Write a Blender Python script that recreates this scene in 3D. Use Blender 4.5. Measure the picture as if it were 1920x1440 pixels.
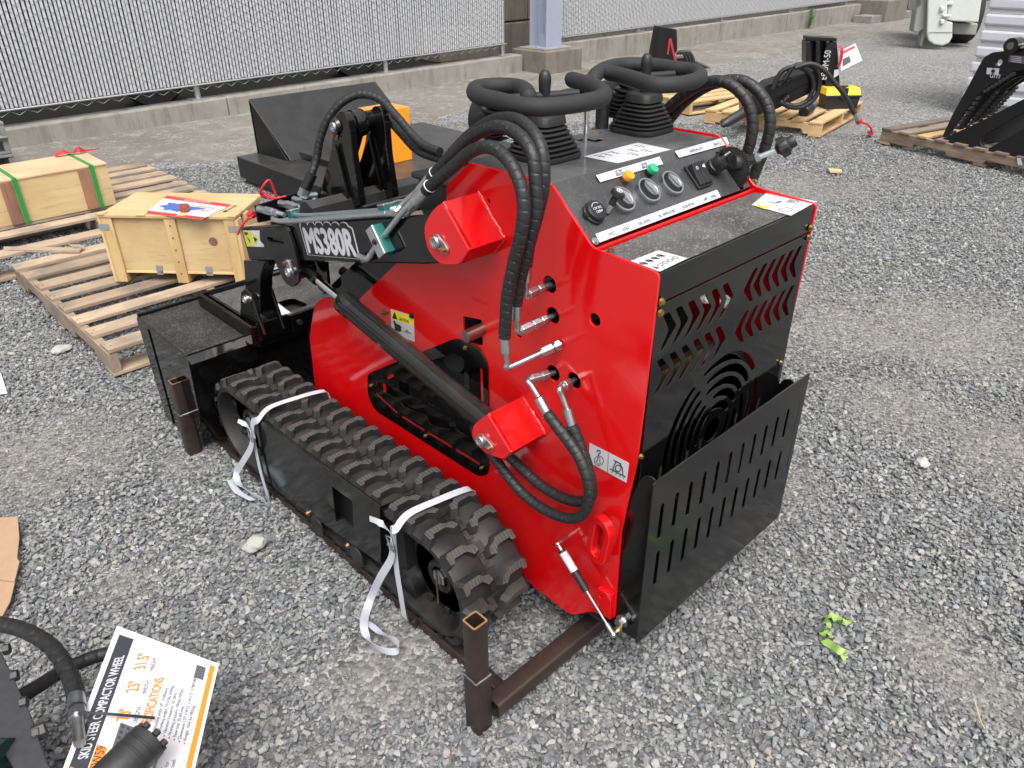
import bpy, bmesh, math, random
import numpy as np
from mathutils import Vector, Matrix
from mathutils.geometry import delaunay_2d_cdt
for o in list(bpy.data.objects): bpy.data.objects.remove(o)
scene = bpy.context.scene
COL = scene.collection
random.seed(7); RNG = np.random.default_rng(7)
rad = math.radians
# ------------------------------------------------------------------ camera
FPX, YAW, PITCH, ROLL = 1428.6, 0.7655, 0.5274, -0.006
CAM = Vector((-1.0488, -0.7221, 1.5703))
_r = Vector((math.cos(YAW), -math.sin(YAW), 0))
_f = Vector((math.sin(YAW)*math.cos(PITCH), math.cos(YAW)*math.cos(PITCH), -math.sin(PITCH)))
_u = _r.cross(_f)
cr, sr = math.cos(ROLL), math.sin(ROLL)
_r, _u = cr*_r + sr*_u, -sr*_r + cr*_u
cam = bpy.data.objects.new('camera', bpy.data.cameras.new('camera')); COL.objects.link(cam)
cam.matrix_world = Matrix(((_r.x, _u.x, -_f.x, CAM.x), (_r.y, _u.y, -_f.y, CAM.y), (_r.z, _u.z, -_f.z, CAM.z), (0, 0, 0, 1)))
cam.data.sensor_width = 36; cam.data.lens = 36*FPX/1920
cam.data.clip_start = .05; cam.data.clip_end = 400
scene.camera = cam
# ------------------------------------------------------------------ light: bright overcast
SUN_EL, SUN_AZ = rad(62), rad(215)
world = bpy.data.worlds.new('World'); scene.world = world; world.use_nodes = True
wn = world.node_tree.nodes; wl = world.node_tree.links
for n in list(wn): wn.remove(n)
wo = wn.new('ShaderNodeOutputWorld'); bg = wn.new('ShaderNodeBackground')
sky = wn.new('ShaderNodeTexSky'); sky.sky_type = 'NISHITA'; sky.sun_disc = False
sky.sun_elevation = SUN_EL; sky.sun_rotation = SUN_AZ; sky.dust_density = 6; sky.air_density = 1.0; sky.ozone_density = 1.0
hs = wn.new('ShaderNodeHueSaturation'); hs.inputs['Saturation'].default_value = .12   # cloud cover: almost no colour left
wl.new(sky.outputs[0], hs.inputs['Color']); wl.new(hs.outputs[0], bg.inputs[0]); wl.new(bg.outputs[0], wo.inputs[0])
bg.inputs[1].default_value = .15
sun = bpy.data.objects.new('sun', bpy.data.lights.new('sun', 'SUN')); COL.objects.link(sun)
sun.data.energy = 1.0; sun.data.angle = rad(40); sun.data.color = (1, .97, .93)
sd = Vector((math.sin(SUN_AZ)*math.cos(SUN_EL), math.cos(SUN_AZ)*math.cos(SUN_EL), math.sin(SUN_EL)))
sun.rotation_euler = sd.to_track_quat('Z', 'Y').to_euler()
vs = scene.view_settings
cy = scene.cycles; cy.adaptive_threshold = .02; cy.max_bounces = 6; cy.diffuse_bounces = 2; cy.glossy_bounces = 3; cy.transmission_bounces = 4; cy.caustics_reflective = False; cy.caustics_refractive = False
vs.view_transform = 'Standard'; vs.look = 'None'; vs.exposure = 0.8; vs.gamma = 1; vs.use_curve_mapping = False

# ------------------------------------------------------------------ measuring: a direction read from the photo meets a known plane
def at(u, v, x=None, y=None, z=None, pl=None):
    d = (u-960)/FPX*_r - (v-720)/FPX*_u + _f
    if pl is not None:
        p0, n = pl; t = (p0-CAM).dot(n)/d.dot(n)
    elif x is not None: t = (x-CAM.x)/d.x
    elif y is not None: t = (y-CAM.y)/d.y
    else: t = (z-CAM.z)/d.z
    return CAM + t*d
def pj(P):
    d = Vector(P)-CAM; z = d.dot(_f); return (960+FPX*d.dot(_r)/z, 720-FPX*d.dot(_u)/z)
def height(P, v):                      # height of a vertical at ground point P whose top shows at row v
    lo, hi = -1., 6.
    for _ in range(40):
        m = (lo+hi)/2
        if pj((P[0], P[1], m))[1] > v: lo = m
        else: hi = m
    return lo

# ------------------------------------------------------------------ materials
def mat(name, col, rough=.5, metal=0, coat=0, spec=.5):
    m = bpy.data.materials.new(name); m.use_nodes = True
    b = m.node_tree.nodes['Principled BSDF']
    b.inputs['Base Color'].default_value = (*col, 1); b.inputs['Roughness'].default_value = rough
    b.inputs['Metallic'].default_value = metal; b.inputs['Coat Weight'].default_value = coat
    b.inputs['Coat Roughness'].default_value = .04; b.inputs['Specular IOR Level'].default_value = spec
    return m
class NT:
    def __init__(s, m): s.t = m.node_tree; s.n = s.t.nodes; s.l = s.t.links; s.b = s.n['Principled BSDF']; s.o = s.n['Material Output']
    def add(s, kind, **k):
        n = s.n.new('ShaderNode'+kind)
        for a, v in k.items():
            if a.startswith('i_'):
                key = a[2:]; key = int(key) if key.isdigit() else key.replace('_', ' ')
                n.inputs[key].default_value = v
            else: setattr(n, a, v)
        return n
    def ln(s, a, b): s.l.new(a, b)
    def coords(s, kind='Object', scale=(1, 1, 1), rot=(0, 0, 0)):
        c = s.add('TexCoord'); mp = s.add('Mapping'); mp.inputs['Scale'].default_value = scale; mp.inputs['Rotation'].default_value = rot
        s.ln(c.outputs[kind], mp.inputs[0]); return mp.outputs[0]
    def pos(s): return s.add('NewGeometry').outputs['Position']
    def noise(s, vec, scale, detail=4, rough=.55, dist=0):
        n = s.add('TexNoise'); n.inputs['Scale'].default_value = scale; n.inputs['Detail'].default_value = detail
        n.inputs['Roughness'].default_value = rough; n.inputs['Distortion'].default_value = dist
        if vec is not None: s.ln(vec, n.inputs['Vector'])
        return n.outputs['Fac']
    def ramp(s, fac, stops, interp='LINEAR'):
        r = s.add('ValToRGB'); r.color_ramp.interpolation = interp; e = r.color_ramp.elements
        while len(e) < len(stops): e.new(.5)
        for el, (p, c) in zip(e, stops):
            el.position = p; el.color = (*c, 1) if len(c) == 3 else c
        s.ln(fac, r.inputs[0]); return r.outputs[0]
    def mix(s, fac, a, b, mode='MIX'):
        m = s.add('Mix', data_type='RGBA', blend_type=mode)
        for sock, val in ((m.inputs[0], fac), (m.inputs[6], a), (m.inputs[7], b)):
            if hasattr(val, 'links'): s.ln(val, sock)
            elif isinstance(val, tuple): sock.default_value = (*val, 1)
            else: sock.default_value = val
        return m.outputs[2]
    def math(s, op, a, b=0., clamp=False):
        m = s.add('Math', operation=op, use_clamp=clamp)
        for i, val in enumerate((a, b)):
            if hasattr(val, 'links'): s.ln(val, m.inputs[i])
            else: m.inputs[i].default_value = val
        return m.outputs[0]
    def bump(s, h, strength=.3, dist=.01):
        b = s.add('Bump'); b.inputs['Strength'].default_value = strength; b.inputs['Distance'].default_value = dist
        s.ln(h, b.inputs['Height']); s.ln(b.outputs[0], s.b.inputs['Normal']); return b.outputs[0]
    def col(s, c): s.ln(c, s.b.inputs['Base Color'])
    def rough(s, c): s.ln(c, s.b.inputs['Roughness'])
G3 = lambda v: (v, v, v)
M = {}
def paint(name, col, rough, wave=.06, dust_sheen=.0, dust_sheen_col=(.35, .34, .32), drops=0., coat=.6, film_=.008):
    m = mat(name, col, rough, coat=coat); t = NT(m); P = t.coords()
    n1 = t.noise(P, 14, 2); n2 = t.noise(P, 420, 2)
    h = t.math('ADD', t.math('MULTIPLY', n1, 1.0), t.math('MULTIPLY', n2, .05))
    t.bump(h, wave, .02)
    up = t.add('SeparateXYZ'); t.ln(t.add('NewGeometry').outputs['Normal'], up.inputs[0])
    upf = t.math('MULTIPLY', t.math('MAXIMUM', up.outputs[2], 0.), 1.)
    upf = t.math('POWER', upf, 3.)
    c = t.mix(t.math('MULTIPLY', t.math('MULTIPLY', upf, dust_sheen), t.ramp(t.noise(P, 9, 5), [(.3, G3(.35)), (.7, G3(1.))])), tuple(col), dust_sheen_col)
    # fine road film on upright faces
    film = t.math('MULTIPLY', t.ramp(t.noise(P, 4.5, 6, .6), [(.45, G3(0)), (.8, G3(1))]), film_)
    c = t.mix(film, c, dust_sheen_col)
    if drops:
        mp = t.add('Mapping'); mp.inputs['Scale'].default_value = (.7, 1.25, 1); mp.inputs['Rotation'].default_value = (0, 0, .7); t.ln(P, mp.inputs[0])
        v = t.add('TexVoronoi', i_Scale=175.); t.ln(mp.outputs[0], v.inputs['Vector'])
        sel = t.math('LESS_THAN', v.outputs['Distance'], t.math('MULTIPLY', t.noise(P, 45, 2), .60))
        c = t.mix(t.math('MULTIPLY', t.math('MULTIPLY', sel, upf), drops), c, (.36, .33, .28))
        t.rough(t.math('ADD', rough, t.math('MULTIPLY', upf, .22)))
    if not drops: t.rough(t.math('ADD', rough*.75, t.math('MULTIPLY', t.noise(P, 6, 6, .65), rough*.6)))
    t.col(c); M[name] = m
paint('red', (.64, .0035, .0055), .11, .045, dust_sheen=.03, dust_sheen_col=(.55, .16, .12), coat=.15, film_=.08)
paint('black', (.0032, .0032, .0034), .07, .022, dust_sheen=.10, coat=0)
paint('black_top', (.010, .010, .010), .2, .05, dust_sheen=.26, drops=.5, dust_sheen_col=(.36, .355, .35), coat=.2)  # dust plus grey sky reflection painted into the up-facing colour
paint('black_console', (.010, .010, .0105), .2, .05, dust_sheen=.36, drops=.22, dust_sheen_col=(.36, .36, .37), coat=.3)  # lightened further: sky sheen painted in along with the dust
paint('black_satin', (.0034, .0034, .0036), .13, .03, dust_sheen=.10, coat=0)
paint('black_bucket', (.006, .006, .006), .16, .03, dust_sheen=.10, drops=.35, dust_sheen_col=(.36, .355, .35), coat=.3)
paint('black_dull', (.008, .008, .009), .3, .05, dust_sheen=.13, coat=0)
paint('orange', (.85, .30, .008), .4, .04, dust_sheen=.1)
paint('olive_black', (.016, .017, .015), .3, .05, dust_sheen=.2)
def plain(name, col, rough=.5, metal=0, nscale=60, var=.15, bump=.05, coat=0, rvar=.0, spec=.5):
    m = mat(name, col, rough, metal, coat, spec); t = NT(m); P = t.coords(); n = t.noise(P, nscale, 5)
    c = t.mix(n, tuple(max(0, x*(1-var)) for x in col), tuple(min(1, x*(1+var)) for x in col)); t.col(c)
    if bump: t.bump(n, bump, .004)
    if rvar: t.rough(t.math('ADD', rough-rvar/2, t.math('MULTIPLY', t.noise(P, nscale*.4, 3), rvar)))
    M[name] = m; return m, t
plain('zinc', (.47, .49, .50), .36, 1, 90, .2, .04, rvar=.25)
plain('chrome', (.70, .70, .71), .12, 1, 90, .02, 0)
plain('yellow_zinc', (.42, .31, .13), .4, 1, 200, .3, .06)
plain('copper_zinc', (.42, .24, .14), .42, 1, 200, .3, .06)
plain('bare_steel', (.33, .30, .27), .34, 1, 50, .2, .04, rvar=.2)
plain('pipe_zinc', (.50, .54, .55), .34, .85, 120, .15, .05, rvar=.15)
plain('plastic', (.012, .012, .013), .48, 0, 300, .2, .05)
plain('foam', (.016, .016, .017), .72, 0, 700, .35, .25)
plain('bellows', (.014, .014, .014), .6, 0, 150, .3, .06)
plain('hose', (.014, .0142, .015), .5, 0, 160, .45, .06, rvar=.15)
plain('white_plastic', (.58, .58, .60), .45, 0, 40, .04, .02)
plain('strap_white', (.52, .54, .60), .38, 0, 80, .06, .02)
plain('white_paper', (.54, .54, .57), .45, 0, 20, .05, .0)
plain('ink', (.012, .012, .012), .5, 0, 20, .05, 0)
plain('ink_grey', (.09, .09, .10), .5, 0, 20, .05, 0)
plain('ink_dark', (.035, .037, .045), .45, 0, 20, .1, 0)
plain('ink_yellow', (.80, .66, .03), .45, 0, 20, .03, 0)
plain('ink_lime', (.52, .56, .03), .45, 0, 20, .03, 0)
plain('ink_orange', (.72, .22, .015), .45, 0, 20, .03, 0)
plain('ink_red', (.62, .05, .05), .45, 0, 20, .03, 0)
plain('ink_blue', (.07, .13, .38), .45, 0, 20, .1, 0)
plain('teal', (.02, .13, .12), .4, 0, 80, .2, .03)
plain('green_strap', (.02, .24, .05), .35, 0, 50, .1, 0)
plain('red_plastic', (.50, .015, .025), .35, 0, 50, .15, .02)
plain('red_ribbon', (.42, .02, .03), .6, 0, 50, .2, .05)
plain('lamp_orange', (.90, .30, .01), .25, 0, 50, .05, 0, coat=.5)
plain('lamp_green', (.02, .35, .17), .25, 0, 50, .05, 0, coat=.5)
plain('brown_steel', (.060, .042, .036), .42, .55, 26, .55, .08, rvar=.25)
plain('cut_steel', (.46, .28, .13), .45, .6, 60, .4, .1)
plain('weld', (.25, .25, .26), .35, .9, 200, .4, .2)
plain('rubber_lug', (.050, .049, .047), .62, 0, 60, .35, .12)
plain('interior', (.015, .015, .016), .6, 0, 30, .3, .05)
plain('galv', (.42, .43, .44), .45, .7, 40, .2, .04)
plain('wire', (.30, .30, .30), .6, .2, 60, .2, 0)
plain('slat', (.50, .51, .53), .42, 0, 8, .09, .02)
plain('dial_grey', (.13, .135, .145), .4, 0, 20, .05, 0)
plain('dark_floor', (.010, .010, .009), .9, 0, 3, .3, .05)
plain('column_paint', (.31, .34, .42), .5, 0, 10, .08, .04)
plain('cardboard', (.36, .235, .145), .8, 0, 30, .15, .1)
plain('chip_wood', (.55, .38, .2), .8, 0, 60, .2, .1)
plain('yellow_plastic', (.85, .55, .005), .4, 0, 30, .06, .03)
plain('blue_plastic', (.02, .06, .35), .4, 0, 30, .06, .03)
plain('leaf_green', (.30, .46, .12), .7, 0, 60, .25, .1)
plain('leaf_plant', (.07, .19, .02), .6, 0, 60, .35, .1)
plain('truck_white', (.52, .54, .50), .45, 0, 6, .08, .03)
plain('truck_grey', (.26, .27, .24), .5, 0, 6, .15, .03)
plain('wrap_white', (.52, .53, .58), .3, 0, 20, .06, .12)
plain('dark_green', (.008, .03, .026), .25, 0, 20, .1, .02)
plain('cast_black', (.022, .022, .022), .45, 0, 90, .4, .15)
plain('plate_steel', (.075, .075, .078), .35, .5, 60, .3, .08)
plain('terracotta', (.32, .10, .06), .6, 0, 60, .2, .05)
plain('rust', (.17, .07, .035), .8, 0, 60, .4, .15)
plain('tyre', (.02, .02, .02), .8, 0, 60, .3, .1)
plain('rock_pale', (.36, .355, .32), .8, 0, 14, .25, .3)
def clear(name, tint, rough, base=.03, hazy=False):
    m = mat(name, tint, rough); t = NT(m); tr = t.add('BsdfTransparent'); tr.inputs[0].default_value = (*tint, 1); gl = t.add('BsdfGlossy'); gl.inputs['Roughness'].default_value = rough
    fr = t.add('LayerWeight'); fr.inputs[0].default_value = .28; mx = t.add('MixShader'); t.ln(t.math('ADD', fr.outputs['Fresnel'], base, True), mx.inputs[0]); t.ln(tr.outputs[0], mx.inputs[1]); t.ln(t.b.outputs[0] if hazy else gl.outputs[0], mx.inputs[2]); t.ln(mx.outputs[0], t.o.inputs['Surface']); M[name] = m
clear('glass', (.92, .94, .96), .03); clear('film', (.93, .94, .96), .2, .42, True)
def rubber():
    m = mat('rubber', (.02, .02, .02), .55); t = NT(m); P = t.coords()
    n = t.noise(P, 11, 6, .6); fine = t.noise(P, 260, 3)
    g = t.add('NewGeometry'); sx = t.add('SeparateXYZ'); t.ln(g.outputs['Normal'], sx.inputs[0])
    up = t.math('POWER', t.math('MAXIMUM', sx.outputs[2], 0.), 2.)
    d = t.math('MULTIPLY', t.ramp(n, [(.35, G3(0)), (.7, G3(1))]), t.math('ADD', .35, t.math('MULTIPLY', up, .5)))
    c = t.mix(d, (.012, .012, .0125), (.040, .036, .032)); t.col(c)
    t.bump(t.math('ADD', fine, t.math('MULTIPLY', n, .4)), .12, .003); t.rough(t.ramp(n, [(.3, G3(.42)), (.7, G3(.72))])); M['rubber'] = m
rubber()
def lugtop():                    # worn grey tread faces with fine moulding ribs
    m = mat('lug_face', (.1, .09, .08), .8); t = NT(m); P = t.coords()
    w = t.add('TexWave', wave_type='BANDS', bands_direction='X'); w.inputs['Scale'].default_value = 32; w.inputs['Distortion'].default_value = 2.5; w.inputs['Detail'].default_value = 2
    t.ln(P, w.inputs['Vector']); oi = t.add('ObjectInfo')
    c = t.mix(w.outputs['Fac'], (.045, .041, .037), (.095, .088, .078)); c = t.mix(t.ramp(t.noise(P, 30, 5, .7), [(.4, G3(0)), (.65, G3(.8))]), c, (.035, .033, .031))
    c = t.mix(t.math('MULTIPLY', oi.outputs['Random'], .4), c, (.05, .047, .044)); t.col(c)
    t.bump(w.outputs['Fac'], .35, .002); M['lug_face'] = m
lugtop()
def wood(name, c1, c2, c3, grain='X', scale=1., rough=.75):
    m = mat(name, c1, rough); t = NT(m); oi = t.add('ObjectInfo'); c = t.add('TexCoord')
    off = t.add('VectorMath', operation='ADD'); t.ln(c.outputs['Object'], off.inputs[0])
    rv = t.add('CombineXYZ'); r = t.math('MULTIPLY', oi.outputs['Random'], 37.); t.ln(r, rv.inputs[0]); t.ln(r, rv.inputs[1]); t.ln(rv.outputs[0], off.inputs[1])
    mp = t.add('Mapping'); s = {'X': (1.2, 14, 14), 'Y': (14, 1.2, 14), 'Z': (14, 14, 1.2)}[grain]; mp.inputs['Scale'].default_value = tuple(k*scale for k in s)
    t.ln(off.outputs[0], mp.inputs[0])
    g = t.noise(mp.outputs[0], 3.5, 7, .65, .6); big = t.noise(off.outputs[0], 5*scale, 4)
    col = t.mix(t.ramp(g, [(.3, G3(0)), (.72, G3(1))]), c1, c2)
    col = t.mix(t.ramp(big, [(.44, G3(0)), (.70, G3(.85))]), col, c3)
    spk = t.noise(mp.outputs[0], 11, 3, .7); col = t.mix(t.ramp(spk, [(.60, G3(0)), (.72, G3(.55))]), col, tuple(k*.45 for k in c1))
    v = t.math('ADD', .8, t.math('MULTIPLY', oi.outputs['Random'], .4))
    hsv = t.add('HueSaturation'); t.ln(v, hsv.inputs['Value']); t.ln(col, hsv.inputs['Color'])
    t.col(hsv.outputs[0]); t.bump(g, .35, .003); M[name] = m
wood('pallet_wood', (.31, .225, .15), (.44, .335, .235), (.17, .145, .118))
wood('pallet_wood_y', (.23, .17, .118), (.33, .26, .19), (.14, .12, .10), 'Y')
wood('new_wood', (.50, .32, .14), (.62, .43, .22), (.42, .26, .12))
wood('new_wood_y', (.48, .31, .14), (.60, .42, .22), (.40, .26, .13), 'Y')
wood('old_wood', (.17, .125, .09), (.29, .22, .165), (.11, .085, .065))
wood('old_wood_y', (.14, .105, .08), (.24, .185, .14), (.1, .08, .06), 'Y')
wood('grey_wood', (.16, .155, .145), (.27, .26, .245), (.10, .095, .09))
wood('ply', (.56, .40, .20), (.66, .50, .27), (.50, .33, .155), 'X', .6)
wood('ply_pink', (.52, .325, .19), (.60, .41, .25), (.44, .27, .15), 'X', .6)
wood('bark_batten', (.22, .10, .06), (.34, .17, .10), (.10, .07, .055), 'Z')
wood('batten', (.52, .35, .155), (.64, .46, .23), (.46, .30, .13), 'Z')
wood('batten_x', (.52, .35, .155), (.64, .46, .23), (.46, .30, .13), 'X')

# ------------------------------------------------------------------ mesh helpers
def wm(o):
    m = Matrix.Identity(4)
    while o is not None: m = o.matrix_basis @ m; o = o.parent
    return m
def finish(me, name, material, parent, smooth=None, bevel=0, mirror=None, label=None):
    if parent is not None: me.transform(wm(parent).inverted())
    o = bpy.data.objects.new(name, me); COL.objects.link(o); o.parent = parent
    if material is not None: me.materials.append(M[material] if isinstance(material, str) else material)
    if smooth is not None:
        me.shade_smooth(); me.set_sharp_from_angle(angle=rad(smooth))
    if bevel:
        b = o.modifiers.new('edge', 'BEVEL'); b.width = bevel; b.segments = 2; b.limit_method = 'ANGLE'; b.angle_limit = rad(40)
    if label: o['label'] = label
    return o
class MB:
    def __init__(s): s.v = []; s.f = []
    def add(s, vs, fs):
        k = len(s.v); s.v += [tuple(p) for p in vs]; s.f += [tuple(i+k for i in q) for q in fs]; return s
    def box(s, lo, hi, T=None):
        x0, y0, z0 = lo; x1, y1, z1 = hi
        vs = [(x0, y0, z0), (x1, y0, z0), (x1, y1, z0), (x0, y1, z0), (x0, y0, z1), (x1, y0, z1), (x1, y1, z1), (x0, y1, z1)]
        if T is not None: vs = [T @ Vector(p) for p in vs]
        return s.add(vs, [(3, 2, 1, 0), (4, 5, 6, 7), (0, 1, 5, 4), (1, 2, 6, 5), (2, 3, 7, 6), (3, 0, 4, 7)])
    def prism(s, pts, d):            # pts: 3-D loop, d: extrusion vector
        n = len(pts); d = Vector(d); vs = [Vector(p) for p in pts] + [Vector(p)+d for p in pts]
        nrm = Vector((0, 0, 0))
        for i in range(n): nrm += Vector(pts[i]).cross(Vector(pts[(i+1) % n]))
        fl = nrm.dot(d) > 0
        a = tuple(range(n)); b = tuple(range(n, 2*n))
        fs = [a[::-1] if fl else a, b if fl else b[::-1]]
        for i in range(n):
            j = (i+1) % n; q = (i, j, n+j, n+i); fs.append(q if fl else q[::-1])
        return s.add(vs, fs)
    def tube(s, path, r, n=12, caps=True, closed=False):
        P = [Vector(p) for p in path]; m = len(P); T = []
        for i in range(m):
            a = P[(i-1) % m] if (closed or i > 0) else P[i]; b = P[(i+1) % m] if (closed or i < m-1) else P[i]
            t = (b-a); T.append(t.normalized() if t.length > 1e-9 else Vector((0, 0, 1)))
        ref = Vector((0, 0, 1)) if abs(T[0].z) < .9 else Vector((1, 0, 0))
        N = (ref - T[0]*ref.dot(T[0])).normalized(); vs = []; fs = []
        for i in range(m):
            N = (N - T[i]*N.dot(T[i])); N = N.normalized() if N.length > 1e-6 else Vector((1, 0, 0)); B = T[i].cross(N)
            ri = r[i] if hasattr(r, '__len__') else r
            for k in range(n):
                a = 2*math.pi*k/n; rr = ri(a) if callable(ri) else ri
                vs.append(P[i] + (N*math.cos(a) + B*math.sin(a))*rr)
        for i in range(m if closed else m-1):
            for k in range(n):
                j = (i+1) % m; fs.append((i*n+k, i*n+(k+1) % n, j*n+(k+1) % n, j*n+k))
        if caps and not closed:
            fs.append(tuple(range(n))[::-1]); fs.append(tuple(range((m-1)*n, m*n)))
        return s.add(vs, fs)
    def cyl(s, p0, p1, r0, r1=None, n=16):
        return s.tube([p0, p1], [r0, r0 if r1 is None else r1], n)
    def lathe(s, prof, origin, axis, n=20):      # prof: (radius, height) along axis
        o = Vector(origin); ax = Vector(axis).normalized()
        return s.tube_axis([(o+ax*h, r) for r, h in prof], ax, n)
    def tube_axis(s, rings, ax, n):
        ref = Vector((0, 0, 1)) if abs(ax.z) < .9 else Vector((1, 0, 0)); N = (ref-ax*ref.dot(ax)).normalized(); B = ax.cross(N)
        vs = []; fs = []
        for c, r in rings:
            for k in range(n):
                a = 2*math.pi*k/n; vs.append(c+(N*math.cos(a)+B*math.sin(a))*max(r, 1e-5))
        m = len(rings)
        for i in range(m-1):
            for k in range(n): fs.append((i*n+k, i*n+(k+1) % n, (i+1)*n+(k+1) % n, (i+1)*n+k))
        fs.append(tuple(range(n))[::-1]); fs.append(tuple(range((m-1)*n, m*n)))
        return s.add(vs, fs)
    def sphere(s, c, r, n=12, sc=(1, 1, 1)):
        rings = []; vs = []; fs = []; c = Vector(c); h = n//2
        for i in range(h+1):
            th = math.pi*i/h
            for k in range(n):
                a = 2*math.pi*k/n; vs.append(c+Vector((math.sin(th)*math.cos(a)*sc[0], math.sin(th)*math.sin(a)*sc[1], math.cos(th)*sc[2]))*r)
        for i in range(h):
            for k in range(n): fs.append((i*n+k, (i+1)*n+k, (i+1)*n+(k+1) % n, i*n+(k+1) % n))
        return s.add(vs, fs)
    def mesh(s, name='m'):
        me = bpy.data.meshes.new(name); me.from_pydata(s.v, [], s.f); me.update(); return me
    def build(s, name, material, parent=None, smooth=None, bevel=0, label=None):
        return finish(s.mesh(name), name, material, parent, smooth, bevel, label=label)
    def mirrored(s, x):                # the same shape on the other side of the plane of symmetry
        q = MB(); q.v = [(2*x-a, b, c) for a, b, c in s.v]; q.f = [tuple(f[::-1]) for f in s.f]; return q
def spline(pts, sub=8, closed=False):
    P = [Vector(p) for p in pts]; n = len(P); out = []
    for i in range(n if closed else n-1):
        g = (lambda k: P[k % n]) if closed else (lambda k: P[min(max(k, 0), n-1)])
        a, b, c, d = g(i-1), g(i), g(i+1), g(i+2)
        for k in range(sub):
            t = k/sub; out.append(.5*((2*b)+(c-a)*t+(2*a-5*b+4*c-d)*t*t+(3*b-a-3*c+d)*t**3))
    if not closed: out.append(P[-1])
    return out
def resample(path, step):
    out = [path[0]]; acc = 0.
    for a, b in zip(path[:-1], path[1:]):
        L = (b-a).length
        if L < 1e-9: continue
        d = step-acc
        while d <= L: out.append(a+(b-a)*(d/L)); d += step
        acc = (acc+L) % step
    out.append(path[-1]); return out
def hose_mb(pts, r, pitch=.03, mb=None, n=14, depth=.12):      # rubber hose in a spiral guard: a helical step per turn
    step = pitch/9; path = resample(spline(pts, 14), step); rs = []
    for i in range(len(path)):
        s = i*step
        def f(a, s=s):
            ph = ((s/pitch + .22*math.sin(s*23+r*900) + .12*math.sin(s*61) + a/(2*math.pi)) % 1.); return r*(1-depth*(1 if ph < .1 else 0)*.9 + .035*(ph-.5))
        rs.append(f)
    mb = mb or MB(); mb.tube(path, rs, n); return mb
def pin(p, lp):
    c = False; x, y = p; n = len(lp); j = n-1
    for i in range(n):
        xi, yi = lp[i]; xj, yj = lp[j]
        if (yi > y) != (yj > y) and x < (xj-xi)*(y-yi)/(yj-yi)+xi: c = not c
        j = i
    return c
def curve_mesh(loops, thick, T, bev=0):        # flat plate with holes and broken edges; loops in plate coordinates, T places it (thickness centred)
    h = thick/2; L = []
    for k, lp in enumerate(loops):
        q = []
        for p in lp:
            p = (float(p[0]), float(p[1]))
            if not q or math.hypot(p[0]-q[-1][0], p[1]-q[-1][1]) > 2e-4: q.append(p)
        if math.hypot(q[0][0]-q[-1][0], q[0][1]-q[-1][1]) < 2e-4: q.pop()
        ar = sum(q[i-1][0]*q[i][1]-q[i][0]*q[i-1][1] for i in range(len(q)))
        if (ar > 0) != (k == 0): q.reverse()
        L.append(q)
    mb = MB(); CV = []; CE = []; INS = []
    for q in L:
        n = len(q); ins = []
        for i in range(n):
            p = Vector(q[i]); a = (p-Vector(q[i-1])); c = (Vector(q[(i+1) % n])-p); na = Vector((-a.y, a.x)).normalized(); nc = Vector((-c.y, c.x)).normalized(); m = na+nc
            m = m/max(m.length_squared/2, .35) if m.length > 1e-6 else na
            ins.append((p.x+m.x*bev, p.y+m.y*bev))
        INS.append(ins); rings = ([(ins, -h), (q, -h+bev), (q, h-bev), (ins, h)] if bev else [(q, -h), (q, h)])
        vs = [(p[0], p[1], z) for r, z in rings for p in r]
        mb.add(vs, [(r*n+i, r*n+(i+1) % n, (r+1)*n+(i+1) % n, (r+1)*n+i) for r in range(len(rings)-1) for i in range(n)])
        k = len(CV); CV += [Vector(p) for p in ins]; CE += [(k+i, k+(i+1) % n) for i in range(n)]
    V2, _, F2, _, _, _ = delaunay_2d_cdt(CV, CE, [], 0, 1e-6); top = []
    for f in F2:
        c = sum((V2[i] for i in f), Vector((0, 0)))/len(f); c = (c.x, c.y)
        if pin(c, INS[0]) and not any(pin(c, q) for q in INS[1:]):
            ar = sum(V2[f[i-1]].x*V2[f[i]].y-V2[f[i]].x*V2[f[i-1]].y for i in range(len(f))); top.append(tuple(f) if ar > 0 else tuple(f)[::-1])
    mb.add([(p.x, p.y, h) for p in V2], top); mb.add([(p.x, p.y, -h) for p in V2], [f[::-1] for f in top])
    me = mb.mesh('plate'); me.transform(T)
    if T.to_3x3().determinant() < 0: me.flip_normals()
    return me
def text_mesh(txt, size, T, sx=1., thick=.0004, align='LEFT', shear=0, bold=0):
    c = bpy.data.curves.new('txt', 'FONT'); c.body = txt; c.size = size; c.extrude = thick; c.align_x = align; c.shear = shear; c.resolution_u = 3
    o = bpy.data.objects.new('tmp', c); me = bpy.data.meshes.new_from_object(o)
    bpy.data.objects.remove(o); bpy.data.curves.remove(c)
    if bold:                                   # heavier strokes: the outline struck several times, slightly shifted
        vs = [v.co.copy() for v in me.vertices]; fs = [tuple(p.vertices) for p in me.polygons]; mb = MB()
        for i, (dx, dy) in enumerate(((0, 0), (1, 0), (-1, 0), (0, .8), (0, -.8), (.7, .6), (-.7, -.6))): mb.add([v+Vector((dx*bold, dy*bold, i*thick*.02)) for v in vs], fs)
        bpy.data.meshes.remove(me); me = mb.mesh('txt')
    me.transform(T @ Matrix.Diagonal((sx, 1, 1, 1))); return me
def frame(o, u, v):                            # 4x4 with columns u, v, u x v at o
    u = Vector(u).normalized(); v = Vector(v); v = (v-u*v.dot(u)).normalized(); n = u.cross(v)
    return Matrix(((u.x, v.x, n.x, o[0]), (u.y, v.y, n.y, o[1]), (u.z, v.z, n.z, o[2]), (0, 0, 0, 1)))
def tag(o, label, cat, group=None, kind=None):
    if label: o['label'] = label
    if cat: o['category'] = cat
    if group: o['group'] = group
    if kind: o['kind'] = kind
    return o
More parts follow.
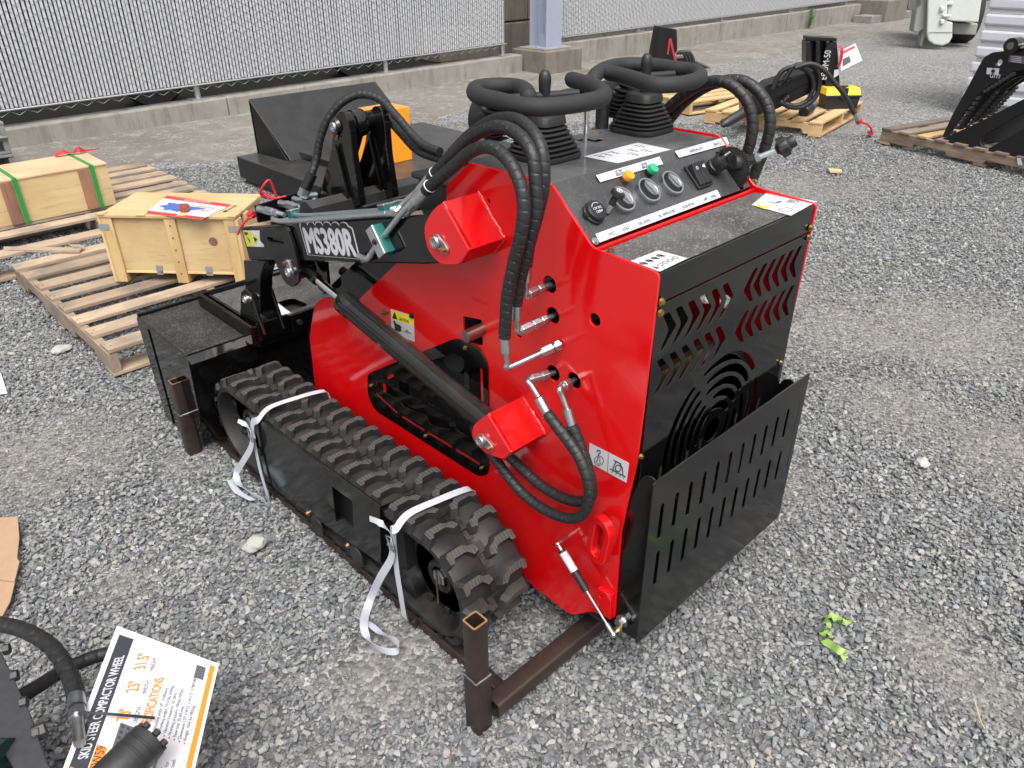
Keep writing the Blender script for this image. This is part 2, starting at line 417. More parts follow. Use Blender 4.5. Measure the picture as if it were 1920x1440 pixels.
def thing(name, label, cat, loc=(0, 0, 0), rz=0, group=None):
    o = bpy.data.objects.new(name, None); COL.objects.link(o); o.empty_display_size = .1
    o.matrix_basis = Matrix.Translation(Vector(loc)) @ Matrix.Rotation(rz, 4, 'Z')
    o.location = loc; o.rotation_euler = (0, 0, rz)
    return tag(o, label, cat, group)
def struct(o): o['kind'] = 'structure'; return o
def rrect(w, h, r, n=4, c=(0, 0)):
    out = []
    for sx, sy, a0 in ((1, 1, 0), (-1, 1, 90), (-1, -1, 180), (1, -1, 270)):
        for k in range(n+1):
            a = rad(a0+90*k/n); out.append((c[0]+sx*(w/2-r)+r*math.cos(a), c[1]+sy*(h/2-r)+r*math.sin(a)))
    return out
def circ(r, n=20, c=(0, 0)): return [(c[0]+r*math.cos(2*math.pi*k/n), c[1]+r*math.sin(2*math.pi*k/n)) for k in range(n)]
def capsule2(a, b, r, n=5):
    a = Vector((a[0], a[1])); b = Vector((b[0], b[1])); d = (b-a).normalized(); ang = math.atan2(d.y, d.x); out = []
    for k in range(n+1): t = ang-math.pi/2+math.pi*k/n; out.append((b.x+r*math.cos(t), b.y+r*math.sin(t)))
    for k in range(n+1): t = ang+math.pi/2+math.pi*k/n; out.append((a.x+r*math.cos(t), a.y+r*math.sin(t)))
    return out
def band2(path, hw, n=4):                      # constant-width outline along a 2-D path with round ends; hw may be a list
    P = [Vector((p[0], p[1])) for p in path]; m = len(P); L = []; R = []; h = hw if hasattr(hw, '__len__') else [hw]*m
    for i in range(m):
        t = (P[min(i+1, m-1)]-P[max(i-1, 0)]).normalized(); nn = Vector((-t.y, t.x)); L.append(P[i]+nn*h[i]); R.append(P[i]-nn*h[i])
    def cap(c, t, hh): a0 = math.atan2(t.y, t.x)+math.pi/2; return [Vector((c.x+hh*math.cos(a0-math.pi*k/n), c.y+hh*math.sin(a0-math.pi*k/n))) for k in range(1, n)]
    out = L + cap(P[-1], (P[-1]-P[-2]).normalized(), h[-1]) + R[::-1] + cap(P[0], (P[0]-P[1]).normalized(), h[0])
    return [(p.x, p.y) for p in out]
def fillet(poly, r, n=4):                      # round the corners of a 2-D polygon; r scalar or list
    out = []; m = len(poly)
    for i in range(m):
        p = Vector(poly[i][:2]); a = Vector(poly[i-1][:2])-p; b = Vector(poly[(i+1) % m][:2])-p
        rr = r[i] if hasattr(r, '__len__') else r
        if rr <= 0: out.append(tuple(p)); continue
        k = min(rr, a.length*.45, b.length*.45); s = p+a.normalized()*k; e = p+b.normalized()*k
        for j in range(n+1): t = j/n; q = s*(1-t)**2+p*2*t*(1-t)+e*t*t; out.append((q.x, q.y))
    return out
# ------------------------------------------------------------------ ground
from mathutils import noise as mnoise
DIRT = [(at(720, 1245, z=0), .16), (at(230, 1090, z=0), .13), (at(100, 850, z=0), .35), (at(1700, 760, z=0), .32), (at(1880, 830, z=0), .35), (at(1600, 620, z=0), .3),
        (at(1250, 1010, z=0)+Vector((.55, -.1, 0)), .14), (at(1800, 620, z=0), .5), (at(1500, 350, z=0), .5), (at(350, 860, z=0), .12), (at(820, 250, z=0), .6), (at(1850, 1290, z=0), .12), (at(1740, 1210, z=0), .1)]
def dirt_at(x, y):
    w = (x*.35-y*.94)+.15*math.sin(x*1.3); lane = max(0, 1-abs(((w+.35) % 1.75)-.4)/.22)*.28 if x > .9 else 0.
    v = mnoise.noise(Vector((x*.9, y*.9, 3.1)))*.55+mnoise.noise(Vector((x*3.1, y*3.1, 8.)))*.35+mnoise.noise(Vector((x*9, y*9, 1.)))*.22
    d = max(0., min(1., (v-.10+lane)*2.4))
    for c, r in DIRT:
        q = math.hypot(x-c.x, y-c.y)/r
        if q < 1.6: d = max(d, max(0., min(1., (1.25-q+v*.9)*1.3)))
    return d
def gz(x, y):
    return mnoise.noise(Vector((x*.8, y*.8, 0)))*.010+mnoise.noise(Vector((x*2.7, y*2.7, 5)))*.006
def axis_lines():
    a = list(np.arange(-3, 9.01, .12)); 
    lo = [-150, -80, -40, -20, -12, -7, -5, -4]; hi = [9.6, 11, 13, 16, 20, 30, 45, 80, 150]
    return lo+a+hi
xs = axis_lines(); ys = axis_lines(); nx, ny = len(xs), len(ys)
vs_ = []; dd = []
for j, y in enumerate(ys):
    for i, x in enumerate(xs):
        near = -4 < x < 12 and -4 < y < 7
        vs_.append((x, y, (gz(x, y) if near else 0)-.016)); dd.append(dirt_at(x, y) if near else .35)
fs_ = [(j*nx+i, j*nx+i+1, (j+1)*nx+i+1, (j+1)*nx+i) for j in range(ny-1) for i in range(nx-1)]
me = bpy.data.meshes.new('ground'); me.from_pydata(vs_, [], fs_); me.update(); me.shade_smooth()
atr = me.attributes.new('dirt', 'FLOAT', 'POINT'); atr.data.foreach_set('value', dd)
def gravel_mat():
    m = mat('gravel_ground', (.25, .25, .25), .85); t = NT(m); P = t.pos()
    wob = t.add('TexNoise'); wob.inputs['Scale'].default_value = 25; t.ln(P, wob.inputs['Vector'])
    jit = t.add('VectorMath', operation='SCALE'); t.ln(wob.outputs['Color'], jit.inputs[0]); jit.inputs['Scale'].default_value = .02
    Q = t.add('VectorMath', operation='ADD'); t.ln(P, Q.inputs[0]); t.ln(jit.outputs[0], Q.inputs[1])
    v = t.add('TexVoronoi', i_Scale=58.); v2 = t.add('TexVoronoi', i_Scale=125.)
    for k in (v, v2): t.ln(Q.outputs[0], k.inputs['Vector'])
    sx = t.add('SeparateColor'); t.ln(v.outputs['Color'], sx.inputs[0]); sx2 = t.add('SeparateColor'); t.ln(v2.outputs['Color'], sx2.inputs[0])
    st = [(0, (.06, .064, .07)), (.35, (.13, .135, .142)), (.7, (.24, .243, .243)), (.93, (.38, .375, .355)), (1, (.50, .48, .44))]
    c1 = t.ramp(sx.outputs[0], st); c2 = t.ramp(sx2.outputs[0], st)
    c = t.mix(t.math('GREATER_THAN', sx.outputs[1], .62), c1, c2)
    d = t.add('Attribute'); d.attribute_name = 'dirt'
    fine = t.noise(P, 190, 5, .7); mid = t.noise(P, 2.2, 6, .6)
    dirt = t.mix(fine, (.12, .107, .088), (.32, .29, .24))
    f = t.math('MULTIPLY', d.outputs['Fac'], t.ramp(t.noise(P, 14, 4), [(.25, G3(.5)), (.6, G3(1))]), clamp=True)
    c = t.mix(t.math('MULTIPLY', f, .5), c, dirt)
    big = t.noise(P, .55, 5, .6)
    c = t.mix(t.ramp(big, [(.42, G3(0)), (.68, G3(.4))]), c, (.235, .222, .198))
    c = t.mix(t.math('MULTIPLY', t.ramp(t.noise(P, 1.3, 6, .7), [(.5, G3(0)), (.72, G3(1))]), .35), c, (.10, .10, .10))
    t.col(c)
    hgt = t.math('ADD', t.math('SUBTRACT', 1., v.outputs['Distance']), t.math('MULTIPLY', fine, .35))
    t.bump(hgt, .9, .012); M['gravel_ground'] = m
gravel_mat()
ground = struct(finish(me, 'ground', 'gravel_ground', None))
# loose stones: crushed rock, uncountable, instanced
def stone_mat():
    m = mat('stone', (.3, .3, .3), .8); t = NT(m); oi = t.add('ObjectInfo'); P = t.coords()
    c = t.ramp(oi.outputs['Random'], [(0, (.075, .082, .092)), (.22, (.13, .139, .151)), (.5, (.20, .208, .216)), (.76, (.28, .284, .286)), (.92, (.37, .368, .36)), (.965, (.31, .275, .235)), (.98, (.48, .475, .46)), (1, (.34, .29, .24))])
    n = t.noise(P, 3.2, 5, .65); c = t.mix(t.math('MULTIPLY', n, .35), c, (.30, .295, .28))
    ta = t.add('Attribute'); ta.attribute_type = 'INSTANCER'; ta.attribute_name = 'tan'
    c = t.mix(t.math('MULTIPLY', ta.outputs['Fac'], .36), c, (.25, .232, .20))
    t.col(c); t.bump(n, .35, .08); M['stone'] = m
stone_mat()
stones = bpy.data.collections.new('stone_shapes')
for k in range(12):
    r = random.Random(k+40); bm = bmesh.new(); sc = (1, r.uniform(.62, .95), r.uniform(.42, .72))
    for _ in range(13):
        v = Vector((r.gauss(0, 1), r.gauss(0, 1), r.gauss(0, 1))).normalized()*r.uniform(.82, 1.05); bm.verts.new((v.x*sc[0], v.y*sc[1], v.z*sc[2]))
    bmesh.ops.convex_hull(bm, input=bm.verts); 
    for v in [v for v in bm.verts if not v.link_faces]: bm.verts.remove(v)
    bmesh.ops.bevel(bm, geom=[e for e in bm.edges], offset=.07, segments=1, affect='EDGES', clamp_overlap=True)
    sm = bpy.data.meshes.new('stone'); bm.to_mesh(sm); bm.free(); sm.materials.append(M['stone'])
    stones.objects.link(bpy.data.objects.new('stone_shape', sm))
def scatter(name, r0, r1, spacing, rmin, rmax, label, seed):
    rg = np.random.default_rng(seed); x0, x1 = CAM.x-r1*.85, CAM.x+r1*1.02; y0, y1 = CAM.y-r1*.3, CAM.y+r1*1.02
    gx, gy = np.meshgrid(np.arange(x0, x1, spacing), np.arange(y0, y1, spacing*.9)); gx = gx.ravel(); gy = gy.ravel()
    gx = gx+rg.uniform(-.55, .55, gx.size)*spacing; gy = gy+rg.uniform(-.55, .55, gy.size)*spacing
    dx, dy = gx-CAM.x, gy-CAM.y; d = np.hypot(dx, dy); ang = np.abs(np.arctan2(dx, dy)-YAW)
    ok = (d >= r0) & (d < r1) & ((ang < rad(52)) | (d < .9)) & (gy < 5.55+.25*np.sin(gx*2.1)) & (gy > -2.6)
    gx, gy = gx[ok], gy[ok]; n = gx.size
    pos = np.zeros((n, 3)); scl = np.zeros((n, 3)); rot = np.zeros((n, 3)); keep = np.ones(n, bool); tan = np.zeros(n)
    u = rg.uniform(0, 1, n); s = rmin+(rmax-rmin)*u**2.2
    for i in range(n):
        dv = dirt_at(gx[i], gy[i])
        tan[i] = dv
        if rg.random() < dv*.22: keep[i] = False; continue
        s[i] *= 1-.42*dv
        pos[i] = (gx[i], gy[i], gz(gx[i], gy[i])-.012-.003*dv+s[i]*rg.uniform(-.25, .6))
    rot[:, 0] = rg.normal(0, .38, n); rot[:, 1] = rg.normal(0, .38, n); rot[:, 2] = rg.uniform(0, 6.283, n)
    scl[:] = s[:, None]*rg.uniform(.85, 1.15, (n, 3))
    pos, scl, rot, tan = pos[keep], scl[keep], rot[keep], tan[keep]; n = len(pos)
    me = bpy.data.meshes.new(name); me.vertices.add(n); me.vertices.foreach_set('co', pos.ravel())
    for nm, arr in (('scl', scl), ('rot', rot)):
        a = me.attributes.new(nm, 'FLOAT_VECTOR', 'POINT'); a.data.foreach_set('vector', arr.astype(np.float32).ravel())
    a = me.attributes.new('tan', 'FLOAT', 'POINT'); a.data.foreach_set('value', tan.astype(np.float32))
    o = bpy.data.objects.new(name, me); COL.objects.link(o); tag(o, label, 'gravel', kind='stuff')
    ng = bpy.data.node_groups.new(name, 'GeometryNodeTree'); ng.interface.new_socket('Geometry', in_out='INPUT', socket_type='NodeSocketGeometry'); ng.interface.new_socket('Geometry', in_out='OUTPUT', socket_type='NodeSocketGeometry')
    N = ng.nodes; gi = N.new('NodeGroupInput'); go = N.new('NodeGroupOutput'); ci = N.new('GeometryNodeCollectionInfo'); ip = N.new('GeometryNodeInstanceOnPoints')
    ci.inputs['Collection'].default_value = stones; ci.inputs['Separate Children'].default_value = True; ci.inputs['Reset Children'].default_value = True
    ip.inputs['Pick Instance'].default_value = True
    na = N.new('GeometryNodeInputNamedAttribute'); na.data_type = 'FLOAT_VECTOR'; na.inputs['Name'].default_value = 'scl'
    nr = N.new('GeometryNodeInputNamedAttribute'); nr.data_type = 'FLOAT_VECTOR'; nr.inputs['Name'].default_value = 'rot'
    er = N.new('FunctionNodeEulerToRotation'); L = ng.links
    L.new(gi.outputs[0], ip.inputs['Points']); L.new(ci.outputs[0], ip.inputs['Instance']); L.new(na.outputs[0], ip.inputs['Scale'])
    L.new(nr.outputs[0], er.inputs[0]); L.new(er.outputs[0], ip.inputs['Rotation']); L.new(ip.outputs[0], go.inputs[0])
    md = o.modifiers.new('scatter', 'NODES'); md.node_group = ng
    return n
QUICK = False
n1 = scatter('gravel', 0, 3.4, .0110, .0050, .0152, 'loose grey crushed stone around the red machine', 1)
n2 = scatter('gravel', 3.4, 8.0, .0160, .0068, .0160, 'loose grey crushed stone spread across the far yard', 2)
print('stones', n1, n2)
# ------------------------------------------------------------------ concrete
def concrete(name, c1, c2, stain=.5):
    m = mat(name, c1, .85); t = NT(m); P = t.pos()
    n = t.noise(P, 3.5, 7, .65); f = t.noise(P, 90, 4); c = t.mix(t.ramp(n, [(.3, G3(0)), (.7, G3(1))]), c1, c2)
    st = t.add('Mapping'); st.inputs['Scale'].default_value = (5, 5, .8); t.ln(P, st.inputs[0]); dr = t.noise(st.outputs[0], 2.2, 5, .7)
    c = t.mix(t.math('MULTIPLY', t.ramp(dr, [(.5, G3(0)), (.7, G3(1))]), stain), c, tuple(x*.45 for x in c1)); t.col(c)
    t.bump(t.math('ADD', t.math('MULTIPLY', n, .6), f), .3, .006); M[name] = m
concrete('concrete', (.215, .198, .172), (.31, .29, .257), .65); concrete('concrete_dark', (.15, .132, .11), (.21, .187, .155), .5)
concrete('block', (.15, .132, .107), (.21, .187, .152), .4)
def apron_mat():
    m = mat('apron', (.25, .24, .22), .9); t = NT(m); P = t.pos()
    n = t.noise(P, 1.1, 7, .65); n2 = t.noise(P, 7, 6, .7); f = t.noise(P, 120, 4)
    c = t.mix(t.ramp(n, [(.35, G3(0)), (.65, G3(1))]), (.135, .122, .10), (.21, .195, .168))
    c = t.mix(t.math('MULTIPLY', t.ramp(n2, [(.52, G3(0)), (.62, G3(1))]), .6), c, (.30, .29, .275))
    c = t.mix(t.math('MULTIPLY', t.ramp(t.noise(P, 2.3, 6, .7), [(.52, G3(0)), (.64, G3(1))]), .5), c, (.10, .085, .065))
    v = t.add('TexVoronoi', i_Scale=60.); t.ln(P, v.inputs['Vector']); sx = t.add('SeparateColor'); t.ln(v.outputs['Color'], sx.inputs[0])
    pb = t.math('MULTIPLY', t.math('GREATER_THAN', sx.outputs[0], .72), t.ramp(t.noise(P, 2.4, 5), [(.42, G3(0)), (.6, G3(1))]))
    c = t.mix(t.math('MULTIPLY', pb, .8), c, t.ramp(sx.outputs[1], [(0, (.09, .09, .095)), (1, (.36, .35, .33))])); t.col(c)
    t.bump(t.math('ADD', f, t.math('MULTIPLY', pb, .8)), .5, .006); M['apron'] = m
apron_mat()
mb = MB(); N_ = 90; lo_ = []; hi_ = []
for i in range(N_+1):
    x = -8+40*i/N_; lo_.append((x, 5.52+.05*math.sin(x*1.7)+.03*math.sin(x*4.1), -.022)); hi_.append((x, 7.3, .012))
mb.add(lo_+hi_, [(i, i+1, N_+2+i, N_+1+i) for i in range(N_)])
struct(mb.build('concrete_apron', 'apron'))
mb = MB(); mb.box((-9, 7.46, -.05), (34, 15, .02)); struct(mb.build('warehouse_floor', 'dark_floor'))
def curb(name, x0, x1, z0, z1, label, n=3):
    t = thing(name, label, 'curb', ((x0+x1)/2, 7.38, 0), 0, 'concrete curbs under the fence')
    for i in range(n):
        a = x0+(x1-x0)*i/n; b = x0+(x1-x0)*(i+1)/n-.006; za = z0+(z1-z0)*i/n; zb = z0+(z1-z0)*(i+1)/n
        MB().prism([(a, 7.25, -.1), (b, 7.25, -.1), (b, 7.25, zb), (a, 7.25, za)], (0, .24, 0)).build('curb_section', 'concrete', t, bevel=.012)
curb('concrete_curb', -6, 6.86, .115, .225, 'long stained concrete curb under the left fence panel')
curb('concrete_curb', 7.62, 17.2, .30, .34, 'weathered concrete curb under the right fence panel')
# column footing and steel column
t = thing('column_footing', 'square concrete footing under the grey-blue steel column', 'footing', (7.25, 7.15, 0))
MB().box((6.88, 6.83, -.05), (7.6, 7.5, .285)).build('footing_block', 'concrete_dark', t, bevel=.015)
MB().box((6.94, 6.92, .285), (7.5, 7.42, .305)).build('grout_pad', 'concrete', t, bevel=.004)
def hcol(x0, y0, w, d, z0, z1, label, lbl2=None):
    t = thing('steel_column', label, 'column', (x0+w/2, y0+d/2, z0), 0, 'steel columns along the fence')
    MB().box((x0, y0, z0), (x0+w, y0+.025, z1)).build('flange', 'column_paint', t, bevel=.003)
    MB().box((x0, y0+d-.025, z0), (x0+w, y0+d, z1)).build('flange', 'column_paint', t, bevel=.003)
    MB().box((x0+w/2-.01, y0+.025, z0), (x0+w/2+.01, y0+d-.025, z1)).build('web', 'column_paint', t)
    MB().box((x0+.02, y0+.03, z0), (x0+.05, y0+.13, z0+.15)).build('stiffener', 'column_paint', t)
    MB().box((x0-.06, y0-.03, z0-.012), (x0+w+.06, y0+d+.03, z0)).build('base_plate', 'column_paint', t)
    for sx in (-.035, w+.035):
        MB().cyl((x0+sx, y0+d*.5, z0), (x0+sx, y0+d*.5, z0+.07), .012, n=8).build('anchor_bolt', 'galv', t)
    return t
hcol(7.02, 6.97, .3, .32, .317, 6, 'grey-blue steel column on the footing between the fence panels')
t = thing('column_footing', 'far dark concrete footing at the end of the right curb', 'footing', (17.7, 7.2, 0))
MB().box((17.25, 6.7, -.05), (18.3, 7.6, .42)).build('footing_block', 'concrete_dark', t, bevel=.02)
hcol(17.5, 6.85, .45, .45, .44, 6, 'far steel column at the end of the right curb')
# warehouse behind the fence
t = thing('warehouse', 'dim open-sided building behind the slatted fence', 'building', (8, 14, 0))
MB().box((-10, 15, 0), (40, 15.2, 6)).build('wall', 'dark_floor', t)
MB().box((-10.5, 7.3, 6), (40, 15.5, 6.15)).build('roof', 'galv', t)
t = thing('concrete_blocks', 'stacked concrete blocks behind the gap beside the steel column', 'block wall', (8.0, 8.9, 0))
for i in range(9):
    for j in range(4):
        x = 6.5+i*1.22+(.6 if j % 2 else 0); MB().box((x, 8.6, .02+j*.47), (x+1.2, 9.2, .02+j*.47+.455)).build('block', 'block', t, bevel=.02)
for i, (x, y) in enumerate(((2.25, 8.35), (4.95, 8.5))):
    t = thing('tyre', ['black tyre showing in the gap under the fence, nearer the crates', 'black tyre showing in the gap under the fence, nearer the column'][i], 'tyre', (x, y, .33))
    mb = MB(); mb.lathe([(.2, -.1), (.3, -.11), (.33, -.06), (.335, 0), (.33, .06), (.3, .11), (.2, .1)], (x, y, .33), (.25, 1, 0), 28); mb.build('tread', 'tyre', t, 40)
    MB().lathe([(.19, -.09), (.17, -.05), (.05, -.04), (.05, -.08), (.001, -.08)][::-1]+[], (x, y, .33), (.25, 1, 0), 20).build('rim', 'galv', t, 40)
# ------------------------------------------------------------------ chain-link fence with privacy slats
PITCH_ = .0356
def fence(name, x0, x1, zb0, zb1, ztop, posts, label, single, wire_n=3, teeth=True):
    t = thing(name, label, 'fence', ((x0+x1)/2, 7.36, 0), 0, 'chain-link fences with white slats')
    Y = 7.34; zb = lambda x: zb0+(zb1-zb0)*(x-x0)/(x1-x0)
    sl = MB(); sl.box((-.0116, -.003, 0), (.0116, .003, 1)); sme = sl.mesh('slat'); sme.materials.append(M['slat']); sme.transform(Matrix.Identity(4))
    k = 0; x = x0+.03; rest = MB(); inv = wm(t).inverted()
    while x < x1-.03:
        j = RNG.uniform(-.0016, .0016); h = ztop-zb(x)-.01-abs(RNG.normal(0, .006))
        if k < single:
            o = bpy.data.objects.new('slat', sme); COL.objects.link(o); o.parent = t
            o.location = inv @ Vector((x+j, Y, zb(x)+.012)); o.scale = (1, 1, h); o.rotation_euler = (0, RNG.normal(0, .0016), RNG.normal(0, .05))
        else: rest.box((x+j-.0116, Y-.003, zb(x)+.012), (x+j+.0116, Y+.003, zb(x)+.012+h))
        k += 1; x += PITCH_
    if rest.v: o = rest.build('slats', 'slat', t); o['kind'] = 'stuff'
    w = MB(); x = x0; i = 0; rw = .0023; n = wire_n
    while x < x1:                       # each wire zigzags up the fence
        zz = zb(x)-.052; pts = []; m = 0
        while zz < ztop:
            s = 1 if (m+i) % 2 else -1
            pts.append((x+s*PITCH_, Y-(.0078 if s > 0 else .0052), zz)); zz += .0372; m += 1
        w.tube(pts, rw, n, caps=False); x += 2*PITCH_; i += 1
    o = w.build('wire_mesh', 'wire', t); o['kind'] = 'stuff'
    r = MB(); r.cyl((x0, Y-.012, zb(x0)+.0), (x1, Y-.012, zb(x1)), .009, n=10); r.build('bottom_rail', 'galv', t, 40)
    r = MB(); r.cyl((x0, Y+.03, ztop+.01), (x1, Y+.03, ztop+.01), .021, n=10); r.build('top_rail', 'galv', t, 40)
    for px, zf in posts:
        MB().cyl((px, Y+.045, zf), (px, Y+.045, ztop+.06), .03, n=14).build('post', 'galv', t, 40)
        MB().box((px-.09, Y-.03, zf), (px+.09, Y+.12, zf+.012)).build('base_plate', 'galv', t)
fence('slatted_fence', -3.4, 6.62, .272, .372, 2.0, [(-2.4, .14), (.0, .16), (2.33, .186), (4.67, .206), (6.6, .225)], 'long left chain-link fence panel with white vertical slats', 285)
fence('slatted_fence', 7.34, 17.0, .365, .42, 2.0, [(9.55, .312), (11.9, .32), (14.3, .33), (16.7, .338)], 'right chain-link fence panel with white slats beyond the steel column', 15)
# ------------------------------------------------------------------ the red track loader
W = .58; XM = W/2
V = Vector
LD = thing('track_loader', 'red and black walk-behind compact track loader with a black bucket', 'loader', (XM, .75, 0))
TX = lambda x: Matrix(((0, 0, 1, x), (1, 0, 0, 0), (0, 1, 0, 0), (0, 0, 0, 1)))      # plate (y,z) standing at x, thickness along x
TY = lambda y: Matrix(((1, 0, 0, 0), (0, 0, -1, y), (0, 1, 0, 0), (0, 0, 0, 1)))     # plate (x,z) standing at y
def yz(u, v, x=0.): p = at(u, v, x=x); return (p.y, p.z)
def xz(u, v, y=0.): p = at(u, v, y=y); return (p.x, p.z)
def mirror_mesh(me, x=XM):
    q = me.copy(); q.transform(Matrix.Translation((2*x, 0, 0)) @ Matrix.Diagonal((-1, 1, 1, 1))); q.flip_normals(); return q
def pair(name, mb, material, parent=None, smooth=None, bevel=0):
    p = parent or LD
    a = mb.build(name, material, p, smooth, bevel); b = mb.mirrored(XM).build(name, material, p, smooth, bevel); return a, b
# --- side panels
side = [(-.003, 1.0665), (.150, 1.0735), (.262, 1.1735), (.494, 1.1705), yz(837, 347), yz(837, 374), yz(754, 483), yz(670, 564), yz(604, 558), yz(590, 570), yz(580, 630), yz(592, 735),
        (1.30, .16), (.36, .14), yz(996, 1097), yz(1071, 1154), yz(1107, 1147), (.028, .195), (.03, .453), (.017, .566), (.006, .66), (.0, .90)]
rr = [.012, .012, .015, .012, .01, .01, .01, .02, .02, .02, .02, .02, .05, .02, .02, .02, .01, .005, .01, .03, .01, 0]
side = fillet(side, rr)
def hole(u, v, r): c = yz(u, v); return circ(r, 18, c)
sq = fillet([yz(868, 593), yz(903, 600), yz(905, 648), yz(870, 641)], .006)
vent_o = fillet([yz(691, 700), yz(857, 633), yz(897, 648), yz(917, 680), yz(918, 888), yz(900, 893), yz(704, 768), yz(691, 740)], [.02, .02, .03, .05, .03, .02, .03, .03])
vent_in = fillet([yz(722, 714), yz(852, 655), yz(900, 676), yz(905, 850), yz(722, 752)], .02)
def ellhole(u, v, ry=.0185, rz=.0185): c = yz(u, v); return [(c[0]+ry*math.cos(a), c[1]+rz*math.sin(a)) for a in np.linspace(0, 2*math.pi, 20, endpoint=False)]
holes = [ellhole(1030, 534), ellhole(1036, 592), hole(1115, 600, .0135), ellhole(1037, 700), ellhole(1076, 714), hole(972, 627, .009), hole(916, 377, .0045), sq, vent_in]
me = curve_mesh([side]+holes, .006, TX(.003), .0008)
me2 = mirror_mesh(me)
finish(me, 'side_panel', 'red', LD, 40); finish(me2, 'side_panel', 'red', LD, 40)
# --- vent plate over the side opening
def vp(u, v): return yz(u, v, -.003)
slots = []
for a, b in (((706, 738), (744, 773)), ((755, 781), (794, 806)), ((803, 811), (846, 837)), ((856, 843), (898, 869))):
    slots.append(capsule2(vp(*a), vp(*b), .004))
slots.append(capsule2(vp(704, 712), vp(706, 722), .0035))
hx = [[(725, 705), (738, 700), (742, 714), (728, 712)], [(716, 716), (741, 732), (743, 747), (718, 734)], [(748, 712), (790, 735), (791, 750), (750, 735)], [(748, 752), (790, 772), (792, 777), (757, 762)],
      [(800, 738), (838, 760), (845, 777), (804, 756)], [(800, 775), (842, 790), (845, 806), (806, 795)], [(854, 785), (882, 800), (884, 822), (856, 806)], [(770, 690), (850, 662), (870, 672), (872, 720), (830, 735)], [(880, 690), (905, 690), (908, 780), (882, 765)]]
for h in hx: slots.append(fillet([vp(*q) for q in h], .006))
finish(curve_mesh([vent_o]+slots, .003, TX(-.0025), .0005), 'side_vent_plate', 'black', LD, 40)
for u, v in ((696, 723), (798, 817), (903, 877)):
    c = at(u, v, x=-.004); MB().cyl(c, c+V((-.002, 0, 0)), .006, n=14).build('washer', 'yellow_zinc', LD, 40); MB().cyl(c+V((-.002, 0, 0)), c+V((-.006, 0, 0)), .0042, n=6).build('bolt', 'yellow_zinc', LD)
# --- inner machinery glimpsed through openings
e = MB(); e.box((.10, .20, .30), (.46, .60, .78)); e.box((.05, .45, .35), (.16, .85, .60)); e.cyl((.03, .62, .66), (.3, .62, .66), .05, n=20)
for k in range(9): e.box((.09, .23+.04*k, .5), (.47, .245+.04*k, .8))
e.build('engine', 'interior', LD)
MB().box((.05, .02, .78), (.26, .035, .83)).build('yellow_bracket', 'yellow_zinc', LD)
MB().box((.02, .96, .2), (W-.02, .97, .70)).build('bulkhead', 'interior', LD)
MB().box((.008, .02, .14), (W-.008, 1.28, .15)).build('belly_pan', 'interior', LD)
# --- deck, console, hood
top = fillet([(.009, .268), (W-.009, .268), (W-.009, .52), (.009, .52)], .004)
TZ = lambda z: Matrix.Translation((0, 0, z))
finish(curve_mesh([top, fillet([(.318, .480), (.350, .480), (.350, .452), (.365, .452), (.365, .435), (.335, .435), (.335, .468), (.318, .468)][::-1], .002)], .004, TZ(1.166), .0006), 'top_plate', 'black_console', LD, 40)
MB().box((.008, .515, 1.05), (W-.008, .52, 1.163)).build('front_cover', 'black', LD)
C0 = V((0, .262, 1.170)); C1 = V((0, .156, 1.072)); cdir = (C0-C1).normalized(); cn = V((0, -1, 0)).cross(V((1, 0, 0)))
cn = V((1, 0, 0)).cross(cdir); CP = (C0, cn)
con_T = frame((0, C1.y, C1.z), (1, 0, 0), cdir); clen = (C0-C1).length
def con(u, v, off=0.): return at(u, v, pl=(C0+cn*off, cn))
def con2(u, v): p = con(u, v); q = p-C1; return (p.x, q.dot(cdir))
gs = [(1165, 377), (1213, 360), (1257, 346)]
thr = con2(1370, 318)
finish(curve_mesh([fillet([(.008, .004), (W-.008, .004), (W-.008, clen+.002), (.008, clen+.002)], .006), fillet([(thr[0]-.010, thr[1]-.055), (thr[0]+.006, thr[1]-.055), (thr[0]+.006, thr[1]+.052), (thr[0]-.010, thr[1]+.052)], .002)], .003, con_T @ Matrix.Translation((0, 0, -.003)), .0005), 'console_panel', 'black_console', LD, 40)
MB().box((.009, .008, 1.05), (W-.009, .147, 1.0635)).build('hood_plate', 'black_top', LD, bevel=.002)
MB().box((.007, .1495, 1.045), (W-.007, .1555, 1.0700)).build('cross_strip', 'red', LD, bevel=.002)
MB().box((.0085, .0005, 1.0035), (W-.0085, .0045, 1.0625)).build('rear_top_strip', 'black', LD, bevel=.001)
# --- rear panel with chevron slots and fan grille
loops = [fillet([(.0075, .20), (W-.0075, .20), (W-.0075, .999), (.0075, .999)], .004)]
def chev(x, z, s):               # s=+1: apex to the right
    return [(x-s*.001, z+.038), (x+s*.0175, z+.0385), (x+s*.0465, z+.002), (x+s*.0425, z-.006), (x+s*.0115, z-.0375), (x+s*.0005, z-.038), (x+s*.0215, z-.004), (x+s*.0215, z+.004)]
for k in range(6):
    loops.append(fillet(chev(.031+.0395*k, .9375, 1), .004, 3)); loops.append(fillet(chev(.027+.0395*k, .843, 1), .004, 3))
    loops.append(fillet(chev(.362+.0375*k, .9385, -1), .004, 3)); loops.append(fillet(chev(.353+.0392*k, .8435, -1), .004, 3))
FC = (.272, .612)
for ring, (ra, wid) in enumerate(((.178, .0098), (.149, .0098), (.120, .0098), (.091, .0098), (.062, .0098))):
    for q in range(4):
        a0 = 90*q+32+(0 if ring % 2 else 3); span = 76 if ring < 3 else 66
        pth = [(FC[0]+ra*math.cos(rad(a0+span*i/16)), FC[1]+ra*math.sin(rad(a0+span*i/16))) for i in range(17)]
        loops.append(band2(pth, [wid*(.55+.45*math.sin(math.pi*min(1, (i+2)/18))) for i in range(17)], 4))
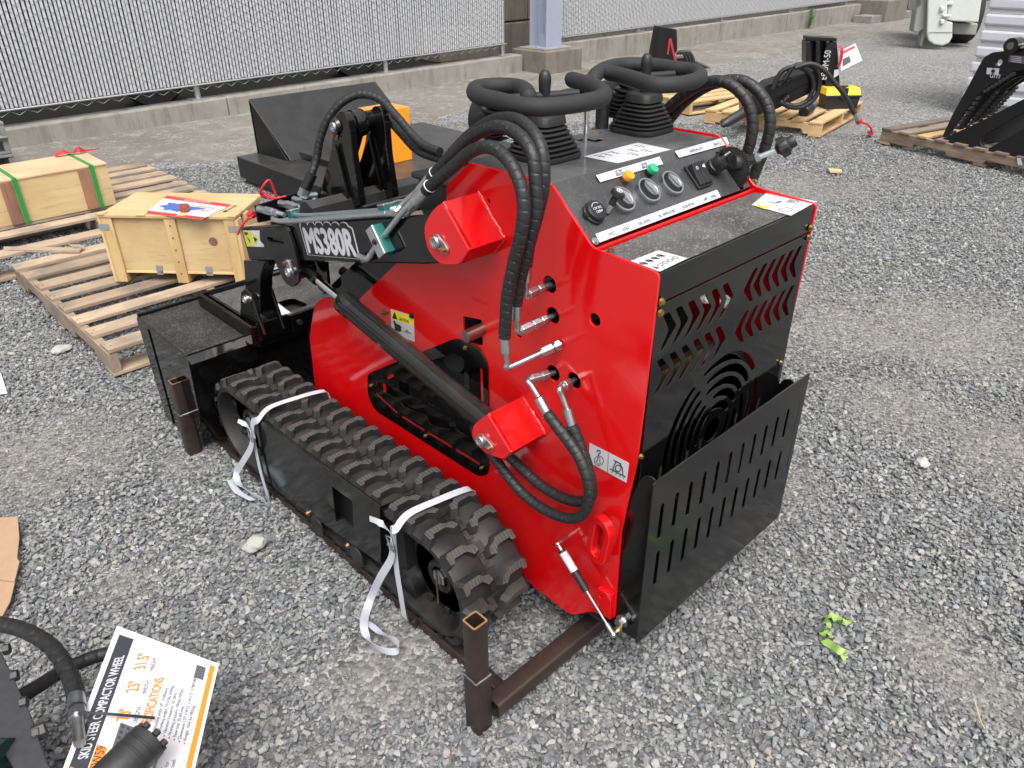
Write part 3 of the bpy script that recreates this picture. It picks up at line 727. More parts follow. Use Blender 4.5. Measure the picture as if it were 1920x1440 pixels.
loops.append(circ(.030, 20, FC))
finish(curve_mesh(loops, .003, TY(.0015), .0005), 'rear_panel', 'black', LD, 40)
mb = MB(); mb.lathe([(.19, 0), (.19, .05), (.175, .05), (.175, 0)], (FC[0], .02, FC[1]), (0, 1, 0), 40); mb.build('fan_shroud', 'interior', LD, 40)
fb = MB()
for k in range(7):
    a = 2*math.pi*k/7; d = V((math.cos(a), 0, math.sin(a))); e_ = V((-math.sin(a), .35, math.cos(a)))
    p = V((FC[0], .045, FC[1])); fb.prism([p+d*.03-e_*.02, p+d*.16-e_*.04, p+d*.16+e_*.04, p+d*.03+e_*.02], (0, .003, 0))
fb.cyl((FC[0], .03, FC[1]), (FC[0], .07, FC[1]), .035, n=20); fb.build('fan', 'interior', LD)
def bolt(c, d, r=.0075, m='yellow_zinc', par=None, washer=True):
    c = V(c); d = V(d).normalized(); mb = MB(); r *= .72
    if washer: mb.cyl(c, c+d*.002, r*1.45, n=14)
    mb.cyl(c+d*.002, c+d*(.002+r*.85), r, n=6); return mb.build('bolt', m, par or LD)
for u, v in ((1239, 565), (1237, 586)): bolt(at(u, v, y=-.002), (0, -1, 0))
for u, v in ((1519, 427), (1515, 445)): bolt(at(u, v, y=-.002), (0, -1, 0))
bolt(at(1463, 679, y=-.002), (0, -1, 0), .006); bolt(at(1201, 855, y=-.002), (0, -1, 0), .006)
for u, v in ((1145, 471), (1432, 360)): bolt(at(u, v, z=1.064), (0, 0, 1), .0075, 'copper_zinc' if u < 1300 else 'yellow_zinc')
for u, v in ((1115, 453), (1414, 342)): bolt(con(u, v), cn, .0075, 'zinc' if u < 1300 else 'yellow_zinc')
# --- hinged rear guard
GY = -.040
tl2, tr2, br2, bl2 = xz(1216, 915, GY), xz(1514, 699, GY), xz(1465, 958, GY), xz(1197, 1209, GY)
gx0, gx1, gz0, gz1 = (tl2[0]+bl2[0])/2, (tr2[0]+br2[0])/2, (br2[1]+bl2[1])/2, (tl2[1]+tr2[1])/2
gl = [fillet([(gx0, gz0), (gx1, gz0), (gx1, gz1), (gx0, gz1)], .010)]
sA, sB, sC, sD = xz(1241, 944, GY), xz(1233, 1010, GY), xz(1496, 752, GY), xz(1486, 806, GY)
sE, sF, sG, sH = xz(1232, 1034, GY), xz(1226, 1096, GY), xz(1480, 832, GY), xz(1472, 882, GY)
for k in range(12):
    f = k/11
    for A_, B_, C_, D_ in ((sA, sB, sC, sD), (sE, sF, sG, sH)):
        x = (A_[0]+B_[0])/2*(1-f)+(C_[0]+D_[0])/2*f; z1 = A_[1]*(1-f)+C_[1]*f-.006; z0 = B_[1]*(1-f)+D_[1]*f+.006; gl.append(capsule2((x, z0), (x+.0008, z1), .0064))
GB = finish(curve_mesh(gl, .004, TY(GY), .0006), 'rear_guard', 'black_satin', LD, 40)
for x in (.0088, W-.0088):
    gz_ = fillet([(.028, gz0-.005), (GY+.002, gz0), (GY+.002, gz1), (GY+.014, gz1+.004), (-.008, gz1-.004), (.004, gz1-.03), (.03, .50), (.05, .30), (.045, .200)], [.01, .015, .006, .01, .01, .02, .03, .03, .02])
    finish(curve_mesh([gz_], .004, TX(x), .0006), 'guard_flange', 'black_satin', GB, 40)
    MB().prism([(x-.002 if x < .3 else x+.002, GY-.002, gz0+.01), (x-.002 if x < .3 else x+.002, GY-.002, gz1-.01), (gx0+.004 if x < .3 else gx1-.004, GY-.0012, gz1-.01), (gx0+.004 if x < .3 else gx1-.004, GY-.0012, gz0+.01)], (0, .003, 0)).build('guard_bend', 'black_satin', GB)
c = at(1168, 1163, x=.006); b_ = MB(); b_.cyl(c, c-V((.005, 0, 0)), .016, n=16); b_.cyl(c-V((.005, 0, 0)), c-V((.017, 0, 0)), .0125, n=6); b_.build('hinge_bolt', 'zinc', LD, 30)
# --- gas strut
A = at(1046, 1020, x=-.035); B = at(1150, 1190, x=-.032); d = (B-A).normalized()
st = MB(); st.cyl(A+d*.016, A+d*.125, .0095, n=16); GS = st.build('gas_strut', 'plastic', LD, 40)
st = MB(); st.cyl(A+d*.125, B-d*.02, .0038, n=10); st.build('strut_rod', 'chrome', GS, 40)
st = MB(); st.cyl(A+d*.022, A+d*.072, .0098, n=16); st.build('strut_label', 'white_paper', GS, 40)
st = MB(); st.sphere(A, .0072); st.cyl(A, A+V((.036, 0, 0)), .005, n=8); st.cyl(A+d*.004, A+d*.02, .006, n=10); st.sphere(B, .0076); st.cyl(B-d*.03, B, .006, n=10); st.cyl(B, B+V((.03, 0, 0)), .0065, n=8); st.build('ball_joint', 'chrome', GS, 40)
st = MB(); st.cyl(B+V((.014, 0, 0)), B+V((.02, 0, 0)), .011, n=14); st.build('nut', 'yellow_zinc', GS)
# --- lashing ring and tab
cc = at(1126, 1012, x=-.022); path = []
a1 = at(1134, 985, x=-.02); ring = MB()
out = [(cc.y+.034*math.cos(a)*1.0, cc.z+.068*math.sin(a)*(1 if True else 1)) for a in np.linspace(0, 2*math.pi, 28, endpoint=False)]
RO = rrect(.066, .135, .033, 6, (cc.y, cc.z)); RI = rrect(.030, .095, .015, 6, (cc.y, cc.z))
Trr = Matrix.Translation((0, 0, 0))
me = curve_mesh([[(a-cc.y, b-cc.z) for a, b in RO], [(a-cc.y, b-cc.z) for a, b in RI]], .020, Matrix.Translation((-.022, cc.y, cc.z)) @ Matrix.Rotation(rad(-10), 4, 'Z') @ TX(0) @ Matrix.Rotation(rad(8), 4, 'Z'), .002)
me2 = mirror_mesh(me); finish(me, 'lashing_ring', 'red', LD, 40); finish(me2, 'lashing_ring', 'red', LD, 40)
p = [yz(1126, 1097), yz(1152, 1112), yz(1150, 1158), yz(1124, 1138)]
me = curve_mesh([fillet(p, .003), circ(.004, 10, yz(1132, 1113)), circ(.004, 10, yz(1130, 1137))], .012, TX(-.006), .001); finish(me, 'hinge_tab', 'red', LD, 40)
# --- pivot brackets (welded boxes) and pins
def pinplate(c, ang, parent=None, m='zinc', x=-.108, s=1.0, boltm='copper_zinc', mir=True):
    cy, cz = c; d = V((math.cos(ang), math.sin(ang))); q = (cy+d.x*.040*s, cz+d.y*.040*s)
    pts = []
    a0 = math.atan2(d.y, d.x)
    for k in range(13): t_ = a0+math.pi*.55+(2*math.pi-math.pi*1.1)*k/12; pts.append((cy+.0235*s*math.cos(t_), cz+.0235*s*math.sin(t_)))
    for k in range(7): t_ = a0-math.pi*.45+math.pi*.9*k/6; pts.append((q[0]+.014*s*math.cos(t_), q[1]+.014*s*math.sin(t_)))
    out = []
    for mirr in ((False, True) if mir else (False,)):
        me = curve_mesh([pts], .004, TX(x-.002), .0008); 
        cap = MB(); cap.lathe([(.0205*s, 0), (.0205*s, .007), (.0175*s, .010), (.011*s, .010), (.010*s, .0065), (.004, .0065), (.003, .009), (.0005, .009)], (x-.004, cy, cz), (-1, 0, 0), 20)
        b = MB(); b.cyl((x-.004, q[0], q[1]), (x-.006, q[0], q[1]), .0105*s, n=14); b.cyl((x-.006, q[0], q[1]), (x-.0145, q[0], q[1]), .0075*s, n=6)
        if mirr: me = mirror_mesh(me); cap = cap.mirrored(XM); b = b.mirrored(XM)
        o = finish(me, 'pin_plate', m, parent or LD, 40); cap.build('pin_head', 'zinc', o, 30); b.build('bolt', boltm, o)
def bracket(outer_px, box_px, pin_px, ang, xo, w=.012, ps=.7):
    pl = fillet([yz(u, v, xo) for u, v, r in outer_px], [r for u, v, r in outer_px], 6)
    me = curve_mesh([pl], w, TX(xo+w/2), .0015); mm = mirror_mesh(me); a = finish(me, 'pivot_bracket', 'red', LD, 40); b = finish(mm, 'pivot_bracket', 'red', LD, 40)
    q = [yz(u, v, xo) for u, v in box_px]
    bx = MB(); c0 = V(yz(*pin_px, xo)); Q = [V(k) for k in q]; inn = []
    for i in range(len(Q)):
        tt_ = (Q[min(i+1, len(Q)-1)]-Q[max(i-1, 0)]).normalized(); nn_ = V((-tt_.y, tt_.x)); nn_ = nn_ if nn_.dot(c0-Q[i]) > 0 else -nn_; inn.append(Q[i]+nn_*.012)
    lp_ = [V((xo+.003, k.x, k.y)) for k in Q]+[V((xo+.003, k.x, k.y)) for k in inn[::-1]]
    bx.prism(lp_, (-xo-.0035, 0, 0))      # bent strap welded between the cheek and the side panel
    bx.build('bracket_web', 'red', a, bevel=.0015); bx.mirrored(XM).build('bracket_web', 'red', b, bevel=.0015)
    wl_ = MB(); pts = [V((-.002, y, z)) for y, z in q]
    for i in range(len(pts)-1):
        seg = [pts[i].lerp(pts[i+1], k/18)+V((RNG.uniform(-.0008, .0008), RNG.uniform(-.001, .001), RNG.uniform(-.001, .001))) for k in range(19)]; wl_.tube(seg, .0045, 6)
    wl_.build('weld_bead', 'red', a, 60)
    pinplate(yz(*pin_px, xo), ang, a, x=xo, s=ps, boltm='copper_zinc' if ang < -.5 else 'yellow_zinc')
bracket([(828, 378, .02), (880, 469, .004), (860, 497, .01), (825, 497, .03), (801, 470, .05), (793, 425, .04), (808, 397, .03)], [(828, 378), (880, 469), (862, 496)], (822, 452), rad(-155), -.100)
bracket([(914, 776, .008), (958, 849, .006), (944, 862, .012), (908, 850, .03), (884, 822, .05), (886, 797, .04)], [(914, 776), (958, 849), (944, 862)], (906, 824), rad(-165), -.110)
# --- loader arms
PA = V((0, .475, 1.028)); PF = V((0, 1.452, .772)); ad = (PF-PA).normalized(); an = V((0, -ad.z, ad.y)); an = V((0, ad.z, -ad.y)) if an.z < 0 else an
an = V((0, -ad.z, ad.y)); 
def armpt(s, h): p = PA+ad*s+an*h; return (p.y, p.z)
Larm = (PF-PA).length
hb = .052
prof = fillet([armpt(-.05, -.04), armpt(-.05, .035), armpt(.06, hb+.004), armpt(Larm*.55, hb), armpt(Larm, hb), armpt(Larm+.008, -hb), armpt(Larm*.6, -hb), armpt(.08, -hb)], [.03, .03, .02, 0, .006, .01, 0, .02])
XA0, XA1 = -.088, -.022
me = curve_mesh([prof], XA1-XA0, TX((XA0+XA1)/2), .004); me2 = mirror_mesh(me)
ARM = finish(me, 'loader_arm', 'black', LD, 40); ARM2 = finish(me2, 'loader_arm', 'black', LD, 40)
# lug plate carrying the lift cylinder rod end
def xyz(u, v, x): return at(u, v, x=x)
xl = XA0-.012
lug = fillet([yz(486, 430, xl), yz(537, 426, xl), yz(553, 470, xl), yz(563, 525, xl), yz(548, 540, xl), yz(533, 530, xl), yz(506, 470, xl), yz(487, 452, xl)], [.01, .015, .02, .03, .04, .03, .02, .012])
lsl = [capsule2(yz(503, 449, xl), yz(530, 454, xl), .007)]
me = curve_mesh([lug]+lsl, .010, TX(xl+.005), .001); mm = mirror_mesh(me); o1 = finish(me, 'cylinder_lug', 'black', ARM, 40); finish(mm, 'cylinder_lug', 'black', ARM2, 40)
xi = -.018
me = curve_mesh([fillet([armpt(.66, -hb+.01), armpt(.80, -hb+.01), armpt(.80, -.10), armpt(.745, -.165), armpt(.70, -.16)], .02)], .010, TX(-.014), .001); mm = mirror_mesh(me); finish(me, 'cylinder_lug', 'black', ARM, 40); finish(mm, 'cylinder_lug', 'black', ARM2, 40)
PU = at(546, 509, x=xl); pinplate((PU.y, PU.z), rad(70), o1, x=xl, mir=True, s=.68)
# lift cylinders
PL = at(906, 824, x=-.110); cx = -.062
def cylinder(mk):
    a = V((cx, PL.y, PL.z)); b = V((cx, PU.y, PU.z)); d = (b-a).normalized(); L = (b-a).length
    body = MB(); body.cyl(a+d*.02, a+d*.035, .031, n=24); body.cyl(a+d*.035, a+d*(L*.70), .0295, n=28); body.lathe([(.0295, 0), (.0312, .006), (.0312, .045), (.028, .052), (.013, .054)], a+d*(L*.70), d, 28)
    body.cyl(a-V((.028, 0, 0)), a+V((.028, 0, 0)), .028, n=20)
    rod = MB(); rod.cyl(a+d*(L*.70), b-d*.075, .0112, n=20)
    eye = MB(); eye.cyl(b-d*.075, b-d*.02, .0165, n=20); eye.cyl(b-V((.026, 0, 0)), b+V((.026, 0, 0)), .028, n=24)
    port = MB(); q = a+d*.075+d.cross(V((1, 0, 0))).normalized()*.036; port.cyl(q-d.cross(V((1, 0, 0))).normalized()*.01, q+d.cross(V((1, 0, 0))).normalized()*.02, .013, n=6)
    for mm in (0, 1):
        f = (lambda k: k.mirrored(XM)) if mm else (lambda k: k)
        o = f(body).build('lift_cylinder', 'black', LD, 40); f(rod).build('rod', 'chrome', o, 40); f(eye).build('rod_eye', 'black', o, 40); f(port).build('port', 'plastic', o)
cylinder(0)
# front drop plates to the coupler
dp = fillet([yz(463, 486, -.06), yz(506, 486, -.06), yz(499, 500, -.06), yz(494, 520, -.06), yz(494, 588, -.06), yz(468, 588, -.06), yz(466, 520, -.06)], [.005, .01, .03, .03, .01, .01, .02])
me = curve_mesh([dp], .045, TX(-.050), .002); mm = mirror_mesh(me); finish(me, 'drop_plate', 'black', ARM, 40); finish(mm, 'drop_plate', 'black', ARM2, 40)
# cross tube and tilt tower between the arms
XT_Y, XT_Z = 1.165, .905
xt = MB(); xt.tube([(XA1, XT_Y, XT_Z), (2*XM-XA1, XT_Y, XT_Z)], .045, 8); xt.build('cross_tube', 'black_dull', LD)
TWX = (.118, .232); ty0 = 1.17
def tw(u, v): return yz(u, v, TWX[0])
twp = fillet([tw(629, 232), tw(640, 208), tw(655, 210), tw(662, 240), tw(668, 300), tw(682, 384), tw(668, 390), tw(640, 374), tw(598, 372), tw(618, 320), tw(629, 270)], [.02, .03, .03, .02, .01, .01, .01, .02, .01, .02, .02])
for x in TWX: finish(curve_mesh([twp], .022, TX(x), .002), 'tilt_tower_plate', 'black', LD, 40)
pc = tw(637, 236)
bs = MB(); bs.lathe([(.020, -.02), (.030, .0), (.030, .035), (.037, .038), (.040, .055), (.037, .072), (.028, .076), (.028, .13), (.02, .135)], (TWX[0], pc[0], pc[1]), (1, 0, 0), 28); bs.build('tilt_pin', 'black', LD, 40)
pinplate(pc, rad(-80), x=TWX[0]-.011, mir=False, s=.68)
tc = MB(); a = V((sum(TWX)/2, pc[0], pc[1])); b = V((sum(TWX)/2, 1.50, .62)); tc.cyl(a, b, .026, n=20); tc.build('tilt_cylinder', 'black_dull', LD, 40)
rb = MB()
for x in (TWX[0]-.024, TWX[1]-.024):
    rb.prism([(x, *tw(640, 268)), (x, *tw(668, 384)), (x, *tw(612, 372)), (x, *tw(620, 330))], (.010, 0, 0))
rb.build('tower_gusset', 'black', LD, bevel=.002)
# --- clamp lines on the arm: steel pipes, green clamps, couplers
tp = lambda u, v, s=0.: None
def onarm(u, v, h=hb+.012): # point above the arm's top face
    p0 = PA+an*h; return at(u, v, pl=(p0, an))
px1 = [onarm(545, 378), onarm(520, 405), onarm(506, 410), onarm(520, 417), onarm(600, 412), onarm(690, 402), onarm(735, 400), onarm(757, 383), onarm(793, 345), onarm(812, 325)]
px1 = [V((p.x, p.y, p.z)) for p in px1]
def pipe(pts, r, name='steel_pipe', m='pipe_zinc', par=None, sub=8): return MB().tube(spline(pts, sub), r, 12).build(name, m, par or LD, 60)
xa = -.058
def ax_(u, v, x): return at(u, v, x=x)
pipe([onarm(576, 378), onarm(540, 395), onarm(512, 408), onarm(530, 415), onarm(600, 410), onarm(700, 402), onarm(738, 400)], .0066)
pipe([onarm(598, 376), onarm(565, 393), onarm(552, 402), onarm(580, 404), onarm(640, 400), onarm(720, 394), onarm(745, 390)], .0066)
q0 = onarm(740, 399)
pipe([onarm(722, 401), onarm(742, 397), V((-.055, .66, 1.06)), ax_(790, 352, -.05), ax_(808, 328, -.05)], .0075)
pipe([ax_(672, 480, XA0-.012), ax_(690, 484, XA0-.012), ax_(702, 466, XA0-.012), ax_(730, 430, XA0-.012), ax_(760, 392, XA0-.01), ax_(783, 367, XA0)], .0066)
pipe([onarm(550, 480, -hb-.010), onarm(610, 478, -hb-.010), onarm(660, 483, -hb-.010), ax_(684, 488, XA0-.005), ax_(694, 478, XA0-.012)], .0066)
def clampblock(c, u, v, w, l, h, m, par=None):
    T = frame(c, u, v); return MB().box((-w/2, -l/2, -h/2), (w/2, l/2, h/2), T).build('pipe_clamp', m, par or LD, bevel=.002)
for (u, v) in ((560, 400), (735, 391)):
    c = onarm(u, v, hb+.012); o = clampblock(c, ad, (1, 0, 0), .028, .060, .022, 'teal'); clampblock(c+an*.0135, ad, (1, 0, 0), .030, .062, .005, 'pipe_zinc', o); bolt(c+an*.016, an, .006, 'plastic', o)
c = at(716, 450, x=XA0-.012); dd_ = V((0, .6, .8)).normalized(); o = clampblock(c, dd_, (1, 0, 0), .07, .026, .030, 'teal'); clampblock(c-V((.017, 0, 0)), dd_, (0, dd_.z, -dd_.y), .072, .034, .005, 'pipe_zinc', o); bolt(c-V((.019, 0, 0)), (-1, 0, 0), .007, 'plastic', o)
# quick couplers at the front bulkhead plate
bk = fillet([(u_, v_) for u_, v_ in [( -.10, 0), (.20, 0), (.20, .055), (-.10, .055)]], .008)
bp_c = onarm(484, 412, hb)
MB().prism([at(484, 418, y=1.405), at(600, 396, y=1.405), at(574, 362, y=1.405), at(556, 362, y=1.405), at(478, 386, y=1.405)], (0, .006, 0)).build('coupler_plate', 'black', LD, bevel=.001)
for (u, v), m in (((500, 395), 0), ((540, 384), 1), ((566, 377), 1)):
    c = at(u, v, y=at(u, v+12, x=-.04).y-.02 if False else 1.36); ax = V((.25, -1, 0)).normalized()
    o = MB().cyl(c-ax*.004, c+ax*.028, .0130, n=6).build('quick_coupler', 'zinc', LD); MB().cyl(c+ax*.028, c+ax*.05, .0108, n=6).build('coupler_nut', 'zinc', o); MB().cyl(c+ax*.05, c+ax*.075, .0070, n=12).build('coupler_pipe', 'pipe_zinc', o, 40)
    MB().cyl(c-ax*.034, c-ax*.004, .0108, n=14).build('coupler_tip', 'zinc', o, 40)
c = at(476, 403, y=1.43); MB().lathe([(.010, 0), (.0115, .008), (.0115, .016), (.007, .018)], c, (-.25, 1, 0), 18).build('dust_cap', 'red_plastic', LD, 40)
MB().tube(spline([c, at(470, 408, y=1.42), at(463, 412, y=1.43), at(452, 425, y=1.44), at(446, 440, y=1.45)], 6), .0035, 8).build('cap_tether', 'red_plastic', LD, 60)
MB().tube(spline([at(500, 372, y=1.42), at(488, 362, y=1.42), at(496, 345, y=1.41), at(505, 338, y=1.41), at(512, 352, y=1.41), at(518, 372, y=1.41), at(500, 365, y=1.42), at(489, 360, y=1.43), at(510, 372, y=1.41), at(536, 368, y=1.4)], 8), .0035, 8).build('cap_tether', 'red_plastic', LD, 60)
# --- decals
def decal_frame(u0, v0, u1, v1, uu, vv, x): o = at(u0, v0, x=x); return frame(o, at(u1, v1, x=x)-o, at(uu, vv, x=x)-o)
xd = XA0-.0012
BL = at(579, 473, x=xd); BR = at(672, 480, x=xd); TL = at(566, 423, x=xd); T = frame(BL, BR-BL, TL-BL); w_ = (BR-BL).length; h_ = (TL-BL).length*.98
cl = [(-.012, -.006), (w_+.008, -.006), (w_+.006, h_*.8), (w_-.002, h_+.002)]
n = 6; scal = []
for k in range(n):
    for j in range(5): a = math.pi*j/4; scal.append((w_-.012-(k+.5)*(w_-.0)/n+ (w_/n/2)*math.cos(a)*.98, h_+.004+.010*math.sin(a)))
poly = [(-.010, -.008), (w_+.006, -.008), (w_+.004, h_-.002)]+scal+[(-.014, h_)]
dk = finish(curve_mesh([poly], .0006, T), 'model_decal', 'white_paper', ARM)
ins = [(x*.965+w_*.015, y*.955+.001) for x, y in poly]
finish(curve_mesh([ins], .0006, T @ Matrix.Translation((0, 0, .0005))), 'decal_ground', 'ink', dk)
tm = text_mesh('MS380R', 1, Matrix.Identity(4), bold=.042); xsz = max(v.co.x for v in tm.vertices)-min(v.co.x for v in tm.vertices); ysz = max(v.co.y for v in tm.vertices); x0 = min(v.co.x for v in tm.vertices)
tm.transform(T @ Matrix.Translation((.0, .001, .0012)) @ Matrix.Diagonal((w_/xsz*.985, (h_-.003)/ysz, .3, 1)) @ Matrix.Translation((-x0, 0, 0))); finish(tm, 'decal_lettering', 'white_paper', dk)
def sheet(name, corners, m, par=None, off=.0006):    # corners in 3-D, flat thin sheet
    P = [V(p) for p in corners]; n = (P[1]-P[0]).cross(P[2]-P[0]).normalized()
    if n.dot(CAM-P[0]) < 0: n = -n
    return MB().prism([p+n*off for p in P], n*.0003).build(name, m, par or LD), P, n
# arm warning decal
o, P, n = sheet('warning_decal', [at(u, v, x=XA0) for u, v in ((455, 432), (487, 432), (496, 463), (464, 462))], 'white_paper', ARM)
sheet('decal_yellow', [at(u, v, x=XA0) for u, v in ((456, 433), (471, 433), (478, 461), (465, 461))], 'ink_lime', o, .0012)
sheet('decal_triangle', [at(u, v, x=XA0) for u, v in ((473, 436), (486, 447), (480, 459))], 'ink_lime', o, .0012)
for tri in (((459, 435), (466, 436), (465, 440), (460, 440)), ((463, 443), (469, 449), (471, 457), (467, 450)), ((476, 444), (481, 446), (483, 449), (479, 454))): sheet('decal_pictogram', [at(u, v, x=XA0) for u, v in tri], 'ink', o, .0018)
# caution decal on the side panel
q = [(733, 579), (776, 592), (778, 641), (735, 625)]
o, P, n = sheet('caution_decal', [at(u, v, x=-.0005) for u, v in q], 'white_paper')
sheet('decal_yellow', [at(u, v, x=-.0005) for u, v in ((734, 581), (775, 593.5), (776, 611), (735, 597))], 'ink_yellow', o, .0012)
sheet('decal_triangle', [at(u, v, x=-.0005) for u, v in ((736, 596), (741, 584), (746, 599))], 'ink', o, .0016)
Tt = frame(at(748, 600, x=-.0022), at(776, 609, x=-.0022)-at(748, 600, x=-.0022), (0, 0, 1)); finish(text_mesh('CAUTION', .0125, Tt, sx=.78), 'decal_lettering', 'ink', o)
hand = [(738, 601), (741, 601), (744, 607), (750, 609), (754, 613), (752, 616), (754, 619), (751, 622), (745, 620), (741, 621), (741, 611)]
sheet('decal_pictogram', [at(u, v, x=-.0005) for u, v in hand], 'ink', o, .0014)
for k in range(2):
    a = at(758, 619+3*k, x=-.0022); Tt = frame(a, at(776, 625+3*k, x=-.0022)-a, (0, 0, 1)); finish(text_mesh(('KEEP', 'HANDS AWAY')[k], .0046, Tt @ Matrix.Translation((.008*(1-k), 0, 0))), 'decal_lettering', 'ink_grey', o)
for u, v in ((719, 587), (725, 584), (773, 592)):
    bolt(at(u, v, x=0), (-1, 0, 0), .008, 'copper_zinc' if u < 760 else 'plastic')
# lifting/lashing decal
o, P, n = sheet('hook_decal', [at(u, v, x=-.0005) for u, v in ((1106, 830), (1180, 868), (1175, 905), (1104, 866))], 'white_paper')
ln = lambda pts, r=.0011: MB().tube([at(u, v, x=-.0018) for u, v in pts], r, 6).build('decal_pictogram', 'ink', o)
ln([(1141, 850), (1139, 886)], .0005)
ln(spline([(1121, 847, 0), (1119, 845, 0), (1121, 843, 0), (1125, 845, 0), (1125, 849, 0), (1122, 853, 0)], 4) and [(1119, 847), (1121, 844), (1125, 845), (1126, 849), (1122, 852), (1122, 855)])
ln([(1123+8.5*math.cos(a), 864+9*math.sin(a)) for a in np.linspace(0, 2*math.pi, 22)], .0006); ln([(1121, 857), (1120, 864), (1117, 864), (1122, 871), (1127, 868), (1124, 866), (1125, 859), (1121, 857)], .0006)
ln([(1151, 863), (1165, 870)]); ln([(1150, 882), (1150, 876), (1155, 866), (1161, 868), (1167, 877), (1168, 890)]); ln([(1159+5.5*math.cos(a), 878+6*math.sin(a)) for a in np.linspace(0, 2*math.pi, 18)]); ln([(1144, 879), (1173, 894)])
for k in range(4): ln([(1151+7*k, 882.5+3.7*k), (1147+7*k, 886+3.7*k)], .0007)
# --- exhaust pipe in the square opening
a = at(872, 631, x=-.050); ex = V((.11, -.004, .004)); mb = MB(); mb.lathe([(.0128, 0), (.0148, 0), (.0148, .13), (.0128, .13), (.0128, 0)], a, ex, 24); mb.build('exhaust_pipe', 'bare_steel', LD, 40)
bolt(at(873, 652, x=-.003), (-1, 0, 0), .006)
# --- hydraulic fittings and hoses on the side
def fitting(hole_px, elbow_px, xe, fer_px, hosepts, nuts, long=False, down=True):
    h = at(*hole_px, x=.01); e = at(*elbow_px, x=xe); ax = (e-h).normalized()
    f = at(*fer_px[0], x=fer_px[2]); f2 = at(*fer_px[1], x=fer_px[2])
    L = (e-h).length
    pth = spline([h, h+ax*L*.5, h+ax*(L*.84), e+(f2-e)*.06+ax*.002, e+(f2-e)*.35, f2], 8)
    H = MB().tube(pth, .0060, 12).build('elbow_pipe', 'zinc', LD, 60)
    for s0, s1, r in nuts:
        r *= .76
        MB().cyl(h+ax*s0, h+ax*s1, r, n=6).build('hex_nut', 'zinc', H, bevel=.0015)
        MB().cyl(h+ax*(s1), h+ax*(s1+.004), r*.8, n=14).build('collar', 'zinc', H, 40)
    MB().lathe([(.007, 0), (.0108, .001), (.0108, .040), (.0122, .041), (.0122, .044), (.010, .044)], f2, (f-f2), 18).build('ferrule', 'zinc', H, 40)
    return hose_mb([f]+hosepts, .0124, .0185).build('hydraulic_hose', 'hose', LD, 35)
# three upper hoses
X3 = [-.062, -.085, -.125]
fitting((1032, 533), (987, 553), -.058, ((987, 497), (986, 528), -.064),
        [ax_(992, 460, -.066), ax_(1008, 400, -.068), ax_(1019, 345, -.068), ax_(1016, 285, -.062), ax_(998, 247, -.050), ax_(966, 224, -.030), ax_(925, 226, -.01), ax_(885, 250, .0), ax_(850, 285, .0), ax_(826, 318, -.01)], [(.022, .036, .0135), (.040, .064, .0155)])
fitting((1037, 592), (972, 622), -.082, ((968, 570), (968, 598), -.088),
        [ax_(974, 530, -.09), ax_(990, 465, -.092), ax_(1003, 400, -.090), ax_(1004, 340, -.086), ax_(998, 290, -.080), ax_(975, 255, -.072), ax_(938, 238, -.062), ax_(892, 252, -.055), ax_(850, 290, -.050), ax_(822, 318, -.048), ax_(808, 334, -.048)], [(.018, .032, .0135), (.036, .056, .015), (.060, .086, .0155)])
fitting((1058, 642), (952, 690), -.122, ((946, 632), (949, 662), -.125),
        [ax_(948, 600, -.126), ax_(951, 556, -.127), ax_(962, 500, -.126), ax_(976, 440, -.124), ax_(982, 390, -.12), ax_(973, 338, -.115), ax_(950, 297, -.108), ax_(918, 276, -.10), ax_(884, 284, -.094), ax_(850, 312, -.090), ax_(815, 342, -.088), ax_(798, 358, -.088)], [(.012, .024, .017), (.030, .056, .0155)])
for u, v, x, u2, v2 in ((808, 334, -.048, 795, 350), (798, 358, -.088, 780, 378)):
    a = ax_(u, v, x); b = ax_(u2, v2, x); d = (b-a).normalized(); o = MB().cyl(a, a+d*.045, .0128, n=18).build('ferrule', 'pipe_zinc', LD, 40); MB().cyl(a+d*.045, a+d*.07, .0135, n=6).build('hex_nut', 'zinc', o); MB().cyl(a+d*.07, a+d*.10, .010, n=12).build('pipe_stub', 'pipe_zinc', o, 40)
    tz = MB(); tz.tube([a-d*.02+V((.0132*math.cos(t), .0132*math.sin(t)*d.z, -.0132*math.sin(t)*d.y)) for t in np.linspace(0, 2*math.pi, 16)], .0014, 6); tz.build('zip_tie', 'white_plastic', o, 60)
# two lower hoses to the lift cylinder
fitting((1040, 698), (990, 712), -.055, ((1026, 775), (1010, 745), -.062),
        [ax_(1045, 800, -.064), ax_(1082, 850, -.066), ax_(1102, 900, -.068), ax_(1103, 945, -.068), ax_(1078, 972, -.066), ax_(1030, 960, -.064), ax_(980, 925, -.062), ax_(935, 870, -.06), ax_(915, 840, -.055)], [(.016, .034, .0150), (.038, .060, .0150)])
fitting((1078, 712), (1049, 728), -.048, ((1072, 797), (1063, 765), -.045),
        [ax_(1082, 820, -.044), ax_(1100, 870, -.042), ax_(1110, 920, -.042), ax_(1098, 940, -.04), ax_(1060, 935, -.036), ax_(1015, 910, -.034), ax_(975, 875, -.034), ax_(945, 845, -.036)], [(.020, .044, .0150)])
# hoses on the far side
def mz(u, v, x): return at(u, v, x=x)
hr = [[(1185, 262, .64), (1215, 235, .64), (1250, 205, .64), (1290, 172, .645), (1333, 153, .65), (1368, 158, .655), (1398, 186, .66), (1411, 225, .665), (1408, 262, .665), (1396, 300, .665), (1380, 340, .66)],
      [(1255, 225, .66), (1285, 190, .67), (1330, 160, .68), (1381, 150, .69), (1414, 164, .695), (1438, 197, .70), (1444, 235, .70), (1434, 278, .70), (1416, 322, .695), (1400, 370, .69)]]
for h in hr: hose_mb([mz(*p) for p in h], .0138, .021).build('hydraulic_hose', 'hose', LD, 35)
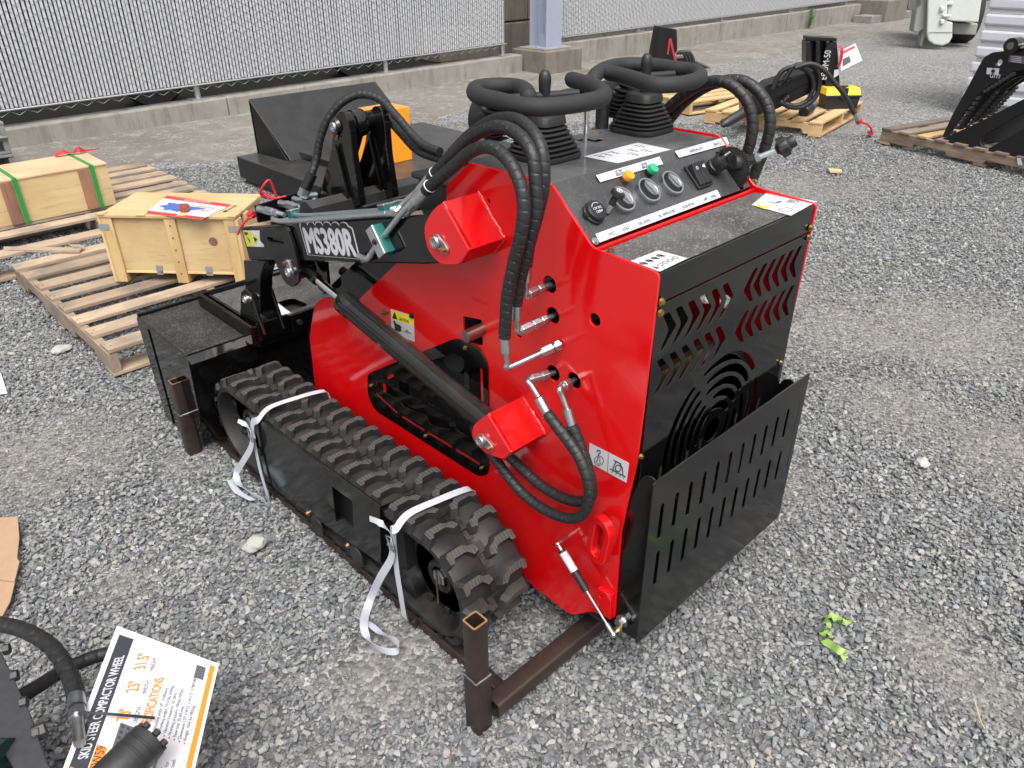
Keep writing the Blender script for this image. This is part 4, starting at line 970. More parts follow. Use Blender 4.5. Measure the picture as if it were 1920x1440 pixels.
# tower hoses
hose_mb([at(585, 325, y=1.30), at(594, 295, y=1.30), at(600, 262, y=1.29), at(614, 225, y=1.27), at(640, 193, y=1.24), at(675, 177, y=1.2), at(712, 186, y=1.14), at(745, 220, y=1.06), at(775, 255, y=.98), at(800, 275, y=.92), at(825, 285, y=.86)], .0118, .018).build('hydraulic_hose', 'hose', LD, 35)
hose_mb([at(690, 250, y=1.2), at(705, 222, y=1.18), at(725, 222, y=1.14), at(752, 250, y=1.08), at(775, 275, y=1.0), at(795, 288, y=.94), at(830, 300, y=.86)], .0118, .018).build('hydraulic_hose', 'hose', LD, 35)
a = at(585, 325, y=1.30); b = at(574, 352, y=1.31); d = (b-a).normalized(); o = MB().cyl(a, a+d*.05, .0165, n=16).build('ferrule', 'black_dull', LD, 40); MB().cyl(a+d*.05, a+d*.075, .017, n=6).build('hex_nut', 'zinc', o); MB().cyl(a+d*.075, b+V((.03, 0, -.03)), .012, n=10).build('elbow', 'zinc', o, 40)
# battery box / filter housing between arms
mb = MB(); mb.box((.03, .56, .95), (.17, .72, 1.10)); mb.build('battery_box', 'plastic', LD, bevel=.012)
MB().box((.02, .55, 1.09), (.18, .73, 1.105)).build('battery_lid', 'plastic', LD, bevel=.006)
for k in range(5): MB().box((.03, .75+.05*k, .93), (.5, .765+.05*k, .97)).build('step_rib', 'black_dull', LD)
MB().box((.02, .74, .90), (W-.02, 1.02, .93)).build('step_plate', 'black_dull', LD)
MB().prism([(.004, *yz(754, 483, .004)), (.004, *yz(672, 566, .004)), (.004, *yz(615, 540, .004)), (.004, *yz(690, 470, .004))], (W-.008, 0, 0)).build('front_slope_plate', 'black', LD)
a = at(652, 515, x=.05); MB().cyl(at(690, 540, x=.02), at(650, 512, x=.02)+V((0, .02, 0)), .014, n=14).build('stop_tube', 'black', LD, 40)
# --- controls: handles, boots, levers, lamps
def boot(cx_, cy_, sz, name):
    mb = MB(); n = 32; z0 = 1.168; rows = []
    prof = [(.0, 1.0), (.006, 1.03), (.012, 1.0)]
    k = 6; H = .054
    for i in range(k):
        t0 = i/k; w0 = 1-.42*t0; w1 = 1-.42*(i+1)/k; zb = .012+H*t0; dz = H/k
        prof += [(zb+dz*.12, w0*.90), (zb+dz*.45, w0*.99), (zb+dz*.62, w0*1.0), (zb+dz*.85, w0*.94), (zb+dz*.97, w1*.86)]
    prof += [(.012+H+.004, .60), (.012+H+.020, .56), (.012+H+.023, .50), (.012+H+.023, .0)]
    vs, fs = [], []
    for h, w in prof:
        for j in range(n):
            a = 2*math.pi*j/n; ca, sa = math.cos(a), math.sin(a); p = 4.2
            r = (abs(ca)**p+abs(sa)**p)**(-1/p)*sz*max(w, .001); vs.append((cx_+r*ca, cy_+r*sa, z0+h))
    for i in range(len(prof)-1):
        for j in range(n): fs.append((i*n+j, i*n+(j+1) % n, (i+1)*n+(j+1) % n, (i+1)*n+j))
    mb.add(vs, fs); return mb.build(name, 'bellows', LD, 50)
boot(.152, .425, .065, 'lever_boot'); boot(.505, .435, .064, 'lever_boot')
def handle(px, z, name):
    pts = [at(u, v, z=z+dz) for u, v, dz in px]; path = spline(pts, 8); mb = MB(); mb.tube(path, .0172, 16)
    for e, q in ((path[0], path[1]), (path[-1], path[-2])): mb.sphere(e, .0170, 12)
    return mb.build(name, 'foam', LD, 60)
HL = handle([(991, 181, -.004), (986, 171, 0), (973, 164, 0), (945, 161, 0), (905, 163, 0), (890, 169, 0), (896, 179, 0), (930, 188, 0), (968, 197, 0), (1004, 201, 0), (1044, 199, 0), (1085, 194, 0), (1120, 187, 0), (1132, 178, 0), (1122, 167, 0), (1098, 157, 0), (1072, 149, 0)], 1.30, 'control_handle')
HR = handle([(1113, 153, -.01), (1116, 142, 0), (1132, 130, 0), (1160, 122, 0), (1197, 121, 0), (1232, 123, 0), (1268, 128, 0), (1300, 133, 0), (1313, 142, 0), (1302, 152, 0), (1262, 159, 0), (1222, 158, 0), (1185, 147, 0), (1160, 140, 0), (1142, 137, 0)], 1.30, 'control_handle')
for (cx_, cy_) in ((.152, .425), (.505, .435)):
    mb = MB(); mb.cyl((cx_, cy_, 1.22), (cx_, cy_, 1.30), .011, n=14); o = mb.build('control_lever', 'plastic', LD, 40)
    MB().lathe([(.009, 0), (.0105, .006), (.0125, .03), (.0135, .044), (.0120, .056), (.007, .063), (.001, .065)], (cx_, cy_, 1.278), (0, 0, 1), 18).build('lever_knob', 'plastic', o, 50)
    MB().tube([(cx_-.07, cy_+.03, 1.292), (cx_+.07, cy_-.03, 1.292)], .009, 10).build('cross_bar', 'plastic', o, 50)
p = at(1097, 268, z=1.167); q = at(1097, 190, y=p.y+.0); mb = MB(); mb.cyl(p-V((0, 0, .02)), V((p.x, p.y, 1.285)), .0055, n=12); o = mb.build('shift_rod', 'chrome', LD, 40)
MB().lathe([(.006, 0), (.0110, .006), (.0118, .022), (.009, .032), (.001, .036)], (p.x, p.y, 1.28), (0, 0, 1), 16).build('rod_knob', 'plastic', o, 50)
mb = MB(); mb.cyl((.438, .505, 1.168), (.438, .505, 1.24), .0165, n=18); o = mb.build('breather_post', 'plastic', LD, 40); MB().box((.40, .485, 1.168), (.485, .525, 1.174)).build('post_base', 'pipe_zinc', o)
for k in (.408, .477): bolt((k, .505, 1.174), (0, 0, 1), .006, 'copper_zinc', o)
def worklamp(c, ax, name):
    ax = V(ax).normalized(); mb = MB(); mb.lathe([(.001, 0), (.03, 0), (.044, .012), (.05, .03), (.05, .042), (.046, .045), (.001, .045)], c, ax, 28); o = mb.build(name, 'plastic', LD, 40)
    f = MB(); up = V((0, 0, 1)); sd_ = ax.cross(up).normalized(); up = sd_.cross(ax)
    for k in range(-4, 5):
        w = math.sqrt(max(0, .046**2-(k*.0105)**2)); f.box((-w, -.0012, -.016), (w, .0012, .022), frame(V(c)+up*(k*.0105), sd_, up))
    f.build('cooling_fin', 'plastic', o); MB().box((-.012, -.075, -.004), (.012, -.0, .0), frame(V(c)+ax*.02, sd_, up)).build('lamp_bracket', 'plastic', o, bevel=.001)
    bolt(V(c)-up*.05+ax*.015, -ax, .007, 'zinc', o)
worklamp(at(932, 222, y=.56), (-.15, 1, .1), 'work_lamp'); worklamp(at(1172, 190, y=.56), (.1, 1, .1), 'work_lamp')
MB().cyl(at(1040, 180, y=.62), at(1150, 155, y=.62), .011, n=12).build('lamp_bar', 'black', LD, 40)
# --- console instruments
for i, (u, v) in enumerate(gs):
    c = con(u, v); mb = MB(); mb.lathe([(.0290, -.002), (.0290, .007), (.0280, .0095), (.0250, .0095), (.0240, .0055), (.001, .0055)], c, cn, 30); g = mb.build('gauge', 'zinc', LD, 35)
    MB().lathe([(.0238, .0056), (.0238, .0062), (.001, .0062)][::-1], c, cn, 26).build('dial', 'dial_grey', g)
    MB().lathe([(.0248, .0078), (.020, .0098), (.012, .0112), (.001, .0116)], c, cn, 26).build('lens', 'glass', g, 60)
    Tg = frame(c+cn*.0066, (1, 0, 0), cdir); d = MB()
    for a in range(3): d.box((-.013+.007*a, -.008, 0), (-.009+.007*a, -.002, .0004), Tg)
    for a in range(2): d.box((-.010+.008*a, .003, 0), (-.006+.008*a, .007, .0004), Tg)
    d.build('dial_marks', 'white_paper', g); 
c = con(1171, 338); MB().lathe([(.010, 0), (.010, .010), (.001, .010)], c, cn, 16).build('lamp_body', 'copper_zinc', LD, 40); MB().lathe([(.0115, .010), (.0115, .018), (.0105, .0205), (.001, .021)], c, cn, 18).build('indicator_lamp', 'lamp_orange', LD, 40)
c = con(1216, 325); MB().lathe([(.010, 0), (.010, .010), (.001, .010)], c, cn, 16).build('lamp_body', 'plastic', LD, 40); MB().lathe([(.0115, .010), (.0115, .018), (.0105, .0205), (.001, .021)], c, cn, 18).build('indicator_lamp', 'lamp_green', LD, 40)
c = con(1112, 401); o = MB().lathe([(.024, 0), (.024, .004), (.0215, .006), (.0215, .014), (.019, .0165), (.001, .017)], c, cn, 24).build('power_socket', 'plastic', LD, 40); Tg = frame(c+cn*.0172, (1, 0, .0), cdir)
MB().box((-.028, -.005, -.017), (-.020, .005, -.009), Tg).build('socket_hinge', 'plastic', o); MB().box((.018, -.006, -.017), (.030, .006, -.010), Tg).build('socket_tab', 'plastic', o)
finish(text_mesh('12V DC', .0075, Tg, align='CENTER'), 'socket_lettering', 'white_paper', o); finish(text_mesh('120W', .0075, Tg @ Matrix.Translation((0, -.008, 0)), align='CENTER'), 'socket_lettering', 'white_paper', o)
MB().tube([Tg @ V((.014*math.cos(a), .014*math.sin(a), 0)) for a in np.linspace(rad(50), rad(150), 9)], .0007, 6).build('socket_mark', 'white_paper', o)
a = con(1138, 397); cdv = (cn*.8+cdir*.3+V((.25, 0, 0))).normalized(); mb = MB(); mb.cyl(a, a+cdv*.016, .0085, n=6); o = mb.build('choke_knob', 'zinc', LD); MB().cyl(a+cdv*.016, a+cdv*.034, .007, n=12).build('choke_shaft', 'plastic', o, 40)
MB().lathe([(.008, .0), (.0145, .003), (.0145, .011), (.011, .0125), (.010, .0125), (.001, .0125)], a+cdv*.034, cdv, 24).build('choke_cap', 'plastic', o, 40)
q = a+cdv*.0475; Tc = frame(q, (1, 0, 0), cdir-cdv*cdir.dot(cdv)); MB().tube([Tc @ V((.006*math.cos(t), .006*math.sin(t), .0005)) for t in np.linspace(0, 2*math.pi, 20)], .0009, 6).build('choke_symbol', 'white_paper', o)
for t in (rad(45), rad(135)): MB().tube([Tc @ V((.005*math.cos(t), .005*math.sin(t), .0005)), Tc @ V((-.005*math.cos(t), -.005*math.sin(t), .0005))], .0008, 6).build('choke_symbol', 'white_paper', o)
c = con(1308, 331); Ts = frame(c, (1, 0, 0), cdir); sw = MB().box((-.027, -.030, 0), (.027, .030, .006), Ts).build('rocker_switch', 'plastic', LD, bevel=.002)
for k in (-1, 1):
    MB().prism([Ts @ V((k*.0125-.0115, y_, z_)) for y_, z_ in ((-.025, .006), (-.025, .012), (0, .015), (.025, .022), (.025, .006))], (.023, 0, 0)).build('rocker', 'plastic', sw, bevel=.0015)
Tw = Ts @ Matrix.Translation((0, .012, .0192)) @ Matrix.Rotation(rad(15), 4, 'X')
finish(curve_mesh([rrect(.008, .007, .003, 3, (-.0125, 0)), rrect(.005, .0045, .002, 3, (-.0125, 0))], .0004, Tw), 'rocker_symbol', 'white_paper', sw)
finish(curve_mesh([[(.008, .002), (.013, .003), (.0165, .005), (.0165, -.005), (.013, -.003), (.008, -.002)]], .0004, Tw), 'rocker_symbol', 'white_paper', sw)
c = con(1336, 316); mb = MB(); mb.lathe([(.020, 0), (.020, .012), (.017, .014), (.017, .034), (.0145, .037), (.0145, .030), (.001, .030)], c, cn, 24); o = mb.build('ignition_switch', 'plastic', LD, 40)
for k in range(5): MB().box((-.018+.009*k-.001, -.019, .016), (-.018+.009*k+.001, -.012, .032), frame(c, (1, 0, 0), cdir)).build('grip_rib', 'plastic', o)
MB().box((-.010, -.002, .030), (.010, .002, .058), frame(c, (.9, 0, .2), cdir)).build('key_blade', 'zinc', o, bevel=.0008)
MB().lathe([(.016, 0), (.017, .004), (.017, .018), (.014, .022), (.001, .022)], c+cn*.03+V((.045, -.004, -.012)), (.75, -.5, -.1), 22).build('key_cap', 'plastic', o, 40)
# throttle
pt = con(1368, 318); ThC = pt+cn*.004; td = MB(); td.lathe([(.042, -.004), (.046, -.002), (.046, .002), (.042, .004), (.001, .004)], ThC, (1, 0, 0), 36)
TH = td.build('throttle_quadrant', 'plastic', LD, 40)
gt = MB()
for k in range(44):
    a = 2*math.pi*k/44; d = V((0, math.cos(a), math.sin(a))); gt.box((-.004, -.0015, .044), (.004, .0015, .049), frame(ThC, (1, 0, 0), d.cross(V((1, 0, 0)))) @ Matrix.Rotation(0, 4, 'X'))
gt.build('quadrant_teeth', 'plastic', TH)
e0 = at(1381, 309, x=ThC.x+.012); e1 = at(1417, 297, x=ThC.x+.03); e2 = at(1458, 281, x=ThC.x+.05); e3 = at(1472, 273, x=ThC.x+.058)
MB().tube([e0, e1], [.010, .012], 8).build('throttle_arm', 'plastic', TH, 40); MB().cyl(e1, e2, .0065, n=12).build('throttle_rod', 'pipe_zinc', TH, 40); MB().cyl(e1-(e2-e1).normalized()*.004, e1+(e2-e1).normalized()*.010, .010, n=6).build('throttle_nut', 'zinc', TH)
d = (e3-e2).normalized(); kb = MB(); 
rings = [(e2+d*h, r) for r, h in ((.008, -.004), (.012, 0), (.020, .006), (.021, .020), (.017, .026), (.014, .027), (.014, .038), (.012, .041), (.001, .042))]; kb.tube_axis(rings, d, 20)
for k in range(6):
    a = 2*math.pi*k/6; s_ = d.cross(V((0, 0, 1))).normalized(); u2 = s_.cross(d); q = (s_*math.cos(a)+u2*math.sin(a))*.018; kb.cyl(e2+q+d*.004, e2+q+d*.022, .0065, n=10)
kb.build('throttle_knob', 'plastic', TH, 45)
# console labels
def label_strip(px, texts, size, name='console_label'):
    P = [con(u, v, .0009) for u, v in px]; o, P, n = sheet(name, P, 'white_paper', off=.0006)
    T = frame(P[0]+cn*.0013, P[1]-P[0], P[3]-P[0]); Lg = (P[1]-P[0]).length; hh = (P[3]-P[0]).length
    for f, y_, s_, tx in texts: finish(text_mesh(tx, size*s_, T @ Matrix.Translation((f*Lg, y_*hh, 0)), sx=.72, align='CENTER', thick=.0002), 'label_lettering', 'ink_grey', o)
    r = MB(); q = [(.006, .0025), (Lg-.006, .0025), (Lg-.006, hh-.0025), (.006, hh-.0025), (.006, .0025)]; r.tube([T @ V((a, b, 0)) for a, b in q], .0003, 4); r.build('label_border', 'ink_grey', o)
label_strip([(1124, 455), (1351, 370), (1344, 356), (1116, 439)], [(.10, .24, 1, '12VOLT'), (.20, .24, 1, 'CHOKE'), (.345, .24, 1, 'FUEL GAUGE'), (.53, .24, 1, 'OIL TEMPERATURE'), (.715, .24, 1, 'HOUR METER'), (.87, .24, 1, 'LAMP'), (.945, .24, 1, 'HORN')], .0095)
label_strip([(1125, 342), (1243, 308), (1236, 294), (1117, 329)], [(.32, .52, .8, 'OIL TEMP.'), (.32, .18, .8, 'INDICATOR'), (.73, .52, .8, 'BATTERY'), (.73, .18, .8, 'INDICATOR')], .0085)
label_strip([(1273, 296), (1367, 270), (1361, 257), (1265, 284)], [(.36, .25, 1, 'IGNITION-LOCK'), (.78, .25, 1, 'THROTTLE')], .0095)
def zsheet(px, z, name): return sheet(name, [at(u, v, z=z) for u, v in px], 'white_paper')
o, P, n = zsheet([(1095, 294), (1158, 307), (1258, 281), (1196, 268)], 1.1685, 'control_diagram')
T = frame(P[0]+n*.0011, P[3]-P[0], P[1]-P[0]) ; T = frame(P[1]+n*.0011, P[2]-P[1], P[0]-P[1]); LX = (P[2]-P[1]).length; LY = (P[0]-P[1]).length; r_ = random.Random(3); pic = MB(); pic2 = MB()
for k in range(7):
    x = LX*(.08+.125*k+r_.uniform(-.01, .01)); y = LY*r_.choice((.3, .55, .72)); pic.box((x, y, 0), (x+LX*.055, y+LY*.05, .0003), T); pic2.box((x+LX*.015, y-LY*.13, 0), (x+LX*.04, y-LY*.05, .0003), T)
    for j in range(3): pic2.box((x-.004+.006*j, y+LY*.12, 0), (x+.0005+.006*j, y+LY*.15, .0003), T)
pic.build('diagram_marks', 'ink_grey', o); pic2.build('diagram_marks', 'ink_grey', o)
o, P, n = zsheet([(1183, 490), (1237, 510), (1289, 485), (1234, 470)], 1.0642, 'safety_decal')
T = frame(P[1]+n*.0011, P[2]-P[1], P[0]-P[1]); LX = (P[2]-P[1]).length; LY = (P[0]-P[1]).length; g1 = MB(); g2 = MB()
for k in range(4): g1.lathe([(.0065, 0), (.0065, .0003)], T @ V((LX*(.13+.2*k), LY*.66, 0)), n, 10); g1.box((LX*(.13+.2*k), LY*.52, 0), (LX*(.2+.2*k), LY*.66, .0003), T)
for k in range(5):
    c = T @ V((LX*(.12+.18*k), LY*.25, 0))
    if k == 0: g2.add([T @ V((LX*.06, LY*.15, .0003)), T @ V((LX*.18, LY*.15, .0003)), T @ V((LX*.12, LY*.36, .0003))], [(0, 1, 2)])
    else: g2.tube([c+(T.to_3x3() @ V((.0055*math.cos(a), .0055*math.sin(a), .0003))) for a in np.linspace(0, 2*math.pi, 12)], .0007, 4)
g1.build('decal_pictogram', 'ink_grey', o); g2.build('decal_pictogram', 'ink_grey', o)
o, P, n = zsheet([(1409, 385), (1483, 405), (1532, 378), (1437, 362)], 1.0642, 'noise_decal')
T = frame(P[1]+n*.0012, P[2]-P[1], P[0]-P[1]); LX = (P[2]-P[1]).length; LY = (P[0]-P[1]).length
sheet('decal_yellow', [T @ V((.03*LX, .60*LY, 0)), T @ V((.22*LX, .62*LY, 0)), T @ V((.10*LX, .92*LY, 0))], 'ink_yellow', o, .0003)
finish(text_mesh('95', .034, T @ Matrix.Translation((LX*.62, LY*.28, 0)), sx=.8), 'decal_lettering', 'ink_grey', o); finish(text_mesh('L', .03, T @ Matrix.Translation((LX*.42, LY*.62, 0)), sx=.8), 'decal_lettering', 'ink_grey', o); finish(text_mesh('WA', .012, T @ Matrix.Translation((LX*.50, LY*.58, 0)), sx=.8), 'decal_lettering', 'ink_grey', o); finish(text_mesh('dB', .012, T @ Matrix.Translation((LX*.9, LY*.4, 0)), sx=.8), 'decal_lettering', 'ink_grey', o)
r = MB(); r.tube([T @ V(q) for q in ((.1*LX, .2*LY, 0), (.3*LX, .12*LY, 0), (.36*LX, .3*LY, 0), (.16*LX, .4*LY, 0), (.1*LX, .2*LY, 0))], .0006, 4); r.build('decal_pictogram', 'ink_grey', o)
# serial stamped plate mark on the side
s0 = at(884, 562, x=-.0006); finish(text_mesh('MS380R2409', .011, frame(s0, at(922, 576, x=-.0006)-s0, (0, 0, 1)), thick=.0002), 'stamped_number', 'red', LD)
# --- bucket, tipped forward with its back uppermost
BX0, BX1 = -.305, .885; BZ = .425; BY0, BY1 = 1.545, 1.97
BU = MB(); th = .008
BU.box((BX0, BY0+.02, BZ-th), (BX1, BY1, BZ)); BU = BU.build('bucket', 'black_bucket', LD, bevel=.004)
MB().prism([(BX0+.004, BY0, BZ-.03), (BX0+.004, BY0+.028, BZ-.003), (BX0+.004, BY0+.034, BZ-.012), (BX0+.004, BY0+.010, BZ-.034)], (BX1-BX0-.008, 0, 0)).build('back_bend', 'black', BU)
MB().prism([(BX0+.004, BY0, BZ-.03), (BX0+.004, BY0+.008, BZ-.03), (BX0+.004, BY0+.075, .05), (BX0+.004, BY0+.065, .05)], (BX1-BX0-.008, 0, 0)).build('bucket_floor', 'black', BU)
for x in (BX0, BX1-.008):
    finish(curve_mesh([fillet([(BY0+.008, BZ-.03), (BY0+.03, BZ-.002), (BY1+.004, BZ-.002), (BY1+.006, BZ-.02), (BY1-.02, .012), (BY0+.30, .012), (BY0+.14, .14), (BY0+.028, .2)], .01)], .008, TX(x+.004), .001), 'bucket_side', 'black', BU, 40)
MB().box((BX0-.004, BY1-.10, .02), (BX0, BY1-.085, BZ-.02)).build('side_wear_bar', 'black', BU)
MB().box((BX0+.002, BY1-.012, BZ), (BX1-.002, BY1, BZ+.012)).build('lip_bar', 'black', BU, bevel=.002)
# coupler plate on the bucket
CZ = BZ+.004; FY0, FY1 = BY0-.045, BY1-.07; cx0 = -.105; xr0 = 2*XM-cx0
for xa_, xb_ in ((cx0, cx0+.014), (xr0-.014, xr0)): MB().box((xa_, FY0, BZ-.02), (xb_, FY1, BZ+.050)).build('attach_frame', 'black', BU, bevel=.002)
for xa_, xb_ in ((cx0+.032, cx0+.042), (xr0-.042, xr0-.032)): MB().box((xa_, FY0+.02, CZ), (xb_, FY1-.02, BZ+.040)).build('attach_rib', 'black', BU, bevel=.002)
MB().box((cx0+.0145, FY0, BZ-.03), (xr0-.0145, FY0+.012, BZ+.046)).build('attach_frame', 'black', BU, bevel=.002)
MB().box((cx0+.0145, FY1-.012, CZ), (xr0-.0145, FY1, BZ+.050)).build('attach_frame', 'black', BU, bevel=.002)
pl = fillet([(cx0+.045, FY0+.0125), (xr0-.045, FY0+.0125), (xr0-.045, FY1-.0125), (cx0+.045, FY1-.0125)], .008)
finish(curve_mesh([pl, fillet([(.05, 1.56), (.15, 1.56), (.14, 1.66), (.06, 1.66)], .02), fillet([(.24, 1.60), (.40, 1.60), (.40, 1.62), (.24, 1.62)], .008)], .006, TZ(BZ+.030), .001), 'coupler_tray', 'black_top', BU, 40)
PH = at(463, 561, x=-.086); hy, hz_ = PH.y, PH.z
for x in (-.082, -.012, 2*XM+.002, 2*XM+.072):
    MB().prism([(x, hy-.07, BZ+.03), (x, hy+.10, BZ+.03), (x, hy+.045, hz_+.01), (x, hy+.01, hz_+.032), (x, hy-.025, hz_+.02), (x, hy-.04, hz_-.02)], (.010, 0, 0)).build('hinge_ear', 'black', BU, bevel=.002)
for x in (-.042, 2*XM+.042):
    MB().cyl((x-.030, hy, hz_), (x+.030, hy, hz_), .030, n=22).build('hinge_pin', 'black_dull', BU, 40)
pinplate((hy, hz_), rad(160), BU, x=-.083, mir=True, s=.66)
ly = FY0-.010; MB().box((-.085, ly, BZ-.005), (.03, FY0+.0, BZ+.058)).build('latch_plate', 'black', BU, bevel=.002); MB().box((.035, ly-.004, BZ-.012), (.095, FY0, BZ+.052)).build('latch_plate', 'black', BU, bevel=.003); MB().cyl((.065, ly-.004, BZ+.02), (.065, ly-.010, BZ+.02), .009, n=14).build('latch_pin', 'zinc', BU, 40)
MB().prism([(.03, hy+.02, BZ+.036), (.075, hy-.03, BZ+.036), (.06, hy+.01, BZ+.040), (.035, hy+.06, BZ+.075)], (.004, 0, 0)).build('latch_handle', 'zinc', BU)
MB().cyl(at(500, 510, y=1.72), at(575, 490, y=1.72), .011, n=14).build('latch_bar', 'chrome', BU, 40)
# --- tracks
TC = [(.425, .186), (1.418, .186)]; TR = .146; XO, XI = -.245, -.05
per = 2*(TC[1][0]-TC[0][0])+2*math.pi*TR; NP = 41; TP = per/NP
def loop(s, r=TR):
    s %= per; Ls = TC[1][0]-TC[0][0]
    if s < Ls: return (V((0, TC[1][0]-s, TC[1][1]+r)), V((0, -1, 0)), V((0, 0, 1)))                       # top, running back
    s -= Ls
    if s < math.pi*TR: a = s/TR; n = V((0, -math.sin(a), math.cos(a))); return (V((0, TC[0][0], TC[0][1]))+n*r, V((0, -math.cos(a), -math.sin(a))), n)
    s -= math.pi*TR
    if s < Ls: return (V((0, TC[0][0]+s, TC[0][1]-r)), V((0, 1, 0)), V((0, 0, -1)))
    s -= Ls; a = s/TR; n = V((0, math.sin(a), -math.cos(a))); return (V((0, TC[1][0], TC[1][1]))+n*r, V((0, math.cos(a), math.sin(a))), n)
car = MB(); nn = NP*4; prof = [(XO, -.004), (XO+.012, .0), (XO+.083, .0), (XO+.086, -.003), (XI-.086, -.003), (XI-.083, .0), (XI-.012, .0), (XI, -.004), (XI, -.018), (XI-.02, -.022), (XO+.02, -.022), (XO, -.018)]
vs2 = []
for i in range(nn):
    p, tdir, n = loop(per*i/nn)
    for x, h in prof: q = p+n*h; vs2.append((x, q.y, q.z))
k = len(prof); fs2 = [(i*k+j, i*k+(j+1) % k, ((i+1) % nn)*k+(j+1) % k, ((i+1) % nn)*k+j) for i in range(nn) for j in range(k)]
car.add(vs2, [f[::-1] for f in fs2])
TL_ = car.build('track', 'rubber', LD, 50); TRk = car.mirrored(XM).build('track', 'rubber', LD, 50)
outer = [(0, .015), (.009, .022), (.055, .022), (.066, .012), (.083, .008), (.091, -.013), (.073, -.018), (.061, -.003), (.053, .0), (.019, .0), (.011, -.011), (0, -.011)]
def lugmesh(poly, h=.021, sh=.82):
    c = sum((V((a, b)) for a, b in poly), V((0, 0)))/len(poly); n = len(poly); mb = MB(); vs = []
    for z, s_, sh_ in ((-.004, 1.22, 1), (h*.55, 1.02, 1), (h, sh+.06, 1)):
        for a, b in poly: vs.append((c.x+(a-c.x)*(1+(s_-1)*.6), c.y+(b-c.y)*s_, z))
    fs = [tuple(range(2*n, 3*n))]
    for l in range(2):
        for i in range(n): j = (i+1) % n; fs.append((l*n+i, l*n+j, (l+1)*n+j, (l+1)*n+i))
    mb.add(vs, fs); me = mb.mesh('lug'); bm = bmesh.new(); bm.from_mesh(me); bmesh.ops.recalc_face_normals(bm, faces=bm.faces); bm.to_mesh(me); bm.free()
    me.materials.append(M['rubber']); me.materials.append(M['lug_face']); me.polygons[0].material_index = 1; return me
lo_me = lugmesh(outer); li_me = lugmesh([((XI-XO)-a, b) for a, b in outer][::-1])
inv = wm(LD).inverted()
def lugT(s, x): p, tdir, n = loop(s); f = -tdir; T = Matrix(((1, f.x, n.x, x+p.x), (0, f.y, n.y, p.y), (0, f.z, n.z, p.z), (0, 0, 0, 1))); return T
far = MB()
for i in range(NP):
    for me_, offs in ((lo_me, .25), (li_me, .58)):
        T = lugT(TP*(i+offs), XO); o = bpy.data.objects.new('tread_lug', me_); COL.objects.link(o); o.parent = TL_; o.matrix_basis = inv @ T
        far.add([Matrix.Translation((2*XM, 0, 0)) @ Matrix.Diagonal((-1, 1, 1, 1)) @ (T @ v.co) for v in me_.vertices], [tuple(p.vertices)[::-1] for p in me_.polygons])
o = far.build('tread_lugs', 'rubber', TRk); o['kind'] = 'stuff'
cb = MB(); gl_ = MB(); xm_ = (XO+XI)/2
for i in range(NP):
    T = lugT(TP*(i+.30), 0); cb.box((xm_-.016, -.016, -.004), (xm_+.016, .012, .003), T); T = lugT(TP*(i+.80), 0); cb.box((xm_-.010, -.010, -.004), (xm_+.010, .010, .0), T)
    T = lugT(TP*(i+.25), 0); gl_.prism([T @ V(q) for q in ((xm_-.03, -.010, -.02), (xm_+.03, -.010, -.02), (xm_+.018, -.006, -.05), (xm_-.018, -.006, -.05))], (T.to_3x3() @ V((0, .018, 0))))
    for xx in (XO+.05,): gl_.prism([T @ V(q) for q in ((xx-.008, -.012, -.02), (xx+.006, -.012, -.02), (xx+.004, -.006, -.045), (xx-.004, -.006, -.045))], (T.to_3x3() @ V((0, .018, 0))))
o = cb.build('centre_blocks', 'rubber', TL_); o['kind'] = 'stuff'; o = gl_.build('guide_lugs', 'rubber', TL_, bevel=.002); o['kind'] = 'stuff'
# sprocket, idler, track frame cover
for (cy, cz), nm in ((TC[0], 'drive_sprocket'), (TC[1], 'front_idler')):
    mb = MB(); x0 = XO+.05; mb.lathe([(.118, 0), (.122, .01), (.122, .05), (.118, .06), (.104, .06), (.104, 0)], (x0, cy, cz), (1, 0, 0), 44)
    S = mb.build(nm, 'black_dull', LD, 40)
    for k in range(5):
        a = 2*math.pi*k/5+.5; d = V((0, math.cos(a), math.sin(a))); e_ = V((0, -math.sin(a), math.cos(a))); c = V((x0+.012, cy, cz)); MB().prism([c+d*.03-e_*.017, c+d*.108-e_*.012, c+d*.108+e_*.012, c+d*.03+e_*.017], (.016, 0, 0)).build('spoke', 'black_dull', S, bevel=.002)
    MB().lathe([(.030, .02), (.030, -.008), (.044, -.010), (.048, -.004), (.05, .03)][::-1], (x0, cy, cz), (1, 0, 0), 28).build('hub', 'black_dull', S, 40)
    MB().lathe([(.024, -.004), (.024, -.012), (.020, -.014), (.001, -.014)], (x0, cy, cz), (1, 0, 0), 6).build('hub_nut', 'zinc', S)
    if nm == 'drive_sprocket': MB().tube([(x0-.02, cy-.004, cz+.03), (x0-.022, cy-.006, cz-.075)], .0028, 8).build('cotter_wire', 'yellow_zinc', S, 40)
    q = MB(); q.lathe([(.120, 0), (.120, .06), (.03, .06), (.03, 0)], (2*XM-x0, cy, cz), (-1, 0, 0), 30); q.build(nm, 'black_dull', LD, 40)
cxp = XO-.012
cov = fillet([yz(474, 776, cxp), yz(712, 951, cxp), yz(714, 1058, cxp), yz(525, 925, cxp), yz(498, 900, cxp)], [.006, .006, .01, .03, .02])
ct = fillet([yz(622, 912, cxp), yz(660, 940, cxp), yz(663, 990, cxp), yz(640, 975, cxp), yz(630, 978, cxp)], .004)
TF = finish(curve_mesh([cov, ct], .005, TX(cxp+.0025), .001), 'track_frame_cover', 'black_satin', LD, 40)
a = yz(474, 776, cxp); b = yz(712, 951, cxp)
